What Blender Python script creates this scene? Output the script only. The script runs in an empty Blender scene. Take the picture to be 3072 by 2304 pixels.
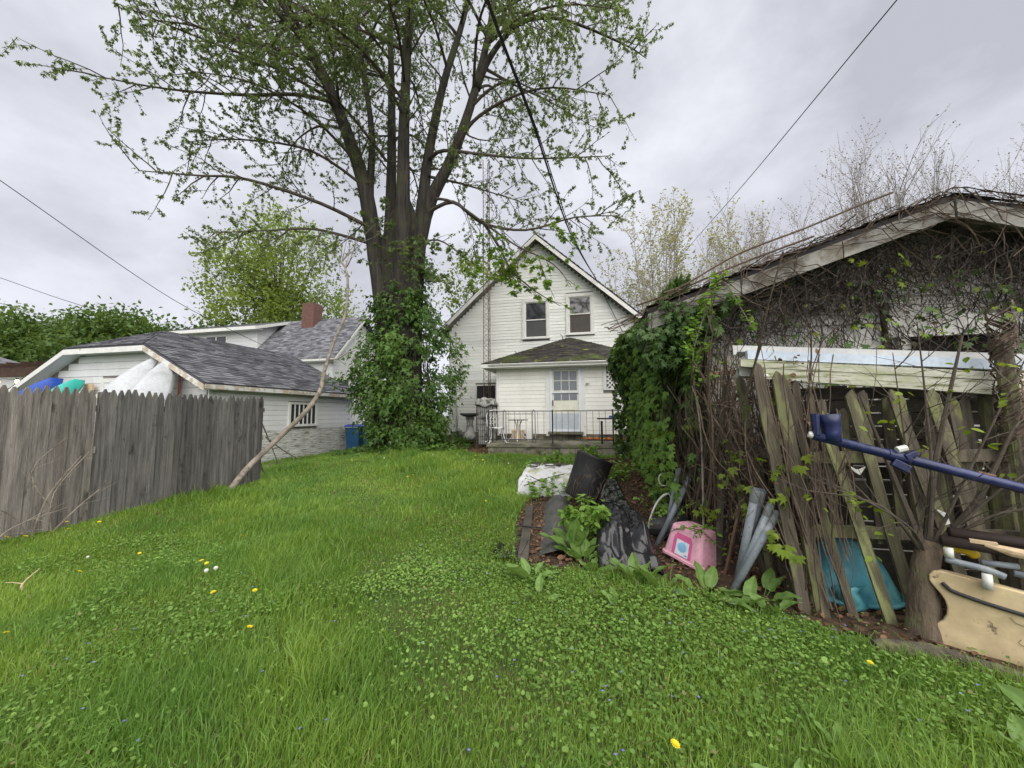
import bpy, math, random
import numpy as np
from mathutils import Vector, Matrix, noise as mnoise
R = math.radians
random.seed(7); rng = np.random.default_rng(11)
S = bpy.context.scene; COL = S.collection

# ---------------------------------------------------------------- camera
cam = bpy.data.cameras.new('camera'); cam_o = bpy.data.objects.new('camera', cam); COL.objects.link(cam_o)
cam.sensor_width = 36; cam.lens = 13.02; cam.clip_start = .05; cam.clip_end = 600
cam_o.location = (0, 0, 1.49)
cam_o.matrix_world = (Matrix.Translation((0, 0, 1.49)) @ Matrix.Rotation(R(12.3), 4, 'Z')
                      @ Matrix.Rotation(R(90 + 4.61), 4, 'X') @ Matrix.Rotation(R(-.3), 4, 'Z'))
S.camera = cam_o
# ---------------------------------------------------------------- overcast sky
SUN_EL, SUN_AZ = 48, 148
W = bpy.data.worlds.new('World'); S.world = W; W.use_nodes = True
nt = W.node_tree; nt.nodes.clear()
def wn(t, **k):
    n = nt.nodes.new(t)
    for a, b in k.items(): setattr(n, a, b)
    return n
sky = wn('ShaderNodeTexSky', sky_type='NISHITA', sun_disc=False, sun_elevation=R(SUN_EL), sun_rotation=R(SUN_AZ))
skys = wn('ShaderNodeVectorMath', operation='SCALE'); skys.inputs['Scale'].default_value = .09
nt.links.new(sky.outputs[0], skys.inputs[0])
tc = wn('ShaderNodeTexCoord'); mp = wn('ShaderNodeMapping'); mp.inputs['Scale'].default_value = (1.0, 1.0, 1.5)
mp.inputs['Location'].default_value = (3.1, .4, 1.0)
nt.links.new(tc.outputs['Generated'], mp.inputs[0])
nz = wn('ShaderNodeTexNoise'); nz.inputs['Scale'].default_value = 2.6; nz.inputs['Detail'].default_value = 6; nz.inputs['Roughness'].default_value = .56; nz.inputs['Distortion'].default_value = .15
nt.links.new(mp.outputs[0], nz.inputs['Vector'])
rp = wn('ShaderNodeValToRGB'); rp.color_ramp.elements[0].position = .34; rp.color_ramp.elements[1].position = .66
rp.color_ramp.elements[0].color = (.47, .477, .535, 1); rp.color_ramp.elements[1].color = (.77, .785, .85, 1)
nt.links.new(nz.outputs[0], rp.inputs[0])
mx = wn('ShaderNodeMixRGB'); mx.inputs[0].default_value = .94
nt.links.new(skys.outputs[0], mx.inputs[1]); nt.links.new(rp.outputs[0], mx.inputs[2])
bg = wn('ShaderNodeBackground'); bg.inputs[1].default_value = .36
wo = wn('ShaderNodeOutputWorld'); nt.links.new(mx.outputs[0], bg.inputs[0]); nt.links.new(bg.outputs[0], wo.inputs[0])
sun = bpy.data.lights.new('sun', 'SUN'); sun.energy = 1.5; sun.angle = R(90); sun.color = (1, .96, .9)
so = bpy.data.objects.new('sun', sun); COL.objects.link(so)
so.rotation_euler = (R(90 - SUN_EL), 0, R(180 - SUN_AZ)); so.location = (0, -10, 30)
S.view_settings.view_transform = 'Standard'; S.view_settings.look = 'None'; S.view_settings.gamma = 1
S.view_settings.exposure = 1.75; S.view_settings.use_curve_mapping = False
S.render.resolution_x = 1024; S.render.resolution_y = 768

# ---------------------------------------------------------------- helpers
def tag(o, label=None, cat=None, group=None, kind=None):
    if label: o['label'] = label
    if cat: o['category'] = cat
    if group: o['group'] = group
    if kind: o['kind'] = kind
    return o
def T(name, label, cat, loc=(0, 0, 0), rot=(0, 0, 0), group=None):
    o = bpy.data.objects.new(name, None); COL.objects.link(o); o.location = loc; o.rotation_euler = rot
    o.empty_display_size = .2
    return tag(o, label, cat, group)
def wl(p):
    v = Vector((0, 0, 0))
    while p is not None:
        v = v + p.location; p = p.parent
    return v
class MB:
    def __init__(s): s.v = []; s.f = []
    def poly(s, pts):
        b = len(s.v); s.v += [tuple(p) for p in pts]; s.f.append(tuple(range(b, b + len(pts)))); return s
    def box(s, c, d, m=None):
        b = len(s.v)
        for z in (-.5, .5):
            for y in (-.5, .5):
                for x in (-.5, .5):
                    p = Vector((x * d[0], y * d[1], z * d[2]))
                    if m is not None: p = m @ p
                    s.v.append(tuple(p + Vector(c)))
        for q in ((0, 2, 3, 1), (4, 5, 7, 6), (0, 1, 5, 4), (2, 6, 7, 3), (0, 4, 6, 2), (1, 3, 7, 5)):
            s.f.append(tuple(b + i for i in q))
        return s
    def bx(s, x0, x1, y0, y1, z0, z1):
        return s.box(((x0 + x1) / 2, (y0 + y1) / 2, (z0 + z1) / 2), (x1 - x0, y1 - y0, z1 - z0))
    def prism(s, pts, off):
        """closed polygon pts (3D) extruded by vector off"""
        b = len(s.v); n = len(pts); o = Vector(off)
        s.v += [tuple(Vector(p)) for p in pts] + [tuple(Vector(p) + o) for p in pts]
        s.f.append(tuple(range(b + n - 1, b - 1, -1))); s.f.append(tuple(range(b + n, b + 2 * n)))
        for i in range(n):
            j = (i + 1) % n; s.f.append((b + i, b + j, b + n + j, b + n + i))
        return s
    def beam(s, a, c, w, h, up=(0, 0, 1)):
        a = Vector(a); c = Vector(c); d = c - a; L = d.length; d.normalize(); u = Vector(up)
        x = d.cross(u)
        if x.length < 1e-4: x = Vector((1, 0, 0))
        x.normalize(); z = x.cross(d)
        return s.box((a + c) / 2, (w, L, h), Matrix((x, d, z)).transposed())
    def tube(s, pts, r, n=6, cap=True, wob=0):
        pts = [Vector(p) for p in pts]; k = len(pts)
        if not hasattr(r, '__len__'): r = [r] * k
        b = len(s.v); x = None
        for i, p in enumerate(pts):
            d = (pts[min(i + 1, k - 1)] - pts[max(i - 1, 0)])
            if d.length < 1e-6: d = Vector((0, 0, 1))
            d.normalize()
            if x is None:
                x = d.cross(Vector((.31, .17, .9)));
                if x.length < .05: x = d.cross(Vector((1, 0, 0)))
            else: x = x - d * x.dot(d)
            x.normalize(); y = d.cross(x)
            for j in range(n):
                a = 2 * math.pi * j / n; rr = r[i] * (1 + (wob * (random.random() - .5) if wob else 0))
                q = p + x * (rr * math.cos(a)) + y * (rr * math.sin(a)); s.v.append((q.x, q.y, q.z))
        for i in range(k - 1):
            for j in range(n):
                j2 = (j + 1) % n
                s.f.append((b + i * n + j, b + i * n + j2, b + (i + 1) * n + j2, b + (i + 1) * n + j))
        if cap:
            s.f.append(tuple(b + j for j in range(n - 1, -1, -1))); s.f.append(tuple(b + (k - 1) * n + j for j in range(n)))
        return s
    def lathe(s, prof, c=(0, 0, 0), n=20, m=None, ang=None):
        """prof: list of (r,z)"""
        b = len(s.v); k = len(prof); c = Vector(c)
        for (r, z) in prof:
            for j in range(n):
                a = 2 * math.pi * j / n; p = Vector((r * math.cos(a), r * math.sin(a), z))
                if m is not None: p = m @ p
                s.v.append(tuple(p + c))
        for i in range(k - 1):
            for j in range(n):
                j2 = (j + 1) % n; s.f.append((b + i * n + j, b + i * n + j2, b + (i + 1) * n + j2, b + (i + 1) * n + j))
        if prof[0][0] > 1e-4: s.f.append(tuple(b + j for j in range(n - 1, -1, -1)))
        if prof[-1][0] > 1e-4: s.f.append(tuple(b + (k - 1) * n + j for j in range(n)))
        return s
    def grid(s, fn, nu, nv):
        b = len(s.v)
        for i in range(nu + 1):
            for j in range(nv + 1): s.v.append(tuple(fn(i / nu, j / nv)))
        for i in range(nu):
            for j in range(nv):
                a = b + i * (nv + 1) + j; s.f.append((a, a + nv + 1, a + nv + 2, a + 1))
        return s
    def mesh(s, name, mat, smooth=False):
        me = bpy.data.meshes.new(name); me.from_pydata(s.v, [], s.f)
        if mat: me.materials.append(mat)
        if smooth: me.polygons.foreach_set('use_smooth', [True] * len(me.polygons))
        me.update(); return me
    def build(s, name, mat, parent=None, smooth=False, local=False, bevel=0, solid=0):
        """vertices are in world coordinates unless local"""
        if parent is not None and not local:
            o = wl(parent); s.v = [(a - o.x, c - o.y, d - o.z) for a, c, d in s.v]
        ob = bpy.data.objects.new(name, s.mesh(name, mat, smooth)); COL.objects.link(ob); ob.parent = parent
        if solid:
            q = ob.modifiers.new('solid', 'SOLIDIFY'); q.thickness = solid
        if bevel:
            q = ob.modifiers.new('bevel', 'BEVEL'); q.width = bevel; q.segments = 2; q.limit_method = 'ANGLE'
        return ob
def obj(name, me, parent=None, loc=(0, 0, 0), m=None):
    o = bpy.data.objects.new(name, me); COL.objects.link(o); o.parent = parent
    if m is not None: o.matrix_basis = m
    else: o.location = loc
    return o
def axes(o, x, y, z):
    m = Matrix.Identity(4)
    for i, a in enumerate((x, y, z)):
        for j in range(3): m[j][i] = a[j]
    for j in range(3): m[j][3] = o[j]
    return m
def np_mesh(name, V, F, mat, parent=None, tint=None):
    """V (n,3) world float, F (m,3) int triangles"""
    if parent is not None: V = V - np.array(wl(parent))[None]
    me = bpy.data.meshes.new(name); n = len(V); m = len(F)
    me.vertices.add(n); me.vertices.foreach_set('co', np.ascontiguousarray(V, np.float32).ravel())
    me.loops.add(m * 3); me.loops.foreach_set('vertex_index', np.ascontiguousarray(F, np.int32).ravel())
    me.polygons.add(m); me.polygons.foreach_set('loop_start', np.arange(0, m * 3, 3, dtype=np.int32))
    if tint is not None:
        at = me.attributes.new('tint', 'FLOAT', 'POINT'); at.data.foreach_set('value', np.ascontiguousarray(tint, np.float32))
    me.materials.append(mat); me.update(calc_edges=True)
    o = bpy.data.objects.new(name, me); COL.objects.link(o); o.parent = parent
    return o
def norm(a): return a / (np.linalg.norm(a, axis=-1, keepdims=True) + 1e-9)
def rand_dirs(n): return norm(rng.normal(size=(n, 3)))
# leaf outlines: x across, y towards tip, z cup; triangle fan
def fan(pts):
    V = np.array(pts, float); k = len(V); return V, np.array([(0, i, i + 1) for i in range(1, k - 1)])
MAPLE = fan([(0, 0, 0), (.28, -.08, -.02), (.55, .22, -.08), (.25, .32, 0), (.42, .72, -.1), (.12, .55, .02), (0, 1, -.12), (-.12, .55, .02), (-.42, .72, -.1), (-.25, .32, 0), (-.55, .22, -.08), (-.28, -.08, -.02)])
MAPLE_S = fan([(0, 0, 0), (.5, .22, -.06), (.17, .42, .03), (0, 1, -.12), (-.17, .42, .03), (-.5, .22, -.06)])
OVAL = fan([(0, 0, 0), (.22, .2, .05), (.3, .5, .04), (.17, .8, -.03), (0, 1, -.1), (-.17, .8, -.03), (-.3, .5, .04), (-.22, .2, .05)])
ROUND = fan([(0, 0, 0), (.35, -.12, .08), (.55, .25, .1), (.4, .7, .04), (0, .9, -.02), (-.4, .7, .04), (-.55, .25, .1), (-.35, -.12, .08)])
DIAM = fan([(0, 0, 0), (.3, .5, .06), (0, 1, -.06), (-.3, .5, .06)])
def leaves(name, tpl, P, tip, nrm, size, mat, parent=None, tint=None, kind='stuff'):
    tv, tf = tpl; n = len(P); k = len(tv)
    t = norm(tip); s = norm(np.cross(t, nrm)); nn = np.cross(s, t)
    size = np.broadcast_to(np.asarray(size, float), (n,))
    V = P[:, None] + size[:, None, None] * (tv[None, :, 0, None] * s[:, None] + tv[None, :, 1, None] * t[:, None] + tv[None, :, 2, None] * nn[:, None])
    F = (tf[None] + (np.arange(n) * k)[:, None, None]).reshape(-1, 3)
    tint = rng.random(n) if tint is None else tint
    o = np_mesh(name, V.reshape(-1, 3), F, mat, parent, np.repeat(tint, k))
    if kind: o['kind'] = kind
    return o

# ---------------------------------------------------------------- materials
def nodes(name):
    m = bpy.data.materials.new(name); m.use_nodes = True; t = m.node_tree; t.nodes.clear()
    out = t.nodes.new('ShaderNodeOutputMaterial'); b = t.nodes.new('ShaderNodeBsdfPrincipled'); t.links.new(b.outputs[0], out.inputs[0])
    return m, t, b, out
def add(t, ty, **k):
    n = t.nodes.new(ty)
    for a, b in k.items():
        if a in n.inputs.keys(): n.inputs[a].default_value = b
        else: setattr(n, a, b)
    return n
def noise(t, vec, scale, detail=4, rough=.55):
    n = add(t, 'ShaderNodeTexNoise', Scale=scale, Detail=detail, Roughness=rough); t.links.new(vec, n.inputs['Vector']); return n.outputs[0]
def ramp(t, fac, a, b, ca=(0, 0, 0, 1), cb=(1, 1, 1, 1)):
    n = t.nodes.new('ShaderNodeValToRGB'); e = n.color_ramp.elements; e[0].position = a; e[1].position = b; e[0].color = ca; e[1].color = cb
    t.links.new(fac, n.inputs[0]); return n.outputs[0]
def mix(t, f, a, b, mode='MIX'):
    n = t.nodes.new('ShaderNodeMixRGB'); n.blend_type = mode
    for i, x in ((0, f), (1, a), (2, b)):
        if hasattr(x, 'links'): t.links.new(x, n.inputs[i])
        elif i == 0: n.inputs[0].default_value = x
        else: n.inputs[i].default_value = (*x, 1) if len(x) == 3 else x
    return n.outputs[0]
def pos(t, sc=(1, 1, 1), world=True):
    if world: p = t.nodes.new('ShaderNodeNewGeometry').outputs['Position']
    else: p = t.nodes.new('ShaderNodeTexCoord').outputs['Object']
    m = t.nodes.new('ShaderNodeMapping'); m.inputs['Scale'].default_value = sc; t.links.new(p, m.inputs[0])
    if not world:
        oi = t.nodes.new('ShaderNodeObjectInfo'); c = t.nodes.new('ShaderNodeVectorMath'); c.operation = 'SCALE'
        cv = t.nodes.new('ShaderNodeCombineXYZ')
        for i in range(3): t.links.new(oi.outputs['Random'], cv.inputs[i])
        t.links.new(cv.outputs[0], c.inputs[0]); c.inputs['Scale'].default_value = 37
        t.links.new(c.outputs[0], m.inputs['Location'])
    return m.outputs[0]
def M(name, col, rough=.75, var=.25, scale=6, streak=(1, 1, 1), world=True, bump=.15, bscale=None, spec=.3, metal=0, stain=None, piece=0, fine=.15, bdist=.02):
    """var: brightness variation; stain=(colour, lo, hi, scale, streak): second colour where noise exceeds; piece: per-object brightness"""
    m, t, b, out = nodes(name); v = pos(t, streak, world)
    n1 = noise(t, v, scale, 5); n2 = noise(t, v, scale * 9, 3)
    c = mix(t, ramp(t, n1, .3, .7), tuple(x * (1 - var) for x in col), tuple(min(1, x * (1 + var)) for x in col))
    c = mix(t, 1.0, c, ramp(t, n2, .25, .75, (1 - fine,) * 3 + (1,), (1 + fine * .5,) * 3 + (1,)), 'MULTIPLY')
    for sdef in (stain if isinstance(stain, list) else [stain] if stain else []):
        sc, lo, hi, ss, sk = sdef; nn = noise(t, pos(t, sk, world), ss, 6, .62)
        c = mix(t, ramp(t, nn, lo, hi), c, sc)
    if piece:
        oi = t.nodes.new('ShaderNodeObjectInfo')
        c = mix(t, 1.0, c, ramp(t, oi.outputs['Random'], 0, 1, (1 - piece,) * 3 + (1,), (1 + piece,) * 3 + (1,)), 'MULTIPLY')
    t.links.new(c, b.inputs['Base Color']); b.inputs['Roughness'].default_value = rough
    b.inputs['Specular IOR Level'].default_value = spec; b.inputs['Metallic'].default_value = metal
    if bump:
        bn = add(t, 'ShaderNodeBump', Strength=bump, Distance=bdist); nb = noise(t, v, bscale or scale * 5, 5)
        t.links.new(nb, bn.inputs['Height']); t.links.new(bn.outputs[0], b.inputs['Normal'])
    return m
def tinted(m, lo=.7, hi=1.3):
    t = m.node_tree; b = [n for n in t.nodes if n.type == 'BSDF_PRINCIPLED'][0]; src = b.inputs['Base Color'].links[0].from_socket
    a = add(t, 'ShaderNodeAttribute', attribute_name='tint'); t.links.new(mix(t, 1.0, src, ramp(t, a.outputs['Fac'], 0, 1, (lo, lo, lo, 1), (hi, hi, hi, 1)), 'MULTIPLY'), b.inputs['Base Color']); return m
def LEAF(name, dark, light, trans=.35, rough=.5, patch=None, spec=.25, tcol=None, straw=None):
    m, t, b, out = nodes(name)
    a = add(t, 'ShaderNodeAttribute', attribute_name='tint'); c = ramp(t, a.outputs['Fac'], 0, 1, (*dark, 1), (*light, 1))
    if straw:
        cr = c.node.color_ramp; cr.elements[1].position = .95; e = cr.elements.new(.97); e.color = (*straw, 1); e = cr.elements.new(1.0); e.color = (*straw, 1)
    n = noise(t, pos(t), 1.1, 4)
    if patch: c = mix(t, ramp(t, n, .42, .62), c, mix(t, .55, c, patch))
    else: c = mix(t, 1.0, c, ramp(t, n, .3, .7, (.8, .8, .8, 1), (1.15, 1.15, 1.15, 1)), 'MULTIPLY')
    t.links.new(c, b.inputs['Base Color']); b.inputs['Roughness'].default_value = rough; b.inputs['Specular IOR Level'].default_value = spec
    tr = t.nodes.new('ShaderNodeBsdfTranslucent'); ms = t.nodes.new('ShaderNodeMixShader'); ms.inputs[0].default_value = trans
    tc_ = mix(t, 1.0, c, tcol or (1.25, 1.2, .6), 'MULTIPLY'); t.links.new(tc_, tr.inputs[0])
    t.links.new(b.outputs[0], ms.inputs[1]); t.links.new(tr.outputs[0], ms.inputs[2]); t.links.new(ms.outputs[0], out.inputs[0])
    return m
def GLASS(name, col, rough=.06):
    m, t, b, out = nodes(name); b.inputs['Base Color'].default_value = (*col, 1); b.inputs['Roughness'].default_value = rough
    b.inputs['Specular IOR Level'].default_value = .8
    bn = add(t, 'ShaderNodeBump', Strength=.05, Distance=.02); t.links.new(noise(t, pos(t), 3, 2), bn.inputs['Height']); t.links.new(bn.outputs[0], b.inputs['Normal'])
    return m
moss = (.10, .13, .03)
MAT = dict(
    ground=M('lawn_soil', (.06, .085, .025), .95, .4, 2, bump=.5, stain=((.075, .06, .03), .5, .65, 1.3, (1, 1, 1))),
    soil=M('mulch_soil', (.055, .036, .022), .95, .45, 5, bump=.8, stain=((.12, .075, .045), .52, .66, 14, (1, 1, 1))),
    siding=M('white_clapboard', (.76, .77, .73), .6, .05, 1.5, bump=.06, piece=.07, fine=.07, streak=(.6, .6, 3), stain=[((.42, .41, .35), .64, .8, 7, (.35, .35, 3)), ((.34, .33, .28), .645, .72, 3.2, (.6, .6, 9))]),
    porch=M('white_porch_siding', (.76, .755, .70), .55, .06, 1.5, bump=.05, piece=.05, fine=.05, stain=((.4, .36, .26), .64, .78, 3, (.5, .5, 4))),
    peel=M('peeling_paint', (.62, .64, .61), .75, .12, 3, bump=.3, piece=.1, stain=[((.20, .16, .12), .5, .58, 4.5, (.55, .55, 13)), ((.12, .10, .07), .6, .68, 9, (.5, .5, 8))]),
    nsiding=M('pale_white_siding', (.66, .67, .67), .6, .05, 2, bump=.04, piece=.05, fine=.06, stain=((.42, .42, .4), .62, .8, 5, (.5, .5, 3))),
    backing=M('dark_sheathing', (.22, .21, .19), .95, .3, 4, bump=.1),
    trim=M('white_trim', (.70, .70, .67), .5, .08, 4, bump=.05, stain=((.35, .33, .28), .64, .75, 6, (1, 1, 1))),
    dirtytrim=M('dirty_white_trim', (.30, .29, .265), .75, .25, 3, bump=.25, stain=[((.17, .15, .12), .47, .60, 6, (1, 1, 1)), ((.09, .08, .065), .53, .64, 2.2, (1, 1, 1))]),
    gtrim=M('bare_wood_trim', (.48, .42, .34), .7, .2, 6, streak=(1, 1, 1), bump=.1, stain=((.62, .62, .6), .5, .56, 3, (1, 1, 1))),
    garage=M('grey_white_wall', (.66, .65, .61), .75, .08, 3, bump=.08, piece=.05, stain=((.36, .34, .30), .58, .78, 2.2, (1, 1, 1))),
    shingle=tinted(M('asphalt_shingle', (.16, .163, .18), .92, .25, 3, bump=.4, bscale=60), .5, 1.45),
    oldroof=tinted(M('old_dark_roof', (.06, .055, .055), .95, .35, 3, bump=.5, stain=((.16, .15, .12), .58, .7, 5, (1, 1, 1)))),
    mossroof=tinted(M('mossy_roof', (.055, .05, .045), .95, .4, 6, bump=.6, stain=[(moss, .52, .66, 1.1, (1, 1, 1)), ((.17, .18, .03), .60, .72, 2.6, (1, 1, 1))])),
    housroof=tinted(M('house_roof', (.09, .085, .09), .95, .3, 4, bump=.4)),
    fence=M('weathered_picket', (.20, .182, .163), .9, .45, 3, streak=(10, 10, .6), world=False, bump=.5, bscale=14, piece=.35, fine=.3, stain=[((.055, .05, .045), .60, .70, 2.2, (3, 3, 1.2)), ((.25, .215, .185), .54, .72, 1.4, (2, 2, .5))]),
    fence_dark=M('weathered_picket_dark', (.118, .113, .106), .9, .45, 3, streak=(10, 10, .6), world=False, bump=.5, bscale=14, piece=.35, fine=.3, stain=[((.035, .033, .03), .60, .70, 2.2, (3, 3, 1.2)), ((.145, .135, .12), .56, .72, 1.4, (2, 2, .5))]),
    stake=M('mossy_picket', (.105, .09, .068), .95, .45, 3, streak=(8, 8, 1), world=False, bump=.5, bscale=14, piece=.3, stain=[((.19, .205, .085), .51, .63, 3.0, (2, 2, 1)), ((.05, .04, .03), .6, .7, 3, (2, 2, 1))]),
    stake_moss=M('green_lichen_picket', (.14, .13, .08), .95, .35, 3, streak=(8, 8, 1), world=False, bump=.5, bscale=14, piece=.2, stain=[((.28, .30, .13), .48, .6, 4.0, (2, 2, 1)), ((.09, .07, .05), .58, .66, 3, (2, 2, 1))]),
    bark=M('maple_bark', (.058, .051, .044), .95, .55, 2.5, streak=(5, 5, .45), bump=1.0, bscale=7, bdist=.07, fine=.3, stain=((.075, .08, .04), .52, .68, 1.2, (1, 1, 1))),
    twig=M('twig_bark', (.085, .07, .055), .9, .3, 5, bump=.2),
    greybranch=M('grey_branch', (.23, .20, .165), .9, .35, 5, bump=.5, stain=((.10, .09, .07), .54, .66, 9, (1, 1, 1))),
    budtwig=M('bud_twig', (.30, .275, .265), .9, .25, 5, bump=0),
    shrubbark=M('shrub_bark', (.12, .092, .066), .95, .4, 5, streak=(4, 4, 1), bump=.9, bscale=14, stain=((.12, .13, .06), .55, .7, 4, (1, 1, 1))),
    vine=M('dead_vine', (.105, .078, .058), .95, .4, 7, bump=.3),
    vined=M('dark_vine', (.062, .050, .042), .95, .4, 7, bump=.3),
    concrete=M('mossy_concrete', (.17, .16, .12), .95, .3, 2, bump=.4, stain=[((.055, .05, .035), .46, .62, 2.4, (1, 1, 2)), ((.12, .13, .05), .56, .7, 4, (1, 1, 1))]),
    block=M('concrete_block', (.27, .25, .21), .95, .18, 3, bump=.4, piece=.12, stain=[((.11, .10, .07), .5, .66, 1.6, (1, 1, 1))]),
    iron=M('black_iron', (.025, .024, .026), .6, .3, 8, bump=.1, stain=((.10, .05, .03), .62, .7, 9, (1, 1, 1))),
    rust=M('rusty_iron', (.14, .085, .06), .9, .3, 8, bump=.2),
    whiteiron=M('white_iron', (.62, .62, .6), .5, .1, 8, bump=.05, stain=((.25, .2, .16), .6, .68, 12, (1, 1, 1))),
    grey_iron=M('grey_tube', (.33, .33, .33), .45, .15, 8, metal=.3, bump=.05),
    stone=M('birdbath_stone', (.30, .30, .28), .9, .25, 6, bump=.3, stain=((.07, .07, .06), .5, .62, 5, (1, 1, 1))),
    darkmetal=M('dark_bowl', (.05, .055, .055), .6, .3, 6, bump=.2),
    brick=M('chimney_brick', (.16, .085, .068), .9, .25, 12, bump=.3, stain=((.08, .06, .055), .55, .65, 9, (1, 1, 3))),
    hull=M('white_hull', (.46, .48, .50), .45, .1, 2, bump=.03, stain=[((.33, .35, .35), .5, .7, 2.5, (1, 1, .4)), ((.42, .44, .24), .58, .70, 1.4, (1, 1, .5))]),
    blueplastic=M('blue_plastic', (.02, .07, .36), .4, .15, 3, bump=.02), teal=M('teal_plastic', (.04, .42, .36), .4, .12, 3, bump=.02),
    binblue=M('bin_blue', (.02, .085, .19), .5, .15, 4, bump=.05), turq=M('turquoise_plastic', (.045, .20, .25), .45, .35, 3, bump=.1, stain=((.10, .30, .32), .5, .62, 5, (1, 1, 1))),
    brown=M('stained_beam', (.06, .035, .025), .8, .3, 5, bump=.1), redwood=M('red_paddle', (.32, .10, .09), .6, .2, 5),
    blackplastic=M('black_sheet', (.018, .018, .02), .24, .35, 4, bump=.2, bscale=7, spec=.5, stain=((.06, .056, .05), .6, .85, 3.5, (1, 1, 1))),
    fabric=M('weed_fabric', (.075, .075, .07), .7, .25, 5, bump=.3, bscale=90, stain=((.13, .12, .10), .55, .7, 3, (4, .5, 1))),
    tub=M('black_tub', (.022, .022, .024), .5, .35, 3, bump=.25, stain=((.07, .06, .045), .56, .7, 7, (1, 1, 1))),
    tarp=M('white_wrap', (.60, .61, .62), .45, .15, 4, bump=.5, bscale=14, stain=[((.33, .34, .22), .5, .62, 4, (1, 1, 1)), ((.08, .08, .06), .62, .67, 9, (1, 1, 1))]),
    plank=M('dark_plank', (.07, .062, .05), .9, .3, 5, bump=.3),
    pvc=M('grey_conduit', (.20, .225, .25), .45, .15, 5, bump=.04, stain=((.29, .31, .32), .54, .66, 8, (1, 1, 1))),
    pvcdark=M('dark_conduit', (.09, .10, .12), .5, .2, 5, bump=.05),
    whitepvc=M('white_plastic', (.62, .62, .58), .45, .15, 5, bump=.05, stain=((.4, .36, .28), .6, .7, 8, (1, 1, 1))),
    pink=M('pink_plastic', (.70, .37, .46), .42, .08, 3, bump=.04, stain=[((.48, .27, .30), .55, .75, 5, (1, 1, 1)), ((.22, .16, .12), .62, .72, 9, (1, 1, 1))]),
    hotpink=M('hot_pink_print', (.60, .12, .27), .5, .08, 3, bump=0),
    gutter=M('aluminium_white', (.46, .46, .45), .45, .1, 3, bump=.05, stain=((.38, .38, .34), .55, .72, 3, (1, 1, 1))),
    gutterblue=M('pale_blue_metal', (.46, .53, .62), .4, .08, 3, bump=.03),
    mosswhite=M('mossy_white_boards', (.48, .48, .40), .7, .15, 4, bump=.25, stain=[((.16, .17, .08), .52, .6, 7, (.6, 3, 6)), ((.30, .32, .18), .5, .66, 2.2, (1, 1, 3))]),
    bluesteel=M('blue_steel', (.010, .016, .072), .38, .3, 6, bump=.08, stain=[((.03, .042, .12), .55, .7, 6, (1, 1, 1)), ((.10, .05, .035), .68, .72, 9, (1, 1, 1))], spec=.5),
    cream=M('cream_plastic', (.62, .50, .30), .5, .08, 2, bump=.03, stain=[((.40, .31, .18), .50, .72, 2.5, (1, 1, 1)), ((.20, .15, .09), .62, .68, 14, (1, 1, 1)), ((.16, .14, .08), .62, .74, 5, (1, 1, .4))]),
    blacktrim=M('black_rubber', (.03, .03, .033), .5, .2, 6, bump=.05), blackpipe=M('brown_black_pipe', (.045, .032, .028), .6, .3, 6, bump=.1, stain=((.11, .06, .045), .58, .68, 6, (1, 1, 1))),
    yellow=M('yellow_plastic', (.55, .38, .02), .45, .15, 4, bump=.05), cleanwood=M('splintered_wood', (.58, .44, .28), .8, .2, 8, streak=(1, 6, 6), bump=.3),
    deadleaf=LEAF('dead_leaf', (.075, .042, .026), (.26, .15, .085), .1, .8), orange=M('orange_rubble', (.42, .14, .04), .9, .3, 8, bump=.4, stain=((.10, .11, .03), .5, .6, 4, (1, 1, 1))),
    cable=M('black_cable', (.02, .02, .022), .6, .1, 3, bump=0), door=M('door_paint', (.70, .69, .58), .5, .08, 3, bump=.04), storm=M('storm_frame', (.68, .71, .74), .4, .05, 3, bump=.02),
    stormpanel=M('grey_blue_panel', (.46, .50, .54), .4, .08, 3, bump=.02),
    glass=GLASS('window_glass', (.03, .033, .036)), screen=M('window_screen', (.075, .08, .078), .6, .1, 3, bump=0), curtain=M('brown_blind', (.085, .075, .066), .8, .2, 6, streak=(6, 6, 1), bump=.1), dark=M('dark_interior', (.012, .011, .01), .9, .3, 4),
    paneglass=GLASS('pane_glass', (.16, .18, .20), .12), petal=M('dandelion_yellow', (.70, .56, .015), .6, .1, 30, bump=0), seed=M('seed_head', (.55, .55, .50), .9, .1, 30, bump=0), stem=M('green_stem', (.10, .18, .04), .7, .2, 8, bump=0),
    violet=M('violet_petal', (.20, .18, .52), .6, .1, 30, bump=0),
    grass=LEAF('grass_blades', (.14, .25, .038), (.30, .44, .09), .48, .45, patch=(.13, .27, .065), straw=(.30, .25, .13)),
    cover=LEAF('ground_cover_leaf', (.10, .195, .035), (.24, .38, .085), .35, .5, straw=(.24, .22, .10)),
    maple=LEAF('maple_leaf', (.115, .162, .075), (.225, .285, .125), .6, .55, tcol=(1.15, 1.18, .72)), mapleb=LEAF('bright_maple_leaf', (.13, .24, .03), (.22, .34, .05), .5, .5),
    creeper=LEAF('creeper_leaf', (.04, .09, .022), (.15, .26, .055), .35, .4), ivy=LEAF('ivy_leaf', (.035, .075, .02), (.125, .20, .05), .25, .45), lime=LEAF('lime_leaf', (.13, .20, .02), (.27, .35, .05), .45, .5),
    darkleaf=LEAF('withered_leaf', (.035, .035, .022), (.085, .075, .045), .15, .7),
    dock=LEAF('dock_leaf', (.10, .20, .04), (.19, .30, .085), .3, .42), far=LEAF('far_leaf', (.065, .12, .03), (.15, .23, .06), .35, .6), pale=LEAF('pale_leaf', (.15, .22, .05), (.26, .34, .09), .5, .6),
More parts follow.
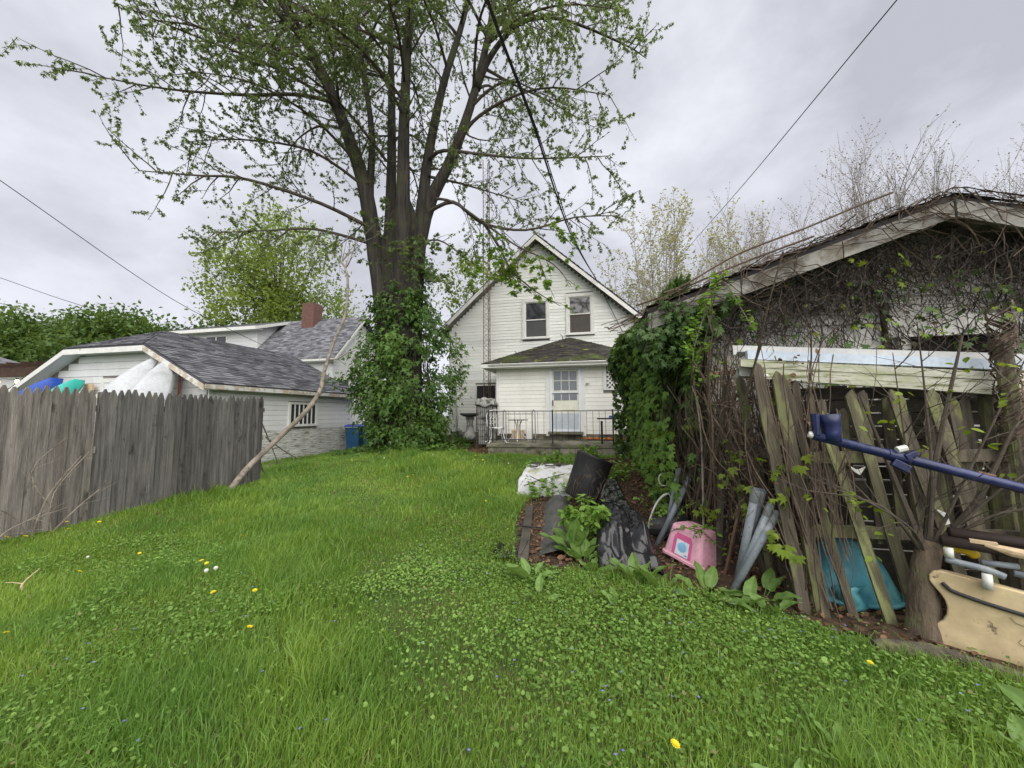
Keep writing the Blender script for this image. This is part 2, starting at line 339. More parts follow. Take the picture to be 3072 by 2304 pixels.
    bud=LEAF('bud_leaf', (.30, .31, .20), (.48, .47, .36), .4, .6), budgrey=LEAF('grey_bud', (.20, .17, .14), (.34, .31, .24), .2, .7), weed=LEAF('weed_leaf', (.13, .25, .04), (.22, .36, .07), .4, .5),
)
def sm(a, b, x):
    t = np.clip((np.asarray(x, float) - a) / (b - a), 0, 1); return t * t * (3 - 2 * t)
def g(x, y):
    x = np.asarray(x, float); y = np.asarray(y, float)
    h = .38 * sm(5.2, 10.4, y) * sm(-10.2, -5.2, x) + .14 * sm(10.5, 13.5, y) * sm(-8.5, -5, x)
    near = 1 - sm(12, 25, np.hypot(x, y))
    return h + near * (.018 * np.sin(x * 1.9 + 1.3 * np.sin(y * .8)) * np.cos(y * 1.6 + .5) + .012 * np.sin(x * 4.1 + y * 2.3))
def gz(x, y): return float(g(x, y))
# ================================================================ ground
def ground():
    xs = np.concatenate([np.linspace(-220, -16, 22), np.linspace(-15, 9, 120), np.linspace(10, 220, 22)])
    ys = np.concatenate([np.linspace(-60, -1, 12), np.linspace(-.5, 16, 90), np.linspace(17, 260, 26)])
    X, Y = np.meshgrid(xs, ys); Zv = g(X, Y); V = np.stack([X, Y, Zv], -1).reshape(-1, 3); nx = len(xs)
    F = []
    for j in range(len(ys) - 1):
        a = j * nx + np.arange(nx - 1); F.append(np.stack([a, a + 1, a + nx + 1], -1)); F.append(np.stack([a, a + nx + 1, a + nx], -1))
    o = np_mesh('ground', V, np.concatenate(F), MAT['ground']); o['kind'] = 'structure'
ground()
BED = [(-.78, 3.72), (-1.06, 5.0), (-1.12, 6.1), (-.5, 7.6), (.1, 8.6), (.2, 9.75), (1.25, 9.75), (1.25, 4.55), (3.6, 4.45), (3.6, 2.62), (2.7, 2.5), (2.15, 2.72), (1.78, 2.86), (1.42, 3.12), (.95, 3.38), (.3, 3.52)]
BED2 = [(-5.6, 13.6), (-5.6, 12.6), (-4.9, 11.9), (-4.0, 11.0), (-3.6, 10.3), (-2.95, 9.9), (-2.95, 13.6)]
def inpoly(x, y, poly):
    c = np.zeros(np.shape(x), bool); n = len(poly)
    for i in range(n):
        x0, y0 = poly[i]; x1, y1 = poly[(i + 1) % n]
        if y0 == y1: continue
        k = ((y0 > y) != (y1 > y)) & (x < (x1 - x0) * (y - y0) / (y1 - y0) + x0); c ^= k
    return c
def sheet(name, poly, mat, lift, step=.09):
    xs = np.arange(min(p[0] for p in poly) - .1, max(p[0] for p in poly) + .1, step); ys = np.arange(min(p[1] for p in poly) - .1, max(p[1] for p in poly) + .1, step)
    X, Y = np.meshgrid(xs, ys); J = rng.normal(0, step * .18, X.shape); Xj = X + J; Yj = Y + rng.normal(0, step * .18, X.shape)
    V = np.stack([Xj, Yj, g(Xj, Yj) + lift + rng.random(X.shape) * .022], -1).reshape(-1, 3); ok = inpoly(X, Y, poly).ravel(); nx = len(xs); F = []
    for j in range(len(ys) - 1):
        for i in range(nx - 1):
            a = j * nx + i; q = (a, a + 1, a + nx + 1, a + nx)
            if all(ok[k] for k in q): F += [(q[0], q[1], q[2]), (q[0], q[2], q[3])]
    return tag(np_mesh(name, V, np.array(F), mat), kind='structure')
sheet('soil_bed', BED, MAT['soil'], .008); sheet('soil_bed', BED2, MAT['soil'], .008)

# ================================================================ siding / shingle builders
BOARD = {}
def board_mesh(key, mat, t0=.026, t1=.016):
    if key not in BOARD:
        mb = MB(); mb.prism([(0, 0, 0), (0, t0, 0), (0, t1, .95), (0, 0, .95)], (1, 0, 0)); BOARD[key] = mb.mesh(key, mat)
    return BOARD[key]
def siding(parent, o, u, n, ranges, z0, z1, ex, me, name='clapboard', seg=3.6):
    """boards along u from point o on the wall plane; ranges(z) gives [(u0,u1)]"""
    o = Vector(o) - wl(parent); u = Vector(u); n = Vector(n); z = z0; k = 0
    while z < z1 - .02:
        h = min(ex, z1 - z)
        for (a, b) in ranges(z, z + h):
            c = a; first = random.uniform(.5, 1) * seg
            while c < b - .03:
                e = min(b, c + (first if c == a else seg));
                if b - e < .35: e = b
                p = o + u * c + Vector((0, 0, z))
                obj(name, me, parent, m=axes(p, u * (e - c - .003), n * random.uniform(.9, 1.15), Vector((0, 0, h + random.uniform(-.002, .002)))))
                c = e
        z += ex; k += 1
def cut(a, b, holes):
    r = [(a, b)]
    for (h0, h1) in holes:
        q = []
        for (x, y) in r:
            if h1 <= x or h0 >= y: q.append((x, y)); continue
            if h0 > x: q.append((x, h0))
            if h1 < y: q.append((h1, y))
        r = q
    return [(x, y) for x, y in r if y - x > .02]
def shingles(parent, quad, mat, course=.14, tab=.3, th=.02, name='shingles'):
    """quad: eave-left, eave-right, ridge-right, ridge-left; slightly uneven tabs laid in courses"""
    a, b, c, d = [Vector(p) for p in quad]; L = ((d - a).length + (c - b).length) / 2; n = max(2, int(L / course)); mb = MB(); tn = []
    nn = (b - a).cross(d - a)
    if nn.length < 1e-6: nn = (b - a).cross(c - a)
    nn.normalize(); nn = nn if nn.z > 0 else -nn
    for i in range(n):
        t0 = i / n; t1 = min(1, (i + 1.35) / n); l0 = a.lerp(d, t0); r0 = b.lerp(c, t0); l1 = a.lerp(d, t1); r1 = b.lerp(c, t1)
        w = (r0 - l0).length
        if w < .05: continue
        k = max(1, int(w / tab)); off = random.random()
        cuts = [0] + [min(1, max(0, (j + off) / k)) for j in range(k)] + [1]
        for j in range(len(cuts) - 1):
            s0, s1 = cuts[j], cuts[j + 1]
            if s1 - s0 < .004: continue
            e = min(.006 / w, (s1 - s0) * .2); h = th * random.uniform(.7, 1.5); dn = random.uniform(-.012, .008)
            p = [l0.lerp(r0, s0 + e), l0.lerp(r0, s1 - e), l1.lerp(r1, s1 - e), l1.lerp(r1, s0 + e)]
            dv = (l1 - l0).normalized() * dn
            q = [p[0] + nn * h + dv, p[1] + nn * h + dv, p[2] + nn * .002, p[3] + nn * .002]
            mb.poly(q); mb.poly([p[0] + dv, p[1] + dv, q[1], q[0]]); tt = random.random(); tn += [tt] * 4 + [tt * .5] * 4
    o = mb.build(name, mat, parent); o['kind'] = 'stuff'; at = o.data.attributes.new('tint', 'FLOAT', 'POINT'); at.data.foreach_set('value', tn); return o
def slab(parent, name, quad, th, mat):
    a, b, c, d = [Vector(p) for p in quad]; nn = (b - a).cross(c - a); nn.normalize(); nn = nn if nn.z > 0 else -nn
    return MB().prism([a, b, c, d], -nn * th).build(name, mat, parent)
def window(parent, x0, x1, y, z0, z1, trim, lower, upper, casing=.1, rail=.48):
    """double-hung window in a wall facing -Y at y"""
    w = MB()
    w.bx(x0 - casing, x0, y - .045, y + .05, z0, z1); w.bx(x1, x1 + casing, y - .045, y + .05, z0, z1)
    w.bx(x0 - casing, x1 + casing, y - .048, y + .05, z1, z1 + casing * 1.15)
    wo = w.build('window', trim, parent)
    MB().bx(x0 - casing - .03, x1 + casing + .03, y - .085, y + .04, z0 - .055, z0).build('sill', trim, wo)
    zm = z0 + (z1 - z0) * rail; t = .035
    s = MB(); s.bx(x0, x0 + t, y - .012, y + .03, zm, z1); s.bx(x1 - t, x1, y - .012, y + .03, zm, z1); s.bx(x0 + t, x1 - t, y - .011, y + .03, z1 - t, z1); s.bx(x0 + t, x1 - t, y - .014, y + .03, zm - .01, zm + .03)
    s.build('sash', MAT['trim'], wo)
    s = MB(); s.bx(x0, x0 + t, y + .0, y + .045, z0, zm - .012); s.bx(x1 - t, x1, y + .0, y + .045, z0, zm - .012); s.bx(x0 + t, x1 - t, y + .001, y + .045, z0, z0 + .045)
    s.build('sash', MAT['trim'], wo)
    MB().bx(x0 + t, x1 - t, y + .012, y + .02, zm + .03, z1 - t).build('pane', upper, wo)
    MB().bx(x0 + t, x1 - t, y + .02, y + .028, z0 + .045, zm - .011).build('pane', lower, wo)
    return wo

# ================================================================ white house
def house():
    H = T('house', 'white clapboard house with a steep gable and two upper windows', 'house', (-2.05, 14, .45))
    XL, XR, YW, Z0 = -5.65, 1.53, 14.0, .78
    ax, az, sl = -2.03, 8.42, .905
    zr = lambda x: az - sl * abs(x - ax)
    w = MB(); w.prism([(XL, YW + .03, .35), (XR, YW + .03, .35), (XR, YW + .03, zr(XR) - .1), (ax, YW + .03, az - .1), (XL, YW + .03, zr(XL) - .1)], (0, 9, 0))
    wall = w.build('wall', MAT['backing'], H)
    WIN = [(-2.51, -1.67, 4.42, 5.83), (-.82, .0, 4.50, 5.92)]
    SW = (-4.48, -3.72, 2.02, 2.60)
    ex = .121
    def rg(za, zb):
        half = (az - .16 - zb) / sl; a, b = max(XL + .1, ax - half), min(XR - .1, ax + half)
        if b - a < .1: return []
        holes = [(q[0] - .1, q[1] + .1) for q in WIN if zb > q[2] - .05 and za < q[3] + .11]
        if zb > SW[2] - .06 and za < SW[3] + .06: holes.append((SW[0] - .06, SW[1] + .06))
        if za < 3.9 and za < 3.05: holes.append((-3.2, 1.42))
        return cut(a, b, holes)
    siding(wall, (0, YW + .03, 0), (1, 0, 0), (0, -1, 0), rg, Z0, 8.3, ex, board_mesh('clapboard', MAT['siding']), seg=4.2)
    for x in (XL, XR):   # corner boards
        s = 1 if x < 0 else -1
        MB().bx(min(x, x + s * .1), max(x, x + s * .1), YW - .012, YW + .029, .7, zr(x) - .3).build('corner_board', MAT['trim'], H)
    MB().bx(XL + .02, XR - .02, YW + .005, YW + .03, .3, .77).build('foundation', MAT['block'], H)
    for i, q in enumerate(WIN):
        window(H, q[0], q[1], YW, q[2], q[3], MAT['trim'], MAT['screen'] if i == 0 else MAT['curtain'], MAT['glass'], .11, .49 if i == 0 else .52)
    f = MB().bx(SW[0] - .05, SW[0], YW - .03, YW + .03, SW[2], SW[3]).bx(SW[1], SW[1] + .05, YW - .03, YW + .03, SW[2], SW[3]).bx(SW[0] - .05, SW[1] + .05, YW - .032, YW + .03, SW[3], SW[3] + .05).bx(SW[0] - .07, SW[1] + .07, YW - .06, YW + .03, SW[2] - .05, SW[2]).build('window', MAT['trim'], H)
    MB().bx(SW[0], SW[1], YW + .0, YW + .012, SW[2], SW[3]).build('pane', MAT['glass'], f)
    # roof
    y0, y1 = 13.62, 23.2; xr, xl = 1.98, -6.05
    roof = slab(H, 'roof', [(xr, y0, zr(xr)), (xr, y1, zr(xr)), (ax, y1, az), (ax, y0, az)], .06, MAT['housroof'])
    slab(roof, 'roof_slope', [(xl, y0, zr(xl)), (xl, y1, zr(xl)), (ax - .002, y1, az), (ax - .002, y0, az)], .06, MAT['housroof'])
    shingles(roof, [(xr, y0 - .02, zr(xr)), (xr, y1, zr(xr)), (ax, y1, az), (ax, y0 - .02, az)], MAT['housroof'], .2, .5)
    for xe in (xr, xl):
        a = Vector((xe, y0 - .005, zr(xe) - .065)); b = Vector((ax, y0 - .005, az - .065)); d = Vector((0, 0, -.17))
        MB().prism([a, b, b + d, a + d], (0, -.028, 0)).build('rake_board', MAT['trim'], roof)
        b0 = Vector((ax, y0 + .03, az - .12)); a0 = Vector((xe, y0 + .03, zr(xe) - .12))
        MB().prism([a0, b0, b0 + Vector((0, 0, -.03)), a0 + Vector((0, 0, -.03))], (0, .37, 0)).build('soffit', MAT['dirtytrim'], roof)
    MB().bx(XR + .002, xr - .02, y0 + .05, y0 + .32, zr(xr) - .36, zr(xr) - .1).build('eave_return', MAT['oldroof'], roof)
    # porch addition
    px0, px1, py = -3.15, 1.45, 12.0; pz0, pz1 = .80, 3.0
    pw = MB().bx(px0 + .02, px1 - .02, py + .03, YW - .01, .5, pz1).build('porch_wall', MAT['backing'], H)
    D0, D1, DT = -1.36, -.36, 2.98
    def prg(za, zb):
        holes = [(D0 - .13, D1 + .13)]
        if zb > 2.22: holes.append((.33, 1.3))
        return cut(px0 + .1, px1 - .1, holes)
    siding(pw, (0, py + .03, 0), (1, 0, 0), (0, -1, 0), prg, .84, 2.98, .128, board_mesh('porch_board', MAT['porch'], .02), seg=5)
    for x0 in (px0, px1 - .1, D0 - .13, D1):
        w_ = .1 if x0 in (px0, px1 - .1) else .13
        MB().bx(x0, x0 + w_, py - .02, py + .029, .78, 2.99).build('corner_board', MAT['trim'], pw)
    siding(pw, (px0 + .02, 0, 0), (0, 1, 0), (-1, 0, 0), lambda a, b: [(py + .04, YW - .03)], .84, 2.98, .128, board_mesh('porch_board', MAT['porch'], .02), seg=5)
    MB().bx(px0 + .01, px1, py - .005, py + .028, .60, .835).build('base_board', MAT['concrete'], pw)
    # door : storm door over a panelled door
    d = MB().bx(D0 + .03, D1 - .03, py + .0, py + .03, .93, DT - .05)
    door = d.build('door', MAT['door'], H)
    s = MB(); s.bx(D0, D0 + .08, py - .05, py - .002, .92, DT); s.bx(D1 - .08, D1, py - .05, py - .002, .92, DT); s.bx(D0 + .08, D1 - .08, py - .049, py - .002, DT - .07, DT); s.bx(D0 + .08, D1 - .08, py - .048, py - .003, .92, .99); s.bx(D0 + .08, D1 - .08, py - .046, py - .003, 2.15, 2.20)
    s.build('storm_frame', MAT['storm'], door)
    MB().bx(D0 + .08, D1 - .08, py - .025, py - .012, .99, 1.5).build('kick_panel', MAT['stormpanel'], door)
    xs = [D0 + .12 + i * (D1 - D0 - .24) / 3 for i in range(4)]
    for (za, zb) in ((2.56, 2.86), (2.23, 2.54), (1.92, 2.13)):
        for i in range(3):
            MB().bx(xs[i] + .013, xs[i + 1] - .013, py - .012, py - .003, za, zb).build('pane', MAT['paneglass'], door)
    for zc in (2.55, 2.22):
        MB().bx(xs[0], xs[3], py - .018, py - .002, zc - .011, zc + .011).build('muntin', MAT['door'], door)
    MB().bx(D0 + .14, D1 - .14, py - .016, py - .001, 1.6, 1.66).bx(D0 + .14, D0 + .19, py - .0155, py - .001, 1.05, 1.6).bx(D1 - .19, D1 - .14, py - .0155, py - .001, 1.05, 1.6).build('door_panel', MAT['door'], door)
    for sgn in (1, -1):
        c = (D0 + D1) / 2; MB().beam((c + sgn * .34, py - .012, 1.78), (c + sgn * .12, py - .012, 1.52), .03, .014, (0, 1, 0)).build('brace', MAT['door'], door)
    MB().bx(D0 + .085, D0 + .115, py - .085, py - .05, 1.75, 1.93).build('door_handle', MAT['iron'], door)
    MB().bx(D0 - .05, D1 + .05, py - .2, py + .0, .84, .915).build('door_step', MAT['concrete'], door)
    # lattice panel beside the door
    lp = MB().bx(.33, .43, py - .03, py + .028, 2.22, 2.98).bx(1.24, 1.34, py - .03, py + .028, 2.22, 2.98).bx(.43, 1.24, py - .028, py + .028, 2.22, 2.27).build('lattice_panel', MAT['trim'], H)
    MB().bx(.43, 1.24, py + .012, py + .028, 2.27, 2.98).build('backing', MAT['screen'], lp)
    for s in (1, -1):
        for i in range(-3, 12):
            x0 = .43 + i * .13; pts = []
            a = Vector((x0, 0, 2.27)); b = a + Vector((s * .71, 0, .71))
            if s < 0: a.x += .35; b = a + Vector((-.71, 0, .71))
            # clip in x
            def at(x): return a.lerp(b, (x - a.x) / (b.x - a.x))
            lo, hi = sorted((a.x, b.x)); lo = max(lo, .445); hi = min(hi, 1.225)
            if hi - lo < .1: continue
            p, q = at(lo), at(hi); yy = py + (-.004 if s > 0 else .005)
            MB().beam((p.x, yy, p.z), (q.x, yy, q.z), .035, .008, (0, 1, 0)).build('slat', MAT['trim'], lp)
    # wall lamp base
    MB().lathe([(.0, -.02), (.05, -.01), (.06, .02), (.02, .05), (0, .06)], (.05 - .2, py - .06, 2.44), 10).build('lamp_base', MAT['whiteiron'], pw, smooth=True)
    # hip roof of the porch
    e0x, e1x, ey, ez = -3.55, 1.85, 11.55, 3.12; top = Vector((-.8, YW - .02, 4.30)); rl = Vector((e0x, YW - .02, ez)); rr = Vector((e1x, YW - .02, ez))
    A = Vector((e0x, ey, ez)); B = Vector((e1x, ey, ez)); Tp = top + Vector((0, -.35, -.02))
    pr = MB().poly([A, B, Tp]).poly([A, Tp, top, rl]).poly([B, rr, top, Tp]).build('porch_roof', MAT['mossroof'], H)
    shingles(pr, [A + Vector((0, 0, .01)), B + Vector((0, 0, .01)), Tp + Vector((.02, 0, .01)), Tp + Vector((-.02, 0, .01))], MAT['mossroof'], .15, .3, .016)
    shingles(pr, [rl, A, Tp, top], MAT['mossroof'], .15, .3, .016); shingles(pr, [B, rr, top, Tp], MAT['mossroof'], .15, .3, .016)
    MB().bx(e0x, e1x, ey - .005, ey + .02, ez - .13, ez - .012).build('fascia', MAT['trim'], pr)
    MB().bx(e0x + .004, e0x + .03, ey + .021, YW - .03, ez - .13, ez - .012).build('fascia', MAT['trim'], pr)
    MB().bx(e0x + .03, e1x - .03, ey + .02, py + .02, ez - .14, ez - .115).build('soffit', MAT['trim'], pr)
    MB().bx(e0x + .03, px0 + .01, py + .02, YW - .03, ez - .14, ez - .115).build('soffit', MAT['trim'], pr)
    gx = MB()
    for p in ([(e0x + .25, e1x)]):
        gx.prism([(p[0], ey - .006, ez - .02), (p[0], ey - .07, ez - .02), (p[0], ey - .085, ez - .035), (p[0], ey - .075, ez - .045), (p[0], ey - .05, ez - .075), (p[0], ey - .006, ez - .085)], (p[1] - p[0], 0, 0))
    gx.build('gutter', MAT['trim'], pr)
    for x in (-2.87, -1.73, -.66, .45):
        MB().beam((x, ey - .07, ez - .012), (x + random.uniform(-.02, .03), ey + .18, ez + .10), .025, .006).build('gutter_strap', MAT['whiteiron'], pr)
    for x, z in ((-2.45, 3.52), (-.95, 4.1)):
        MB().tube([(x, ey + .9 if z > 4 else ey + .5, z - .2), (x, ey + .9 if z > 4 else ey + .5, z), (x - .08, ey + .9 if z > 4 else ey + .5, z + .06)], .012, 5).build('roof_hook', MAT['iron'], pr)
    # vertical drain pipe on the left
    MB().tube([(-5.25, 13.9, .8), (-5.25, 13.9, 2.75)], .04, 8).build('drain_pipe', MAT['trim'], H, smooth=True)
house()

# patio of parged blocks
def patio():
    P = T('patio', 'raised mossy concrete patio slab on block walls behind the house', 'patio', (-.9, 10.2, .3))
    x0, x1, y0, y1 = -2.92, 1.2, 9.98, 11.98
    MB().bx(x0, x1, y0, y1, .58, .675).build('slab', MAT['concrete'], P, bevel=.012)
    back = MB().bx(x0 + .05, x1 - .03, y0 + .06, y1, .1, .575).build('wall_core', MAT['concrete'], P)
    me = MB().box((0, 0, 0), (.39, .19, .19)).mesh('block', MAT['block'])
    mp_ = MB().box((0, 0, 0), (.39, .19, .19)).mesh('parged_block', MAT['concrete'])
    for r in range(3):
        for i in range(11):
            x = x0 + .24 + i * .4 - (.2 if r % 2 else 0)
            if x > x1 - .2: continue
            b = obj('block', me if x > -1.0 + r * .15 else mp_, P, m=Matrix.Translation(Vector((x, y0 + .12 + random.uniform(-.004, .006), .475 - r * .2)) - P.location))
patio()

# neighbour's garage with the clipped gable
def ngarage():
    xr, xl, yf, yb = -10.1, -16.9, 8.0, 14.1; ez = 2.33; sl = .515; ox = .28; rx = -13.5; rz = ez + sl * (xr + ox - rx)
    Gg = T('neighbour_garage', 'white garage with clipped gable and grey shingles beyond the picket fence', 'garage', (rx, 11, 0))
    zr = lambda x: rz - sl * abs(x - rx)
    zc = 3.46
    w = MB(); xa = rx + (rz - zc) / sl; xb = rx - (rz - zc) / sl
    w.prism([(xl, yf + .03, -.2), (xr, yf + .03, -.2), (xr, yf + .03, zr(xr) - .1), (xa, yf + .03, zc - .06), (xb, yf + .03, zc - .06), (xl, yf + .03, zr(xl) - .1)], (0, yb - yf - .03, 0))
    w.v = [(x - (.03 if abs(x - xr) < .001 else 0), y, z) for x, y, z in w.v]
    wall = w.build('wall', MAT['backing'], Gg)
    me = board_mesh('wide_board', MAT['nsiding'], .022)
    DW = (-14.05, -12.75)
    def fr(a, b):
        lim = (rz - .14 - b) / sl; q0, q1 = max(xl + .08, rx - lim), min(xr - .1, rx + lim)
        if b > zc - .03: return []
        return cut(q0, q1, [DW] if a < 2.58 else [])
    siding(wall, (0, yf + .03, 0), (1, 0, 0), (0, -1, 0), fr, .2, 3.42, .205, me, seg=2.6)
    SW = (10.78, 11.95, 1.17, 1.86)
    def sr(a, b): return cut(yf + .06, yb - .05, [(SW[0] - .09, SW[1] + .09)] if b > SW[2] - .09 and a < SW[3] + .07 else [])
    siding(wall, (xr - .03, 0, 0), (0, 1, 0), (1, 0, 0), sr, 1.0, 2.24, .162, me, seg=3)
    siding(wall, (xr - .03, 0, 0), (0, 1, 0), (1, 0, 0), lambda a, b: [(yf + .06, yb - .05)], -.1, 1.0, .075, board_mesh('peeling_board', MAT['peel'], .02), name='peeling_clapboard', seg=2.2)
    for y in (yf, yb - .1): MB().bx(xr - .028, xr + .012, y - .012, y + .09, -.1, 2.24).build('corner_board', MAT['nsiding'], wall)
    # side window with bars
    f = MB(); y0, y1, z0, z1 = SW; X = xr
    f.bx(X - .03, X + .03, y0 - .09, y0, z0, z1).bx(X - .03, X + .03, y1, y1 + .09, z0, z1).bx(X - .03, X + .032, y0 - .09, y1 + .09, z1, z1 + .07).bx(X - .03, X + .06, y0 - .11, y1 + .11, z0 - .08, z0)
    fo = f.build('window', MAT['trim'], Gg); MB().bx(X - .02, X - .012, y0, y1, z0, z1).build('pane', MAT['glass'], fo)
    for i in range(1, 6):
        y = y0 + (y1 - y0) * i / 6; MB().bx(X - .011, X + .012, y - .02, y + .02, z0, z1).build('bar', MAT['trim'], fo)
    # door on the gable
    d = MB().bx(DW[0], DW[0] + .12, yf - .02, yf + .029, 0, 2.58).bx(DW[1] - .12, DW[1], yf - .02, yf + .029, 0, 2.58).bx(DW[0] + .12, DW[1] - .12, yf - .022, yf + .029, 2.46, 2.58).build('door_frame', MAT['trim'], Gg)
    MB().bx(DW[0] + .12, DW[1] - .12, yf - .002, yf + .028, 0, 2.46).build('door', MAT['nsiding'], d)
    MB().bx(DW[0] + .3, DW[1] - .3, yf - .012, yf - .004, 1.5, 2.3).build('pane', MAT['glass'], d)
    # roof
    yo, yB = yf - .35, yb + .25; xe, xw = xr + ox, xl - ox - .1; yrg = yf + 1.15
    E1 = Vector((xe, yo, zr(xe))); E2 = Vector((xe, yB, zr(xe))); Rg = Vector((rx, yrg, rz)); Rb = Vector((rx, yB, rz)); C1 = Vector((xa + .02, yo, zc)); C2 = Vector((xb - .02, yo, zc)); L1 = Vector((xw, yo, zr(xw))); L2 = Vector((xw, yB, zr(xw)))
    rf = MB().poly([E1, E2, Rb, Rg, C1]).poly([C1, Rg, C2]).poly([L1, C2, Rg, Rb, L2]).build('roof', MAT['shingle'], Gg, solid=.05)
    up = Vector((0, 0, .012))
    # right slope: lower band is full length, upper band narrows along the clip hip
    tC = (zc - E1.z) / (rz - E1.z); M1 = E2.lerp(Rb, tC)
    shingles(rf, [E1 + up, E2 + up, M1 + up, C1 + up], MAT['shingle'], .14, .33); shingles(rf, [C1 + up, M1 + up, Rb + up, Rg + up], MAT['shingle'], .14, .33)
    shingles(rf, [C2 + up, C1 + up, Rg + up + Vector((.02, 0, 0)), Rg + up - Vector((.02, 0, 0))], MAT['shingle'], .14, .33)
    M2 = L2.lerp(Rb, tC); shingles(rf, [L2 + up, L1 + up, C2 + up, M2 + up], MAT['shingle'], .2, .5); shingles(rf, [M2 + up, C2 + up, Rg + up, Rb + up], MAT['shingle'], .2, .5)
    dn = Vector((0, 0, -.15))
    for a, b, mt in ((E1, C1, 'gtrim'), (C2, C1, 'trim'), (L1, C2, 'trim')):
        a = a + Vector((0, -.004, -.045)); b = b + Vector((0, -.004, -.045)); MB().prism([a, b, b + dn, a + dn], (0, -.025, 0)).build('rake_board', MAT[mt], rf)
    a, b = E1 + Vector((.004, 0, -.02)), E2 + Vector((.004, 0, -.02)); MB().prism([a, b, b + dn * .8, a + dn * .8], (.022, 0, 0)).build('fascia', MAT['gtrim'], rf)
    MB().prism([(xr + .002, yo + .03, E1.z - .15), (xe - .01, yo + .03, E1.z - .15), (xe - .01, yo + .03, E1.z - .13), (xr + .002, yo + .03, E1.z - .13)], (0, yB - yo - .05, 0)).build('soffit', MAT['gtrim'], rf)
    for a, b in ((E1, C1), (C2, C1), (L1, C2)):
        a = a + Vector((0, .03, -.14)); b = b + Vector((0, .03, -.14)); MB().prism([a, b, b + Vector((0, 0, -.02)), a + Vector((0, 0, -.02))], (0, .34, 0)).build('soffit', MAT['nsiding'], rf)
ngarage()

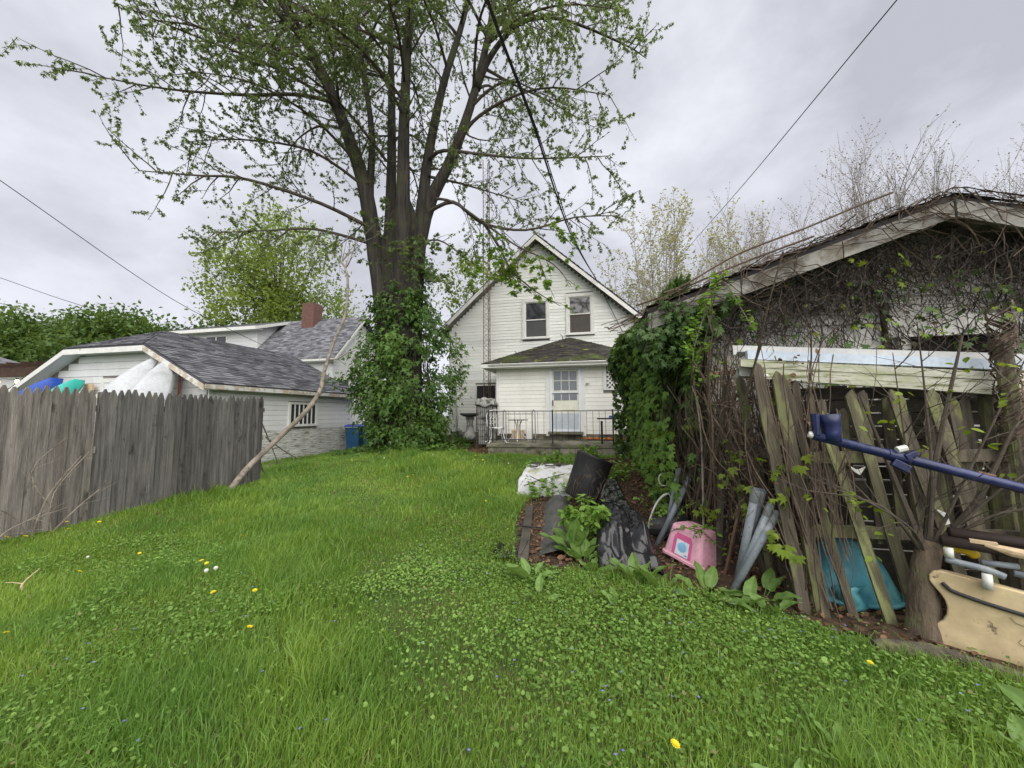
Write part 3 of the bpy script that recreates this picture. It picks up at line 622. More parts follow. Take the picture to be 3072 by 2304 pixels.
# neighbour's house behind it
def nhouse():
    N = T('neighbour_house', 'white neighbour house with grey roof, shed dormer and brick chimney', 'house', (-20, 21, 0))
    xr, xl, ye, yr = -14.6, -31, 18.6, 21.6; ez, rz = 4.78, 8.0
    wall = MB().prism([(xr - .4, ye + .4, 0), (xr - .4, 24.6, 0), (xr - .4, 24.6, ez), (xr - .4, yr, rz - .35), (xr - .4, ye + .4, ez + .1)], (xl - xr + .8, 0, 0)).build('wall', MAT['nsiding'], N)
    me = board_mesh('lap_board', MAT['nsiding'], .022)
    siding(wall, (xr - .4, 0, 0), (0, 1, 0), (1, 0, 0), lambda a, b: [(max(ye + .42, ye + .4 + (b - ez) * .93), min(24.5, 24.6 - (b - ez) * .93) if b > ez else 24.5)], .6, 7.4, .24, me, seg=9)
    for z in (2.2,):
        for y in (19.6,):
            f = MB().bx(xr - .4, xr - .34, y - .08, y + .9, z - .1, z + 1.5).build('window', MAT['trim'], N); MB().bx(xr - .34, xr - .335, y, y + .82, z, z + 1.4).build('pane', MAT['glass'], f)
    siding(wall, (0, ye + .4, 0), (1, 0, 0), (0, -1, 0), lambda a, b: [(xr - 5, xr - .42)], 2.5, 4.6, .24, me, seg=6)
    q = [(xl, ye, ez), (xr, ye, ez), (xr, yr, rz), (xl, yr, rz)]
    rf = slab(N, 'roof', q, .06, MAT['shingle']); slab(rf, 'roof_slope', [(xl, 25, ez - .3), (xr, 25, ez - .3), (xr, yr + .002, rz), (xl, yr + .002, rz)], .06, MAT['shingle'])
    L = lambda p: Vector(p) + Vector((0, 0, .012))
    shingles(rf, [L((-22.5, ye, ez)), L(q[1]), L(q[2]), L((-22.5, yr, rz))], MAT['shingle'], .15, .33)
    MB().bx(xl, xr, ye - .08, ye - .005, ez - .14, ez - .02).build('gutter', MAT['trim'], rf)
    MB().bx(xl, xr - .02, ye + .0, ye + .4, ez - .18, ez - .15).build('soffit', MAT['nsiding'], rf)
    d0 = Vector((xr + .004, ye, ez - .02)); d1 = Vector((xr + .004, yr, rz - .02)); MB().prism([d0, d1, d1 - Vector((0, 0, .2)), d0 - Vector((0, 0, .2))], (.03, 0, 0)).build('rake_board', MAT['trim'], rf)
    # shed dormer
    dx0, dx1, yd, zt = -27.2, -21.0, 19.45, 7.12
    dm = MB().bx(dx0, dx1, yd, yr - .05, 5.2, zt - .05)
    dm.prism([(dx1, yd, zt - .055), (dx1, yr - .05, zt - .055), (dx1, yr - .05, rz - .12)], (dx0 - dx1, 0, 0))
    dw = dm.build('dormer', MAT['nsiding'], N)
    siding(dw, (0, yd, 0), (1, 0, 0), (0, -1, 0), lambda a, b: cut(dx0 + .05, dx1 - .05, [(-25.1, -23.3)] if a < 6.75 and b > 5.9 else []), 5.6, 7.0, .23, me, seg=5)
    siding(dw, (dx1, 0, 0), (0, 1, 0), (1, 0, 0), lambda a, b: [(yd + .05, min(yr - .1, yd + .3 + max(0, (a - 5.55)) * .93))], 5.55, 7.0, .23, me, seg=5)
    f = MB().bx(-25.1, -23.3, yd - .05, yd - .001, 5.9, 6.75).build('window', MAT['trim'], dw)
    MB().bx(-25.0, -24.25, yd - .056, yd - .051, 5.98, 6.66).build('pane', MAT['glass'], dw); MB().bx(-24.15, -23.4, yd - .056, yd - .051, 5.98, 6.66).build('pane', MAT['glass'], dw)
    a = [Vector((dx0 - .8, yd - .55, zt)), Vector((dx1 + .45, yd - .55, zt)), Vector((dx1 + .45, yr, rz + .04)), Vector((dx0 - .8, yr, rz + .04))]
    dr = slab(dw, 'dormer_roof', a, .05, MAT['shingle'])
    MB().bx(dx0 - .8, dx1 + .45, yd - .58, yd - .552, zt - .24, zt - .03).build('dormer_fascia', MAT['trim'], dw)
    MB().prism([a[1] + Vector((.003, .0, -.03)), a[2] + Vector((.003, 0, -.03)), a[2] + Vector((.003, 0, -.22)), a[1] + Vector((.003, 0, -.24))], (.03, 0, 0)).build('dormer_rake', MAT['trim'], dw)
    MB().bx(dx0 - .7, dx1 + .43, yd - .55, yd - .002, zt - .2, zt - .17).build('dormer_soffit', MAT['nsiding'], dw)
    c = MB().bx(-19.0, -18.1, 20.9, 21.7, 7.0, 9.0).build('chimney', MAT['brick'], rf)
nhouse()

# far left roof and pergola beam
def farleft():
    B = T('far_shed', 'dark hip roof with white fascia at the far left above the fence', 'building', (-29.1, 14.1, 0), (0, 0, R(64)))
    e = [Vector((-14, 0, 3.98)), Vector((0, 0, 3.98)), Vector((-4.2, 4.2, 5.9)), Vector((-14, 4.2, 5.9))]
    MB().bx(-13.5, -.5, .5, 8, 0, 3.9).build('wall', MAT['nsiding'], B, local=True)
    rf = MB().poly(e).poly([e[1], Vector((0, 8.4, 3.98)), e[2]]).build('roof', MAT['shingle'], B, local=True, solid=.06)
    so_ = wl(rf); shingles(rf, [v + Vector((0, 0, .01)) + so_ for v in (e[0], e[1], e[2] + Vector((.01, 0, 0)), e[3])], MAT['shingle'], .2, .5)
    MB().bx(-14, 0, -.04, -.005, 3.74, 3.95).build('fascia', MAT['trim'], B, local=True)
    Pg = T('pergola', 'dark brown timber pergola beam behind the fence at far left', 'pergola', (-19, 9, 0))
    MB().bx(-24, -17.6, 8.95, 9.1, 2.9, 3.22).build('beam', MAT['brown'], Pg)
    for x in (-23.8, -17.75): MB().bx(x - .07, x + .07, 8.96, 9.09, 0, 2.9).build('post', MAT['brown'], Pg)
    for i in range(9): MB().bx(-23.6 + i * .7, -23.55 + i * .7, 8.5, 10.9, 3.225, 3.33).build('rafter', MAT['brown'], Pg)
    m, t, b, o = nodes('lit_bulb'); b.inputs['Emission Color'].default_value = (1, .62, .25, 1); b.inputs['Emission Strength'].default_value = 6; b.inputs['Base Color'].default_value = (.8, .6, .3, 1)
    SL = T('string_light', 'string of small lit bulbs hanging under the brown pergola', 'lights', (-20, 8.8, 2.8))
    pts = [(-22.2 + i * .2, 8.85, 2.82 - .05 * math.sin((i % 5) / 5 * math.pi)) for i in range(24)]
    MB().tube(pts, .008, 4).build('cord', MAT['cable'], SL)
    for x in (-20.52, -19.52, -21.5, -18.4):
        bo = MB().lathe([(.0, -.1), (.04, -.08), (.055, -.03), (.03, .02), (.0, .03)], (x, 8.85, 2.74), 8).build('bulb', m, SL, smooth=True)
        MB().lathe([(.032, .0), (.035, .06), (0, .065)], (x, 8.85, 2.755), 8).build('socket', MAT['blacktrim'], bo)
farleft()

# vine covered garage on the right
GX, GW0, GW1, GY, GYB = 3.34, 1.26, 5.42, 4.46, 9.4; GE, GA = 2.60, 3.52; GS = (GA - GE) / (GX - .6)
def rgarage():
    A = T('vine_covered_garage', 'low white garage with a shallow gable overgrown by dead vines', 'garage', (GX, 7, 0))
    zr = lambda x: GA - GS * abs(x - GX)
    w = MB().prism([(GW0, GY + .03, -.1), (GW1, GY + .03, -.1), (GW1, GY + .03, zr(GW1) - .12), (GX, GY + .03, GA - .12), (GW0, GY + .03, zr(GW0) - .12)], (0, GYB - GY, 0)).build('wall', MAT['garage'], A)
    WN = (3.12, 3.86, 1.55, 2.24)
    def rg(a, b):
        h = (GA - .16 - b) / GS; q0, q1 = max(GW0, GX - h), min(GW1, GX + h)
        if q1 - q0 < .1: return []
        return cut(q0, q1, [(WN[0] - .1, WN[1] + .1)] if b > WN[2] and a < WN[3] + .22 else [])
    siding(w, (0, GY + .03, 0), (1, 0, 0), (0, -1, 0), rg, .02, 3.55, .265, board_mesh('broad_board', MAT['garage'], .026), name='wide_board', seg=2.4)
    f = MB().bx(WN[0] - .1, WN[0], GY - .03, GY + .029, WN[2], WN[3]).bx(WN[1], WN[1] + .1, GY - .03, GY + .029, WN[2], WN[3]).bx(WN[0] - .18, WN[1] + .16, GY - .034, GY + .028, WN[3], WN[3] + .2).bx(WN[0] - .1, WN[1] + .1, GY - .05, GY + .028, WN[2] - .05, WN[2]).build('window', MAT['garage'], A)
    MB().bx(WN[0], WN[1], GY + .02, GY + .027, WN[2], WN[3]).build('pane', MAT['dark'], f)
    MB().bx(2.90, 2.965, GY - .03, GY - .002, 1.6, 2.6).build('batten', MAT['vined'], A)
    xl, xr, y0, y1 = .6, 2 * GX - .6, GY - .32, GYB + .25
    rf = slab(A, 'roof', [(xl, y0, GE), (GX, y0, GA), (GX, y1, GA), (xl, y1, GE)], .05, MAT['oldroof']); slab(rf, 'roof_slope', [(xr, y0, GE), (GX + .002, y0, GA), (GX + .002, y1, GA), (xr, y1, GE)], .05, MAT['oldroof'])
    U = lambda x, y, z: Vector((x, y, z + .012))
    shingles(rf, [U(xl, y1, GE), U(xl, y0 - .03, GE), U(GX, y0 - .03, GA), U(GX, y1, GA)], MAT['oldroof'], .15, .3, .02); shingles(rf, [U(xr, y0 - .03, GE), U(xr, y1, GE), U(GX, y1, GA), U(GX, y0 - .03, GA)], MAT['oldroof'], .15, .3, .02)
    for xe in (xl, xr):
        n = 3
        for i in range(n):
            a = Vector((xe, y0 - .003, GE - .052)).lerp(Vector((GX, y0 - .003, GA - .052)), i / n); b = Vector((xe, y0 - .003, GE - .052)).lerp(Vector((GX, y0 - .003, GA - .052)), (i + 1) / n - .004)
            d = Vector((0, 0, -.17)); MB().prism([a, b, b + d, a + d], (0, -.024 - .003 * (i % 2), 0)).build('fascia_board', MAT['dirtytrim'], rf)
        a = Vector((xe, y0 + .02, GE - .12)); b = Vector((GX, y0 + .02, GA - .12)); MB().prism([a, b, b + Vector((0, 0, -.02)), a + Vector((0, 0, -.02))], (0, .32, 0)).build('soffit', MAT['dirtytrim'], rf)
    MB().prism([(xl + .004, y0, GE - .05), (xl + .03, y0, GE - .05), (xl + .03, y0, GE - .2), (xl + .004, y0, GE - .2)], (0, y1 - y0, 0)).build('fascia_board', MAT['dirtytrim'], rf)
rgarage()
# ================================================================ trees
def rv(s=1): return Vector((random.gauss(0, s), random.gauss(0, s), random.gauss(0, s)))
def smooth_path(pts, n=4):
    """Catmull-Rom through control points"""
    P = [Vector(p) for p in pts]; out = []
    for i in range(len(P) - 1):
        p0 = P[max(i - 1, 0)]; p1 = P[i]; p2 = P[i + 1]; p3 = P[min(i + 2, len(P) - 1)]
        for j in range(n):
            t = j / n; out.append(.5 * ((2 * p1) + (p2 - p0) * t + (2 * p0 - 5 * p1 + 4 * p2 - p3) * t * t + (3 * p1 - p0 - 3 * p2 + p3) * t ** 3))
    out.append(P[-1]); return out
def branch_path(a, d, L, bend=.25, up=.1, n=5):
    p = Vector(a); d = Vector(d).normalized(); out = [p.copy()]
    for i in range(n):
        d = (d + rv(bend * .35) + Vector((0, 0, up / n))).normalized(); p = p + d * (L / n); out.append(p.copy())
    return out
class Foliage:
    def __init__(s): s.p = []; s.t = []; s.n = []; s.s = []
    def leaf(s, p, tip, nrm, size): s.p.append(tuple(p)); s.t.append(tuple(tip)); s.n.append(tuple(nrm)); s.s.append(size)
    def build(s, name, tpl, mat, parent, tint=None):
        if not s.p: return
        return leaves(name, tpl, np.array(s.p), np.array(s.t), np.array(s.n), np.array(s.s), mat, parent, tint)
def twig_leaves(F, path, per, size, droop=.6, start=.25):
    k = len(path)
    for i in range(k):
        if i / (k - 1) < start: continue
        for _ in range(per):
            f = random.random(); p = path[i] if i == k - 1 else path[i].lerp(path[i + 1], f)
            a = random.uniform(0, 6.283); tip = Vector((math.cos(a), math.sin(a), -droop + random.gauss(0, .35)))
            q = p + rv(size * .25); n = Vector((random.gauss(0, .55), random.gauss(0, .55), 1))
            F.leaf(q, tip, n, size * random.uniform(.6, 1.25))
def ramify(mb, F, path, r0, level, spec):
    """spec per level: dict(gap, len, ang, r, n, sides, up); last level carries leaves"""
    if level >= len(spec): return
    q = spec[level]; L = sum((path[i + 1] - path[i]).length for i in range(len(path) - 1)); s = q.get('start', .15) * L; acc = 0; i = 0
    pos_ = []
    while s < L:
        pos_.append(s); s += q['gap'] * random.uniform(.6, 1.4)
    cum = [0]
    for i in range(len(path) - 1): cum.append(cum[-1] + (path[i + 1] - path[i]).length)
    for s in pos_:
        i = max(k for k in range(len(cum)) if cum[k] <= s); i = min(i, len(path) - 2)
        seg = path[i + 1] - path[i]; p = path[i] + seg * ((s - cum[i]) / max(seg.length, 1e-5)); d = seg.normalized()
        pr = d.cross(rv()).normalized(); ang = R(random.gauss(q['ang'], 12)); dd = d * math.cos(ang) + pr * math.sin(ang); dd.z += q.get('lift', 0)
        Lb = q['len'] * random.uniform(.55, 1.25) * (1 - q.get('taper', .45) * s / L); rb = q['r'] * random.uniform(.8, 1.2)
        pth = branch_path(p, dd, Lb, q.get('bend', .3), q.get('up', .1), q.get('n', 4))
        mb.tube(pth, [rb * (1 - .75 * t / (len(pth) - 1)) for t in range(len(pth))], q.get('sides', 4), cap=False)
        if 'leaf' in q: twig_leaves(F, pth, q['leaf'], q['size'], q.get('droop', .5), q.get('ls', .2))
        ramify(mb, F, pth, rb, level + 1, spec)

def big_maple():
    bx, by = -6.1, 11.2; z0 = gz(bx, by)
    TR = T('maple_tree', 'huge multi-stemmed maple with dark bark and sparse fresh spring leaves', 'tree', (bx, by, z0))
    mb = MB(); prof = [(-.3, .95), (0, .85), (.5, .66), (1.5, .57), (3, .54), (4.2, .54), (5.2, .60), (6.2, .66), (7.0, .60), (7.8, .42), (8.6, .15)]; n = 34; b = 0
    rows = []
    for z, r in prof:
        row = []
        for j in range(n):
            a = 2 * math.pi * j / n
            rr = r * (1 + (.05 + .02 * max(0, z - 4)) * math.sin(5 * a + z * .3) + .035 * math.sin(11 * a - z * .4) + .03 * random.uniform(-1, 1)); ex = 1 + .12 * max(0, min(1, (z - 4) / 2))
            row.append((bx - .14 * max(0, min(1, (z - 4) / 3)) + rr * ex * math.cos(a), by + rr * .85 * math.sin(a), z0 + z))
        rows.append(row)
    for r_ in rows: mb.v += r_
    for i in range(len(rows) - 1):
        for j in range(n): mb.f.append((i * n + j, i * n + (j + 1) % n, (i + 1) * n + (j + 1) % n, (i + 1) * n + j))
    mb.f.append(tuple((len(rows) - 1) * n + j for j in range(n)))
    mb.build('trunk', MAT['bark'], TR, smooth=True)
    y = by
    stems = [
        ([(-6.45, y, 3.4), (-7.0, y - .1, 6.2), (-7.25, y - .2, 7.6), (-7.6, y - .4, 9.6), (-8.2, y - .9, 11.7), (-8.9, y - 1.5, 13.6), (-10.0, y - 2.2, 15.6), (-10.8, y - 2.6, 17.6)], .46, .07),
        ([(-6.35, y + .2, 3.6), (-6.8, y + .2, 7.2), (-6.85, y + .2, 9.0), (-6.95, y + .3, 12.2), (-7.2, y + .5, 15.6), (-7.3, y + .5, 19)], .36, .06),
        ([(-6.05, y - .2, 3.4), (-6.05, y - .35, 7.2), (-6.05, y - .4, 9.0), (-6.0, y - .5, 12.0), (-5.75, y - .7, 15.5), (-5.5, y - .8, 19)], .42, .07),
        ([(-5.95, y + .1, 4.0), (-5.6, y + .1, 8.3), (-5.43, y + .1, 10.2), (-4.85, y, 12.8), (-4.1, y, 15.2), (-3.5, y, 18)], .31, .06),
        ([(-5.95, y - .15, 4.4), (-5.3, y - .3, 8.0), (-4.3, y - .4, 9.9), (-3.55, y - .4, 12.0), (-3.0, y - .4, 14.4), (-2.7, y - .4, 17)], .32, .06),
        ([(-7.40, y - .3, 8.3), (-7.38, y - .28, 9.4), (-7.42, y - .2, 11.4), (-7.95, y, 14.0), (-8.5, y + .3, 16.4), (-9.0, y + .5, 19)], .18, .05),
        ([(-3.5, y - .4, 12.1), (-3.0, y - .5, 13.0), (-2.0, y - .7, 13.7), (-.7, y - 1.0, 13.2), (1.0, y - 1.3, 11.7), (1.6, y - 1.5, 10.9)], .15, .006),
    ]
    paths = []
    for pts, r0, r1 in stems:
        p = smooth_path(pts, 4); k = len(p); paths.append((p, r0, r1))
        MB().tube(p, [r0 + (r1 - r0) * (i / (k - 1)) ** .62 for i in range(k)], 12, wob=.07).build('limb', MAT['bark'], TR, smooth=True)
    # side branches: start, then control points
    side = [
        [(-8.3, 10.2, 12.0), (-8.6, 9, 11.3), (-9.6, 8.0, 10.6), (-10.7, 6.9, 10.0), (-11.6, 6.0, 9.7)],
        [(-7.2, 10.9, 7.8), (-8.2, 9.6, 8.1), (-9.2, 8.0, 8.0), (-9.9, 7.2, 7.7), (-10.8, 6.5, 7.5)],
        [(-7.3, 10.9, 7.3), (-8.2, 9.5, 7.2), (-8.9, 8.4, 6.7), (-9.4, 7.2, 6.1)],
        [(-8.9, 9.9, 13.4), (-9.6, 8.4, 12.6), (-10.2, 7.0, 11.8), (-10.4, 6.0, 10.9)],
        [(-8.4, 10.3, 12.2), (-9.2, 8.5, 11.9), (-9.8, 6.8, 11.2), (-10.0, 5.4, 10.5)],
        [(-7.5, 10.8, 9.3), (-8.6, 9.6, 9.9), (-9.9, 8.4, 9.6), (-10.6, 7.4, 8.9)],
        [(-9.6, 9.1, 15.0), (-10.4, 7.5, 14.2), (-10.9, 6.0, 12.9)],
        [(-7.0, 11.3, 10.5), (-7.6, 9.5, 11.3), (-8.2, 7.7, 11.2), (-8.6, 6.2, 10.4)],
        [(-6.0, 10.7, 11.5), (-6.2, 9.2, 12.0), (-6.6, 7.4, 11.6), (-6.8, 5.9, 10.6)],
        [(-6.0, 10.7, 12.6), (-5.4, 9.2, 12.7), (-4.9, 7.6, 12.1), (-4.6, 6.2, 11.0)],
        [(-6.9, 11.6, 11.5), (-7.8, 12.6, 12.6), (-9.3, 13.4, 13.4), (-11, 13.8, 13.6)],
        [(-7.2, 11.5, 14), (-8.3, 10.5, 14.6), (-9.4, 9.0, 14.2), (-10, 7.6, 13.2)],
        [(-5.4, 11.3, 10.3), (-4.5, 10.5, 9.9), (-3.0, 10.2, 9.3), (-1.5, 10, 8.8), (.6, 9.8, 8.4)],
        [(-4.3, 10.8, 9.9), (-3.5, 10.4, 10.6), (-2.2, 10, 10.8), (-.9, 9.6, 10.5), (.6, 9.2, 9.6)],
        [(-5.3, 10.9, 8.1), (-4.2, 10.6, 8.2), (-3.2, 10.4, 7.3), (-1.8, 10.2, 6.8), (-.4, 10.0, 6.9), (.8, 9.8, 6.7)],
        [(-5.0, 10.9, 8.6), (-4.1, 10.5, 8.1), (-2.8, 10.2, 6.95), (-2.0, 10.0, 6.25), (-1.0, 9.9, 5.6), (-.5, 9.8, 4.9)],
        [(-3.2, 10.4, 7.4), (-2.6, 10.2, 6.4), (-2.2, 10.1, 5.6), (-1.5, 10.0, 4.9), (-.8, 9.9, 4.4)],
        [(-5.6, 10.8, 7.0), (-4.6, 10.4, 6.9), (-3.7, 10.2, 6.2), (-3.0, 10.1, 5.6)],
        [(-3.1, 10.8, 13.6), (-1.8, 9.9, 13.2), (-.5, 9.0, 12.2), (.8, 8.2, 10.8)],
        [(-2.9, 10.8, 14.6), (-1.5, 10.8, 15), (0, 10.6, 14.3), (1.2, 10.2, 13)],
        [(-4.2, 11.2, 15), (-3.2, 9.6, 14.6), (-2.0, 8.0, 13.4), (-1.4, 6.8, 12.0)],
        [(-3.6, 10.8, 12), (-3.0, 9.4, 12.6), (-2.1, 8.0, 12.0), (-1.2, 7.0, 10.8)],
        [(-5.7, 10.5, 15.6), (-5.5, 8.8, 15.2), (-5.0, 7.0, 13.8), (-4.6, 5.6, 12)],
        [(-7.3, 11.7, 16), (-7.7, 9.6, 15.6), (-8.0, 7.4, 14.0), (-8.2, 5.9, 12.2)],
        [(-10.0, 9, 15.6), (-9.4, 7.6, 14.4), (-8.6, 6.0, 12.8), (-8.3, 4.8, 11.4)],
        [(-3.2, 11, 12.9), (-2.5, 12.3, 13.4), (-1.2, 13.2, 13.2), (.4, 13.6, 12.2)],
        [(-5.3, 11.2, 9.6), (-4.8, 12.6, 10.2), (-3.6, 13.2, 10.0), (-2.3, 13.2, 9.4)],
        [(-7.4, 11, 8.6), (-8.2, 12.2, 9.2), (-9.4, 13, 9.0), (-10.6, 13.2, 8.4)],
    ]
    for p, r0, r1 in paths[:6]:   # further side branches all round the stems
        for q in range(7):
            i = random.randint(int(len(p) * .45), len(p) - 2); c = p[i]; a = random.uniform(0, 6.283); L = random.uniform(2.4, 4.6); d = Vector((math.cos(a) - .15, math.sin(a) * .8 - .3, 0))
            side.append([c, c + d * L * .35 + Vector((0, 0, .5)), c + d * L * .7 + Vector((0, 0, .3)), c + d * L + Vector((0, 0, -.5))])
    br = MB(); F = Foliage()
    sp = [dict(gap=.27, len=1.7, ang=48, r=.017, n=5, sides=4, up=-.05, lift=-.05, start=.22, taper=.35, bend=.35, leaf=1, size=.088, ls=.3, droop=.5),
          dict(gap=.27, len=.72, ang=50, r=.007, n=4, sides=3, up=-.25, start=.2, bend=.35, leaf=7, size=.078, droop=.75)]
    thin = [dict(gap=.5, len=1.0, ang=48, r=.01, n=4, sides=4, up=-.3, lift=-.1, start=.3, taper=.35, bend=.35, leaf=2, size=.1, ls=.3, droop=.7)]; F3 = Foliage()
    for si, pts in enumerate(side):
        p = smooth_path(pts, 4); k = len(p); r0 = .07 if len(pts) > 4 else .055
        if si in (15, 16, 17):
            br.tube(p, [r0 * .7 * (1 - .86 * i / (k - 1)) for i in range(k)], 7, cap=False); ramify(br, F3, p, r0, 0, thin); continue
        br.tube(p, [r0 * (1 - .86 * i / (k - 1)) for i in range(k)], 7, cap=False); ramify(br, F, p, r0, 0, sp)
        twig_leaves(F, p[-5:], 5, .11, .5, 0)
    # upright shoots off the upper stems keep the crown full at the top of the picture
    up = [dict(gap=.75, len=2.6, ang=52, r=.035, n=6, sides=5, up=.1, start=.42, taper=.3, bend=.3), dict(gap=.42, len=1.2, ang=48, r=.011, n=4, sides=3, up=-.1, start=.2, bend=.35, leaf=5, size=.08, droop=.6), dict(gap=.4, len=.5, ang=50, r=.006, n=3, sides=3, up=-.2, start=.2, leaf=5, size=.075, droop=.7)]
    for p, r0, r1 in paths[:6]: ramify(br, F, p, r0, 0, up)
    ramify(br, F, paths[6][0], .1, 0, sp)
    # small tufts sprouting from trunk and stems
    tuft = [dict(gap=.16, len=.55, ang=70, r=.006, n=3, sides=3, up=.0, start=.0, bend=.4, leaf=5, size=.12, droop=.5)]
    F2 = Foliage()
    for pts in ([(-5.9, 10.55, 4.9), (-5.7, 10.5, 6.2), (-5.4, 10.5, 7.2)], [(-7.3, 10.7, 6.6), (-7.4, 10.6, 8.2)], [(-6.4, 10.5, 6.2), (-6.3, 10.4, 8.4)], [(-5.6, 10.4, 6.6), (-4.6, 10.2, 6.6), (-3.8, 10.1, 6.0)], [(-5.5, 10.3, 5.6), (-4.6, 10.0, 5.7), (-3.9, 9.9, 5.2)]):
        q = smooth_path(pts, 3); ramify(br, F2, q, .03, 0, tuft)
    for pts in ([(-2.4, 10.1, 6.4), (-2.5, 10.0, 5.6), (-2.45, 9.95, 5.1)], [(-1.9, 10.0, 6.2), (-2.0, 9.9, 5.4), (-1.9, 9.9, 4.9)], [(-2.9, 10.1, 6.8), (-2.2, 10.0, 5.5), (-1.5, 9.9, 4.8)], [(-1.4, 9.9, 5.9), (-1.2, 9.8, 5.2), (-.95, 9.8, 4.6)], [(-3.3, 10.1, 6.3), (-3.4, 10, 5.7), (-3.2, 10, 5.3)], [(-1.0, 9.9, 6.7), (-.6, 9.8, 6.2), (-.4, 9.7, 5.9)]):
        q = smooth_path(pts, 3); br.tube(q, [.012 - .001 * i for i in range(len(q))], 4, cap=False); ramify(br, F3, q, .01, 0, tuft)
    br.build('branches', MAT['twig'], TR)['kind'] = 'stuff'
    F.build('crown', MAPLE_S, MAT['maple'], TR); F2.build('trunk_tuft', MAPLE, MAT['maple'], TR); F3.build('hanging_leaves', MAPLE, MAT['mapleb'], TR)
    print('maple leaves', len(F.p), len(F2.p), len(F3.p))
big_maple()

# creeper round the maple trunk
def creeper():
    bx, by = -6.1, 11.2; z0 = gz(bx, by)
    C = T('creeper_bush', 'dense dark green creeper wrapped around the base of the big maple', 'shrub', (bx, by, z0))
    # leaves gathered in clumps of different size and tone that hang off the stems
    m = 380; z = rng.beta(1.05, 1.5, m) * 6.6; a = rng.uniform(0, 2 * np.pi, m)
    base = np.interp(z, [0, .4, 1.2, 2.0, 2.8, 3.5, 4.3, 5.2, 6.6], [1.05, 1.1, 1.3, 1.55, 1.6, 1.3, .95, .75, .65])
    arm = .85 * np.exp(-((np.cos(a) - .95) / .4) ** 2) * np.exp(-((z - 2.6) / .6) ** 2) + .9 * np.exp(-((np.cos(a) + .97) / .35) ** 2) * np.exp(-((z - 2.0) / .5) ** 2)
    rr = base * rng.uniform(.62, 1.2, m) + arm * rng.random(m); hug = rng.random(m) < .3; rr = np.where(hug, rng.uniform(.72, 1.0, m), rr); z = np.where(hug, z * .75, z); cc = np.stack([bx + rr * np.cos(a), by + rr * .9 * np.sin(a), z0 + .1 + z], -1); cr = rng.uniform(.13, .36, m) * np.interp(z, [0, 4, 6.6], [1, .9, .6]); ct = rng.random(m)
    n = 17500; w = cr ** 1.6 * np.interp(z, [0, 3.5, 6.6], [1, 1, .8]); idx = rng.choice(m, n, p=w / w.sum()); P = cc[idx] + rng.normal(0, .62, (n, 3)) * cr[idx][:, None]; P[:, 2] = np.maximum(P[:, 2], z0 + .03)
    dx = P[:, 0] - bx; dy = P[:, 1] - by; out = norm(np.stack([dx, dy, np.zeros(n)], -1)); keep = np.hypot(dx, dy) > np.interp(P[:, 2] - z0, [0, 2, 6], [.8, .6, .55]); P = P[keep]; out = out[keep]; k = len(P)
    nrm = out * .8 + rng.normal(0, .5, (k, 3)) + np.array([0, 0, .75]); tip = np.array([0, 0, -1.0]) + out * .8 + rng.normal(0, .5, (k, 3))
    leaves('foliage', MAPLE_S, P, tip, nrm, rng.uniform(.07, .2, k), MAT['creeper'], C, np.clip(ct[idx][keep] * .6 + rng.random(k) * .4, 0, 1))
    mb = MB()
    for i in range(46):
        a = random.uniform(0, 6.28); p = Vector((bx + .95 * math.cos(a), by + .85 * math.sin(a), z0 - .05)); path = [p.copy()]
        for j in range(7):
            p = p + Vector((random.gauss(0, .1), random.gauss(0, .1), .55)); d = Vector((p.x - bx, p.y - by, 0)); rr = .75 + .35 * random.random() * (1 if j < 4 else .3); d = d.normalized() * rr; p.x, p.y = bx + d.x, by + d.y; path.append(p.copy())
        mb.tube(path, [.018 * (1 - .1 * t) for t in range(len(path))], 4, cap=False)
    mb.build('stems', MAT['vined'], C)['kind'] = 'stuff'
    # ground skirt of the same plant
    n = 1900; rr = 1.1 + 1.3 * rng.random(n) ** 1.6; a = rng.uniform(0, 2 * np.pi, n); x = bx + rr * np.cos(a); y = by + rr * .8 * np.sin(a)
    P = np.stack([x, y, g(x, y) + rng.uniform(.02, .22, n)], -1); leaves('skirt', MAPLE, P, rng.normal(0, 1, (n, 3)) * [1, 1, .3], rng.normal(0, .4, (n, 3)) + [0, 0, 1], rng.uniform(.08, .14, n), MAT['creeper'], C)
creeper()

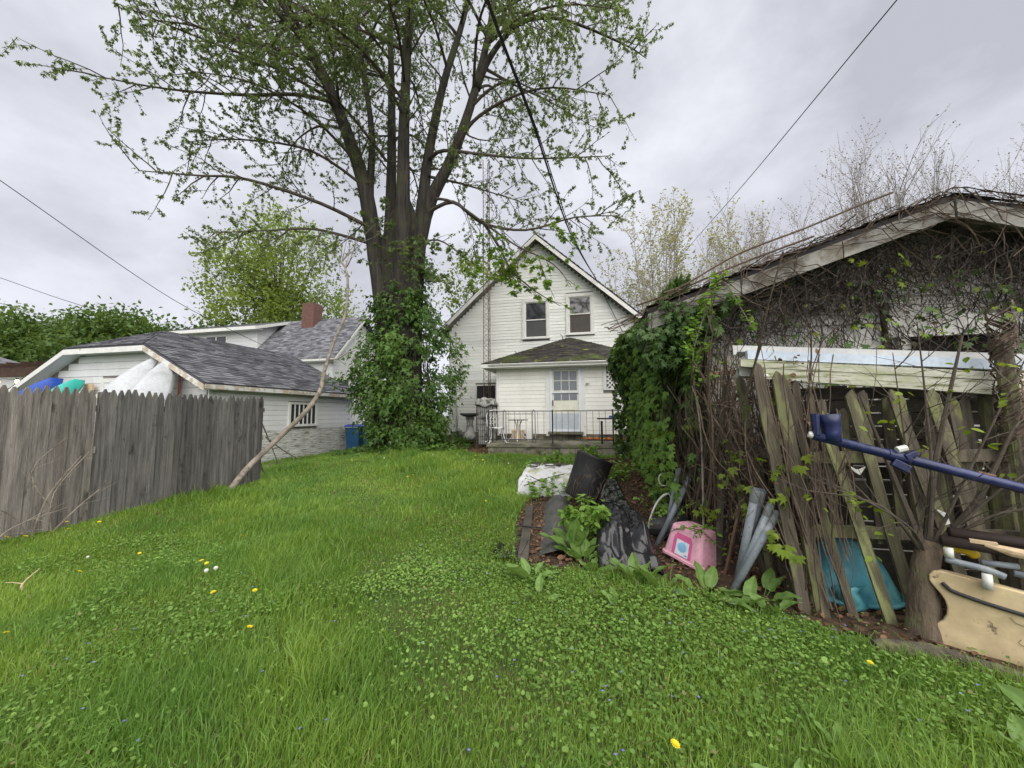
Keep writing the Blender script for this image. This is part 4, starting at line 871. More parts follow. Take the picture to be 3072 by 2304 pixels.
def leafy_tree(name, label, loc, height, crown_r, crown_h, mat, nl, size, group=None, trunk_r=.25, dense=True, bark='twig', cat='tree', stems=9, tpl=OVAL):
    x, y, z = loc; t = T(name, label, cat, loc, group=group); mb = MB(); n = len
    base = z; top = z + height
    mb.tube([(x, y, base - .2), (x + .05, y, base + height * .35), (x, y, base + height * .8)], [trunk_r, trunk_r * .7, trunk_r * .2], 8)
    F = Foliage(); c = Vector((x, y, top - crown_h * .5))
    ends = []
    for i in range(stems):
        a = 6.283 * i / stems + random.uniform(-.3, .3); el = random.uniform(-.1, 1.3); rr = crown_r * random.uniform(.55, .95)
        e = c + Vector((rr * math.cos(a) * math.cos(el), rr * math.sin(a) * math.cos(el), crown_h * .5 * math.sin(el) * .95))
        s = Vector((x, y, base + height * random.uniform(.25, .55))); p = smooth_path([s, s.lerp(e, .5) + Vector((0, 0, .06 * height)), e], 4)
        mb.tube(p, [trunk_r * .35 * (1 - .85 * j / (len(p) - 1)) for j in range(len(p))], 5, cap=False)
        ramify(mb, Foliage(), p, .05, 0, [dict(gap=crown_r * .16, len=crown_r * .5, ang=45, r=trunk_r * .07, n=4, sides=3, up=.15, start=.2)]); ends.append(p)
    mb.build('trunk', MAT[bark], t, smooth=True)
    # leaves grouped in clumps inside an uneven crown
    m = max(20, nl // 90); d = rand_dirs(m); rad = rng.random(m) ** (.45 if dense else .6); cc = np.array([x, y, c.z]) + d * rad[:, None] * np.array([crown_r, crown_r, crown_h * .5]); cr = crown_r * rng.uniform(.14, .28, m)
    idx = rng.integers(0, m, nl); P = cc[idx] + rng.normal(0, .55, (nl, 3)) * cr[idx][:, None]
    tn = np.clip(rng.random(m)[idx] * .6 + rng.random(nl) * .4, 0, 1)
    leaves('crown', tpl, P, rng.normal(0, 1, (nl, 3)) + [0, 0, -.3], rng.normal(0, .6, (nl, 3)) + [0, 0, 1], rng.uniform(.6, 1.3, nl) * size, MAT[mat], t, tn)
    return t
leafy_tree('round_tree', 'dense round green tree, larger and nearer the middle of the left skyline', (-32.0, 19.6, 0), 8.5, 4.2, 6.4, 'far', 24000, .31, 'green trees over the left fence', tpl=DIAM)
leafy_tree('round_tree', 'round green tree at the far left edge above the dark hip roof', (-38.8, 18.2, 0), 8.7, 4.6, 6.6, 'far', 24000, .31, 'green trees over the left fence', tpl=DIAM)
leafy_tree('round_tree', 'small green tree top right behind the clipped garage gable', (-27.6, 22.4, 0), 8.0, 3.2, 5.4, 'far', 13000, .30, 'green trees over the left fence', tpl=DIAM)
leafy_tree('pale_tree', 'tall pale green conical tree rising behind the red brick chimney', (-25.5, 25.5, 0), 19.0, 5.6, 15.5, 'pale', 17000, .31, None, .3, False, tpl=DIAM, stems=16)
leafy_tree('pale_tree', 'yellow green tree seen between the maple trunk and the white gable', (-6.5, 24, 0), 12.5, 3.8, 9, 'pale', 8000, .24, None, .25, False, tpl=DIAM)

def budding_tree(name, label, loc, height, spread, mat, nb, size, bark, group=None, stems=10, thick=.05, lean=(0, 0), gap=.8, base_h=.25, ll=.22):
    x, y, z = loc; t = T(name, label, 'tree', loc, group=group); mb = MB(); F = Foliage(); tr = MB()
    tr.tube([(x, y, z - .2), (x, y, z + height * base_h)], [thick * 3.2, thick * 2.6], 8); tr.build('trunk', MAT[bark], t, smooth=True)
    for i in range(stems):
        a = 6.283 * i / stems + random.uniform(-.3, .3); rr = spread * random.uniform(.15, 1); hz = height * random.uniform(.72, 1.02)
        e = Vector((x + rr * math.cos(a) + lean[0], y + rr * math.sin(a) + lean[1], z + hz * (1 - .25 * (rr / spread) ** 2))); s = Vector((x, y, z + height * base_h))
        p = smooth_path([s, s.lerp(e, .45) + Vector((.25 * (e.x - s.x), .25 * (e.y - s.y), 0)), e], 5); k = len(p)
        mb.tube(p, [thick * (1 - .9 * j / (k - 1)) for j in range(k)], 5, cap=False)
        ramify(mb, F, p, thick, 0, [dict(gap=gap, len=height * ll, ang=32, r=thick * .28, n=5, sides=3, up=.5, start=.15, taper=.4, bend=.2, leaf=nb, size=size, droop=-.3, ls=.1), dict(gap=gap * .75, len=height * ll * .45, ang=36, r=thick * .13, n=4, sides=3, up=.5, start=.15, bend=.2, leaf=nb, size=size, droop=-.3, ls=.1)])
    mb.build('branches', MAT[bark], t)['kind'] = 'stuff'
    F.build('buds', DIAM, MAT[mat], t); print(label, len(F.p)); return t
budding_tree('budding_tree', 'pale budding tree with many upright limbs right of the white gable', (5.0, 29, 0), 16.8, 4.8, 'bud', 2, .2, 'budtwig', 'budding trees behind the house', 16, .10, gap=.66)
budding_tree('budding_tree', 'narrower pale budding tree between the gable tree and the bare branches', (10.6, 30, 0), 15.6, 2.8, 'bud', 2, .2, 'budtwig', 'budding trees behind the house', 11, .09, gap=.68)
budding_tree('bare_tree', 'bare spreading tree with knobbly buds above the vine covered garage', (7.2, 11.2, 0), 7.7, 3.6, 'budgrey', 1, .042, 'budtwig', 'bare trees over the garage roof', 46, .034, gap=.24, base_h=.3, ll=.25)
budding_tree('bare_tree', 'taller bare tree at the right edge behind the garage ridge', (10.6, 10.4, 0), 7.0, 3.2, 'budgrey', 1, .042, 'budtwig', 'bare trees over the garage roof', 44, .034, gap=.24, base_h=.3, ll=.25)
budding_tree('bare_tree', 'low bare brush on the left above the garage eave', (4.6, 12.0, 0), 6.6, 2.4, 'budgrey', 1, .042, 'budtwig', 'bare trees over the garage roof', 28, .03, gap=.24, base_h=.3, ll=.25)

# ================================================================ ivy and vines on the garage
def garage_ivy():
    I = T('ivy', 'dense dark ivy hanging over the left wall and eave of the garage', 'ivy', (1.0, 7, 0))
    n = 14000; y = rng.uniform(4.15, 9.75, n); z = rng.beta(1.3, 1.0, n) * 2.95
    bul = np.interp(z, [0, .6, 1.4, 2.1, 2.5, 2.8, 3.0], [.22, .26, .30, .42, .66, .56, .25]) * (.72 + .4 * sm(4.0, 8.8, y)) * (1 + .25 * np.sin(y * 2.3) * np.sin(z * 3 + y) + .2 * np.sin(y * 5.1 + z * 4))
    dens = np.where((z < 1.25) & (y < 6.2), .22, 1) * np.where((z < 1.8) & (y < 5.0), .2, 1)
    keep = rng.random(n) < dens
    x = GW0 - bul * (1 - .5 * rng.random(n) ** 2) - .03
    P = np.stack([x, y, z + g(x, y) * .5 + .02], -1)[keep]; k = len(P)
    leaves('foliage', MAPLE, P, np.array([-.4, -.1, -1]) + rng.normal(0, .45, (k, 3)), np.array([-1, -.3, .7]) + rng.normal(0, .45, (k, 3)), rng.uniform(.07, .14, k), MAT['ivy'], I)
    # top growth lying over the eave and far end
    n = 2600; y = rng.uniform(5.2, 9.7, n); x = rng.uniform(.42, 1.5, n) ; z = GE + (x - .64) * GS + rng.uniform(0, .16, n) * sm(4.8, 7, y) + .02
    P = np.stack([x, y, z], -1); leaves('roof_growth', MAPLE, P, rng.normal(0, 1, (n, 3)) + [-.5, 0, -.6], rng.normal(0, .4, (n, 3)) + [-.3, 0, 1], rng.uniform(.07, .13, n), MAT['ivy'], I)
    n = 1500; x = rng.uniform(.5, 2.2, n); z = rng.random(n) * 2.7; P = np.stack([x, GYB + .1 + rng.random(n) * .25, z], -1); leaves('end_growth', MAPLE, P, rng.normal(0, .5, (n, 3)) + [0, 0, -1], rng.normal(0, .5, (n, 3)) + [0, 1, .3], rng.uniform(.08, .14, n), MAT['ivy'], I)
    # corner growth wrapping the near end of the eave
    n = 1300; a = rng.uniform(0, 2 * np.pi, n); rr = rng.random(n) ** .6; x = .92 + .46 * rr * np.cos(a) * (1 + .25 * np.sin(5 * a)); z = 2.40 + .30 * rr * np.sin(a) * (1 + .3 * np.sin(3 * a + 1)) + .28 * (x - .92); y = 4.02 + rng.random(n) * .5
    P = np.stack([x, y, z], -1); leaves('corner_growth', MAPLE, P, rng.normal(0, .5, (n, 3)) + [-.2, -.3, -1], rng.normal(0, .5, (n, 3)) + [-.3, -1, .5], rng.uniform(.04, .10, n), MAT['ivy'], I, rng.random(n) * .45)
    # fresh bright leaves
    n = 900; y = rng.uniform(4.4, 9.4, n); z = rng.random(n) * 2.6; bb = np.interp(z, [0, .6, 1.4, 2.1, 2.5, 2.8], [.24, .3, .36, .48, .66, .5]); P = np.stack([GW0 - bb - .05 - .06 * rng.random(n), y, z + .1], -1)
    leaves('young_leaves', MAPLE, P, np.array([-.4, -.3, -.8]) + rng.normal(0, .5, (n, 3)), np.array([-1, -.4, .8]) + rng.normal(0, .4, (n, 3)), rng.uniform(.07, .13, n), MAT['weed'], I)
    # stems behind the leaves
    mb = MB()
    for i in range(420):
        y = random.uniform(4.1, 9.6); p = Vector((GW0 - random.uniform(.02, .2), y, 0)); path = [p.copy()]; dy = random.gauss(-.05, .1)
        for j in range(random.randint(5, 9)):
            dy += random.gauss(0, .08); p = p + Vector((random.gauss(0, .045), dy * .5, random.uniform(.2, .36))); p.x = min(p.x, GW0 - .015)
            if p.z > 2.6: break
            path.append(p.copy())
        if len(path) > 2: mb.tube(path, [random.uniform(.005, .014) * (1 - .06 * t) for t in range(len(path))], 4, cap=False)
    mb.build('stems', MAT['vine'], I)['kind'] = 'stuff'
garage_ivy()
def gable_vines():
    Vn = T('climbing_vine', 'tangle of bare vine stems with a few leaves clinging to the garage gable', 'vine', (3.4, GY - .05, .1))
    zr = lambda x: GA - GS * abs(x - GX) - .14
    for part, cnt, mat_, rmin, rmax in (('thick_stems', 80, 'vined', .007, .018), ('fine_stems', 560, 'vined', .002, .0055)):
        mb = MB()
        for i in range(cnt):
            x = random.uniform(1.25, 5.6); zlo = 1.0 if part == 'thick_stems' else random.choice((1.5, 1.9, 2.2, 2.5, 2.7, 2.9)); z = min(zlo, zr(x) - .1); ang = random.gauss(1.75, .45) if part == 'thick_stems' else random.gauss(1.65, .75); path = []
            for j in range(random.randint(7, 15)):
                path.append(Vector((x, GY - random.uniform(.0, .035) - (.03 if part == 'thick_stems' else random.choice((.0, .02, .06, .1))), z)))
                ang += random.gauss(0, .24); st = .13; x += math.cos(ang) * st; z += math.sin(ang) * st
                if z > zr(x) or x < 1.2 or x > 5.8 or z < .8: break
            if len(path) > 2:
                r = random.uniform(rmin, rmax); mb.tube(path, [r * (1 - .7 * t / len(path)) for t in range(len(path))], 4 if part == 'thick_stems' else 3, cap=False)
        mb.build(part, MAT[mat_], Vn)['kind'] = 'stuff'
    # dense dead thatch under the eave
    mb = MB()
    for i in range(1300):
        t = random.betavariate(1.2, 1.2); x = 1.1 + t * 4.6; z = zr(x) - abs(random.gauss(0, .3)) ; a = random.gauss(-1.57, .6); path = []
        y = GY - random.uniform(.02, .24)
        for j in range(5):
            path.append(Vector((x, y, min(z, zr(x) + .02)))); a += random.gauss(0, .3); x += math.cos(a) * .1; z += math.sin(a) * .09; y = min(GY - .01, y + random.gauss(0, .03))
        mb.tube(path, random.uniform(.002, .005), 3, cap=False)
    mb.build('thatch', MAT['vined'], Vn)['kind'] = 'stuff'
    # stems over the fascia and along the roof edge
    mb = MB()
    for i in range(170):
        t = random.random(); x = .5 + t * 5.6; a = random.gauss(0, .5) + (.35 if x < GX else -.35); z = GA - GS * abs(x - GX) + random.uniform(-.2, .06); path = []
        for j in range(random.randint(4, 11)):
            path.append(Vector((x, GY - .36 - random.uniform(0, .03), z))); a += random.gauss(0, .4); x += math.cos(a) * .11; z += math.sin(a) * .11
            top = GA - GS * abs(x - GX) + .06
            if z > top: z = top; a = -a * .4
        mb.tube(path, random.uniform(.002, .006), 3, cap=False)
    for pts in ([(.7, GY - .3, 2.72), (1.0, GY - .3, 2.86), (1.5, GY - .35, 3.12), (2.1, GY - .35, 3.32), (2.6, GY - .3, 3.52), (2.9, GY - .3, 3.62)], [(.5, 4.3, 2.7), (.9, 4.2, 2.8), (1.5, 4.15, 3.02), (2.2, 4.15, 3.25)]):
        mb.tube(smooth_path(pts, 4), .011, 5, cap=False)
    for i in range(160):
        x = random.uniform(.55, 3.4); y = random.uniform(GY - .3, GY + .8); p = Vector((x, y, GA - GS * abs(x - GX) + .02)); path = [p.copy()]
        for j in range(5): p = p + Vector((random.gauss(-.02, .09), random.gauss(0, .09), 0)); p.z = GA - GS * abs(p.x - GX) + random.uniform(.015, .07); path.append(p.copy())
        mb.tube(path, random.uniform(.003, .008), 3, cap=False)
    mb.build('roof_stems', MAT['vine'], Vn)['kind'] = 'stuff'
    n = 2600; x = rng.uniform(1.2, 5.2, n); z = 1.9 + rng.random(n) * 1.5; top = GA - GS * np.abs(x - GX) - .15; dens = np.clip(.25 + .9 * (np.sin(x * 1.7 + 1.1) * np.sin(z * 3.1 + x * .8) + .2) + .5 * sm(.5, 0, top - z) + .3 * sm(2.6, 3.6, x), 0, 1); ok = (z < top) & (rng.random(n) < dens)
    P = np.stack([x, GY - rng.uniform(.03, .16, n), z], -1)[ok]; k = len(P); leaves('dark_leaves', OVAL, P, rng.normal(0, .7, (k, 3)) + [0, -.2, -.7], rng.normal(0, .6, (k, 3)) + [0, -1, .4], rng.uniform(.025, .07, k), MAT['darkleaf'], Vn)
    n = 620; x = rng.uniform(1.2, 5.2, n); z = 1.5 + rng.random(n) * 1.7; top = GA - GS * np.abs(x - GX) - .2; clump = (np.sin(x * 2.1 + .5) * np.sin(z * 4.3 + x) > -.25); ok = (z < top) & clump
    P = np.stack([x, GY - rng.uniform(.05, .2, n), z], -1)[ok]; k = len(P); leaves('leaves', MAPLE, P, rng.normal(0, .6, (k, 3)) + [0, -.3, -1], rng.normal(0, .5, (k, 3)) + [0, -1, .6], rng.uniform(.04, .09, k), MAT['ivy'], Vn)
    n = 110; x = rng.uniform(1.0, 4.6, n); z = 1.6 + rng.random(n) * 1.5; ok = z < GA - GS * np.abs(x - GX) - .1
    P = np.stack([x, GY - rng.uniform(.12, .4, n), z], -1)[ok]; k = len(P); leaves('young_leaves', MAPLE, P, rng.normal(0, .6, (k, 3)) + [0, -.3, -.8], rng.normal(0, .5, (k, 3)) + [0, -1, .6], rng.uniform(.04, .085, k), MAT['lime'], Vn)
gable_vines()
# young tree sprig with bright leaves at the garage corner
def sprig():
    t = T('sapling', 'thin sapling with bright green leaves in front of the garage corner', 'sapling', (1.02, 4.05, 0))
    mb = MB(); F = Foliage()
    main = smooth_path([(1.02, 4.05, 0), (1.05, 4.05, 1.2), (1.0, 4.05, 2.0), (1.12, 4.0, 2.5), (1.2, 4.0, 2.85)], 5); mb.tube(main, [.011 * (1 - .042 * i) for i in range(len(main))], 5)
    F2 = Foliage(); ramify(mb, F2, main, .01, 0, [dict(gap=.07, len=.3, ang=55, r=.004, n=4, sides=3, up=.4, start=.62, leaf=5, size=.06, droop=0, ls=.2)])
    arm = smooth_path([(1.15, 4.0, 2.72), (1.3, 3.98, 2.8), (1.4, 3.98, 2.62), (1.5, 3.98, 2.4), (1.55, 3.98, 2.3)], 4); mb.tube(arm, .005, 4); twig_leaves(F2, arm, 4, .05, 0, .3)
    mb.build('stem', MAT['greybranch'], t); F2.build('leaves', OVAL, MAT['weed'], t)
sprig()
# ================================================================ left picket fence
def picket_mesh(key, mat, w=.088, h=1.9, th=.018, tip=.125):
    mb = MB(); mb.prism([(-w / 2, 0, 0), (w / 2, 0, 0), (w / 2, 0, h - tip), (w * .30, 0, h - tip * .45), (w * .1, 0, h - .004), (-w * .1, 0, h - .004), (-w * .30, 0, h - tip * .45), (-w / 2, 0, h - tip)], (0, th, 0)); return mb.mesh(key, mat)
def left_fence():
    X = -7.05
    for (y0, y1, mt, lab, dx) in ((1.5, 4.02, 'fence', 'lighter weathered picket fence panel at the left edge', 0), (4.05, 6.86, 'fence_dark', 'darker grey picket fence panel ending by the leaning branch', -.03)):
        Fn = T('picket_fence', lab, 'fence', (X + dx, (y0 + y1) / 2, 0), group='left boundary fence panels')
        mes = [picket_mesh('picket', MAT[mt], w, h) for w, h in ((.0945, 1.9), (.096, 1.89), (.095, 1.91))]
        y = y0 + .045; i = 0
        while y < y1 - .03:
            tilt = random.gauss(0, .0025); 
            if mt == 'fence_dark' and abs(y - 4.95) < .05: tilt = .012
            m = Matrix.Translation((random.uniform(-.004, .004) + (.006 if i % 2 else -.006), y - Fn.location.y, -.02 + random.uniform(-.012, .012))) @ Matrix.Rotation(R(90), 4, 'Z') @ Matrix.Rotation(tilt, 4, 'Y') @ Matrix.Diagonal((random.uniform(.98, 1.12), random.uniform(.8, 1.25), random.uniform(.99, 1.012), 1))
            obj('picket', random.choice(mes), Fn, m=m); y += .0915; i += 1
        for z in (.35, 1.0, 1.6): MB().bx(X + dx - .085, X + dx - .021, y0, y1, z - .045, z + .045).build('rail', MAT['fence'], Fn)
        for yy in ((y0 + .1,) if mt == 'fence' else (y0 + .1, y1 - .05)): MB().bx(X + dx - .19, X + dx - .09, yy - .05, yy + .05, -.1, 1.85).build('post', MAT['fence'], Fn)
left_fence()
def bare_sapling():
    t = T('bare_sapling', 'bare thin twigs growing against the left picket fence', 'sapling', (-6.8, 3.45, 0)); mb = MB(); F = Foliage()
    for a, b, c in (((-6.85, 3.35, 0), (-6.8, 3.45, .5), (-6.85, 3.75, .95)), ((-6.8, 3.5, 0), (-6.78, 3.48, .5), (-6.8, 3.8, 1.0)), ((-6.8, 3.3, 0), (-6.75, 3.1, .35), (-6.7, 2.7, .6)), ((-6.6, 2.9, 0), (-6.65, 3.1, .2), (-6.75, 3.6, .3)), ((-6.82, 3.5, .3), (-6.85, 3.3, .8), (-6.88, 3.6, 1.2)), ((-6.8, 3.5, 0), (-6.78, 3.7, .25), (-6.9, 4.0, .45))):
        p = smooth_path([a, b, c], 4); mb.tube(p, [.011 * (1 - .08 * i) for i in range(len(p))], 5); ramify(mb, F, p, .01, 0, [dict(gap=.14, len=.4, ang=40, r=.0035, n=4, sides=3, up=.15, start=.2)])
    mb.build('twigs', MAT['greybranch'], t)['kind'] = 'stuff'
bare_sapling()
def leaning_branch():
    t = T('leaning_branch', 'long dead grey branch leaning from the fence base up towards the maple', 'branch', (-6.71, 5.75, .02))
    p = smooth_path([(-6.71, 5.72, -.03), (-6.78, 6.2, .42), (-6.62, 6.75, .98), (-6.1, 6.95, 1.58), (-5.95, 7.15, 2.03), (-6.1, 7.45, 2.5), (-6.15, 7.8, 3.26), (-6.0, 8.0, 4.02), (-6.05, 8.1, 5.0), (-6.3, 8.2, 5.45)], 5); k = len(p)
    # thicker foot, forked twiggy head
    MB().tube(p, [.062 * (1 - .62 * i / (k - 1)) for i in range(k)], 9, wob=.14).build('stem', MAT['greybranch'], t, smooth=True)
    mb = MB()
    mb.tube(smooth_path([(-6.11, 7.6, 2.8), (-5.95, 7.7, 2.82), (-5.7, 7.7, 2.95), (-5.5, 7.7, 3.0)], 3), [.02, .018, .016, .014, .013, .012, .01, .009, .008, .007], 5); mb.tube(smooth_path([(-5.95, 7.72, 2.82), (-5.8, 7.7, 2.72), (-5.72, 7.7, 2.66)], 3), .008, 4)
    for i in range(12):
        a = p[-1] if i < 6 else p[-4]; mb.tube(branch_path(a, Vector((random.gauss(0, .6), random.gauss(.4, .5), 1)), random.uniform(.5, 1.6), .4, .2, 5), [.012, .009, .007, .005, .004, .003], 4, cap=False)
    for i in range(9):   # hanging bark shreds
        q = Vector((-6.1, 7.45, 2.45)); mb.tube(branch_path(q + rv(.05), (random.gauss(0, .3), random.gauss(0, .3), -1), random.uniform(.15, .3), .4, -.2, 4), .006, 3, cap=False)
    mb.build('side_twigs', MAT['greybranch'], t)['kind'] = 'stuff'
    s = T('fallen_twigs', 'thin dead branches lying against the peeling garage wall', 'branch', (-8.3, 8.2, 0)); mb = MB()
    for a, b, c in (((-7.3, 7.0, 1.3), (-7.6, 7.6, .7), (-8.0, 8.3, .02)), ((-7.3, 7.1, 1.0), (-7.7, 8.2, .5), (-8.2, 9.6, .03)), ((-7.4, 7.1, 1.7), (-7.9, 7.2, .9), (-7.9, 7.3, .0)), ((-7.6, 7.4, .1), (-8.2, 8.2, .25), (-8.6, 9.4, .03)), ((-7.2, 6.9, .5), (-7.4, 7.2, .2), (-7.5, 7.6, .0))):
        q = smooth_path([a, b, c], 4); mb.tube(q, [.018 * (1 - .08 * i) for i in range(len(q))], 5); ramify(mb, Foliage(), q, .01, 0, [dict(gap=.3, len=.6, ang=40, r=.005, n=4, sides=3, up=0, start=.2)])
    mb.build('twigs', MAT['greybranch'], s)['kind'] = 'stuff'
leaning_branch()

# ================================================================ boats, tubs and bins behind the fence
def boat(label, tip, foot, up, mat, width=.85, depth=.34, name='canoe', full=.85):
    t = T(name, label, 'boat', foot); a = Vector(tip); b = Vector(foot); d = (b - a); L = d.length; d.normalize(); nn = Vector(up); nn = (nn - d * nn.dot(d)).normalized(); s = d.cross(nn)
    def hull(u, v):
        f = max(0.0, math.sin(math.pi * min(max(u, .0), 1.0))) ** full; w = width * .5 * f; an = math.pi * (v - .5)
        x = math.sin(an); y = math.cos(an); ax_ = abs(v - .5) * 2; x = math.copysign(ax_, v - .5); y = (1 - ax_ ** 1.5) * .85 + (.15 if ax_ < .7 else .15 * (1 - ax_) / .3)
        keel = .05 * (1 - abs(2 * v - 1)) * f
        return a + d * (u * L) + s * (w * x) + nn * (depth * (f ** .6) * (y) + keel - .1 * (1 - f))
    MB().grid(hull, 30, 18).build('hull', MAT[mat], t, smooth=True, solid=.012)
    for sg in (0, 1): MB().tube([hull(u / 20, sg) for u in range(21)], .014, 5).build('gunwale', MAT['dirtytrim'], t)
    return t
boat('white canoe leaning against the garage gable, left of the two hulls', (-11.72, 7.8, 3.14), (-11.9, 5.95, .1), (-.1, -1, .5), 'hull', .95, .34)
boat('white canoe with a yellow stain, right hull under the garage rake', (-11.35, 7.85, 3.04), (-10.0, 5.8, .08), (.35, -1, .4), 'hull', 1.05, .38)
boat('blue kayak end showing above the fence near the left eave', (-15.2, 7.7, 2.62), (-16.4, 6.3, .08), (.3, -1, .4), 'blueplastic', .95, .36, 'kayak', .5)
boat('teal kayak end showing above the fence left of the garage door', (-14.35, 7.72, 2.56), (-15.0, 6.2, .08), (.3, -1, .4), 'teal', .75, .34, 'kayak', .5)
pd = T('paddle', 'reddish wooden paddle standing beside the white canoes', 'paddle', (-10.95, 7.85, 0)); MB().beam((-10.95, 7.85, 0), (-11.0, 7.9, 2.75), .05, .05).build('shaft', MAT['redwood'], pd); MB().bx(-11.07, -10.93, 7.83, 7.86, .0, .55).build('blade', MAT['redwood'], pd)
cb = T('leaning_plank', 'tan board leaning by the garage door behind the fence', 'board', (-14.25, 7.85, 0)); MB().bx(-14.5, -14.15, 7.85, 7.9, 0, 2.42).build('panel', MAT['cleanwood'], cb)
def bin_(label, x, y, rz):
    z = gz(x, y); b = T('recycling_bin', label, 'bin', (x, y, z - .02), (0, 0, rz), 'blue wheeled bins'); w0, w1, d0, d1, h = .46, .58, .5, .68, 1.0
    m = MB(); lo = [(-w0 / 2, -d0 / 2, .04), (w0 / 2, -d0 / 2, .04), (w0 / 2, d0 / 2, .04), (-w0 / 2, d0 / 2, .04)]; hi = [(-w1 / 2, -d1 / 2, h), (w1 / 2, -d1 / 2, h), (w1 / 2, d1 / 2, h), (-w1 / 2, d1 / 2, h)]
    m.poly(lo[::-1]).poly(hi)
    for i in range(4): j = (i + 1) % 4; m.poly([lo[i], lo[j], hi[j], hi[i]])
    m.build('body', MAT['binblue'], b, local=True, bevel=.03)
    MB().bx(-w1 / 2 - .02, w1 / 2 + .02, -d1 / 2 - .02, d1 / 2 + .02, h - .06, h - .002).build('rim', MAT['binblue'], b, local=True, bevel=.012)
    MB().prism([(-w1 / 2 - .03, -d1 / 2 - .04, h + .003), (-w1 / 2 - .03, d1 / 2 + .03, h + .003), (-w1 / 2 - .03, d1 / 2 + .03, h + .09), (-w1 / 2 - .03, -.05, h + .11), (-w1 / 2 - .03, -d1 / 2 - .04, h + .05)], (w1 + .06, 0, 0)).build('lid', MAT['blueplastic'], b, local=True, bevel=.015)
    MB().bx(-w1 / 2 - .031, w1 / 2 + .031, -d1 / 2 - .045, d1 / 2 + .0, h - .015, h + .0).build('lid_edge', MAT['trim'], b, local=True)
    for sx in (-1, 1): MB().lathe([(.0, -.03), (.1, -.03), (.1, .03), (.0, .03)], (sx * .26, d0 / 2, .1), 14, Matrix.Rotation(R(90), 3, 'Y')).build('wheel', MAT['blacktrim'], b, local=True)
    MB().tube([(-.2, d1 / 2 + .06, h - .04), (.2, d1 / 2 + .06, h - .04)], .016, 6).build('handle', MAT['binblue'], b, local=True)
bin_('blue wheeled bin at the corner of the peeling garage wall', -9.62, 13.7, R(10)); bin_('blue wheeled bin half hidden by the creeper', -8.95, 13.9, R(-5))

# ================================================================ things round the house
def tower():
    t = T('antenna_tower', 'rusty triangular lattice antenna mast in front of the white gable', 'mast', (-3.85, 13.45, .6)); c = Vector((-3.86, 13.42, 0)); r = .145
    P3 = [c + Vector((r * math.cos(a), r * math.sin(a), 0)) for a in (R(210), R(330), R(90))]
    for p in P3: MB().tube([(p.x, p.y, .55), (p.x - .1 * .5, p.y, 11.5)], .014, 6).build('leg', MAT['rust'], t)
    k = 0; mb = MB(); z = .8
    while z < 11.2:
        f = lambda p, zz: (p.x - .05 * (zz - .55) / 11, p.y, zz)
        for i in range(3):
            a, b = P3[i], P3[(i + 1) % 3]; mb.tube([f(a, z), f(b, z + .2)], .006, 4, cap=False); mb.tube([f(b, z + .2), f(a, z + .4)], .006, 4, cap=False)
        z += .4
    mb.build('bracing', MAT['rust'], t)['kind'] = 'stuff'
tower()
def birdbath():
    x, y = -4.18, 12.3; z = .86; t = T('birdbath', 'stone birdbath with a scalloped dark bowl beside the patio', 'birdbath', (x, y, z - .25))
    MB().lathe([(.0, -.24), (.24, -.24), (.24, -.12), (.2, -.02), (.155, .03), (.13, .12), (.11, .3), (.12, .42), (.17, .5), (.12, .53), (.0, .53)], (x, y, z), 20).build('pedestal', MAT['stone'], t, smooth=True)
    mb = MB(); n = 32
    def bowl(u, v):
        a = 2 * math.pi * v; r = [0, .12, .24, .32, .345, .325, .2, 0][min(7, int(round(u * 7)))]; zz = [.53, .535, .56, .60, .655, .665, .60, .59][min(7, int(round(u * 7)))]
        s = 1 + (.05 * math.cos(12 * a) if .3 < u < .8 else 0); return (x + r * s * math.cos(a), y + r * s * math.sin(a), z + zz)
    mb.grid(bowl, 7, 48).build('bowl', MAT['darkmetal'], t, smooth=True)
birdbath()
def cage():
    x, y = -3.32, 11.45; z = .55; t = T('wire_crate', 'tall wire cage with a cloth bundle on top beside the patio', 'crate', (x, y, z)); w, d, h = .52, .5, 1.28
    for sx in (-1, 1):
        for sy in (-1, 1): MB().bx(x + sx * w / 2 - .018, x + sx * w / 2 + .018, y + sy * d / 2 - .018, y + sy * d / 2 + .018, z - .1, z + h).build('post', MAT['plank'], t)
    mb = MB()
    for i in range(9):
        f = -w / 2 + w * i / 8; mb.tube([(x + f, y - d / 2 - .02, z), (x + f, y - d / 2 - .02, z + h)], .006, 4)
    for i in range(7): zz = z + .05 + i * .19; mb.tube([(x - w / 2, y - d / 2 - .025, zz), (x + w / 2, y - d / 2 - .025, zz)], .006, 4); mb.tube([(x - w / 2 - .02, y - d / 2, zz), (x - w / 2 - .02, y + d / 2, zz)], .006, 4)
    mb.build('mesh', MAT['iron'], t); MB().bx(x - w / 2 + .03, x + w / 2 - .03, y - d / 2 + .05, y + d / 2 - .04, z, z + h - .1).build('liner', MAT['stone'], t)
    def top(u, v):
        a = (u - .5) * (w + .12); b = (v - .5) * (d + .1); e = max(abs(u - .5), abs(v - .5)) * 2
        return (x + a, y + b, z + h + .12 - .2 * max(0, e - .75) / .25 + .04 * math.sin(9 * u + 4 * v) * math.cos(7 * v) + .06 * (1 - e))
    MB().grid(top, 16, 16).build('cloth_bundle', MAT['stone'], t, smooth=True, solid=.01)
cage()
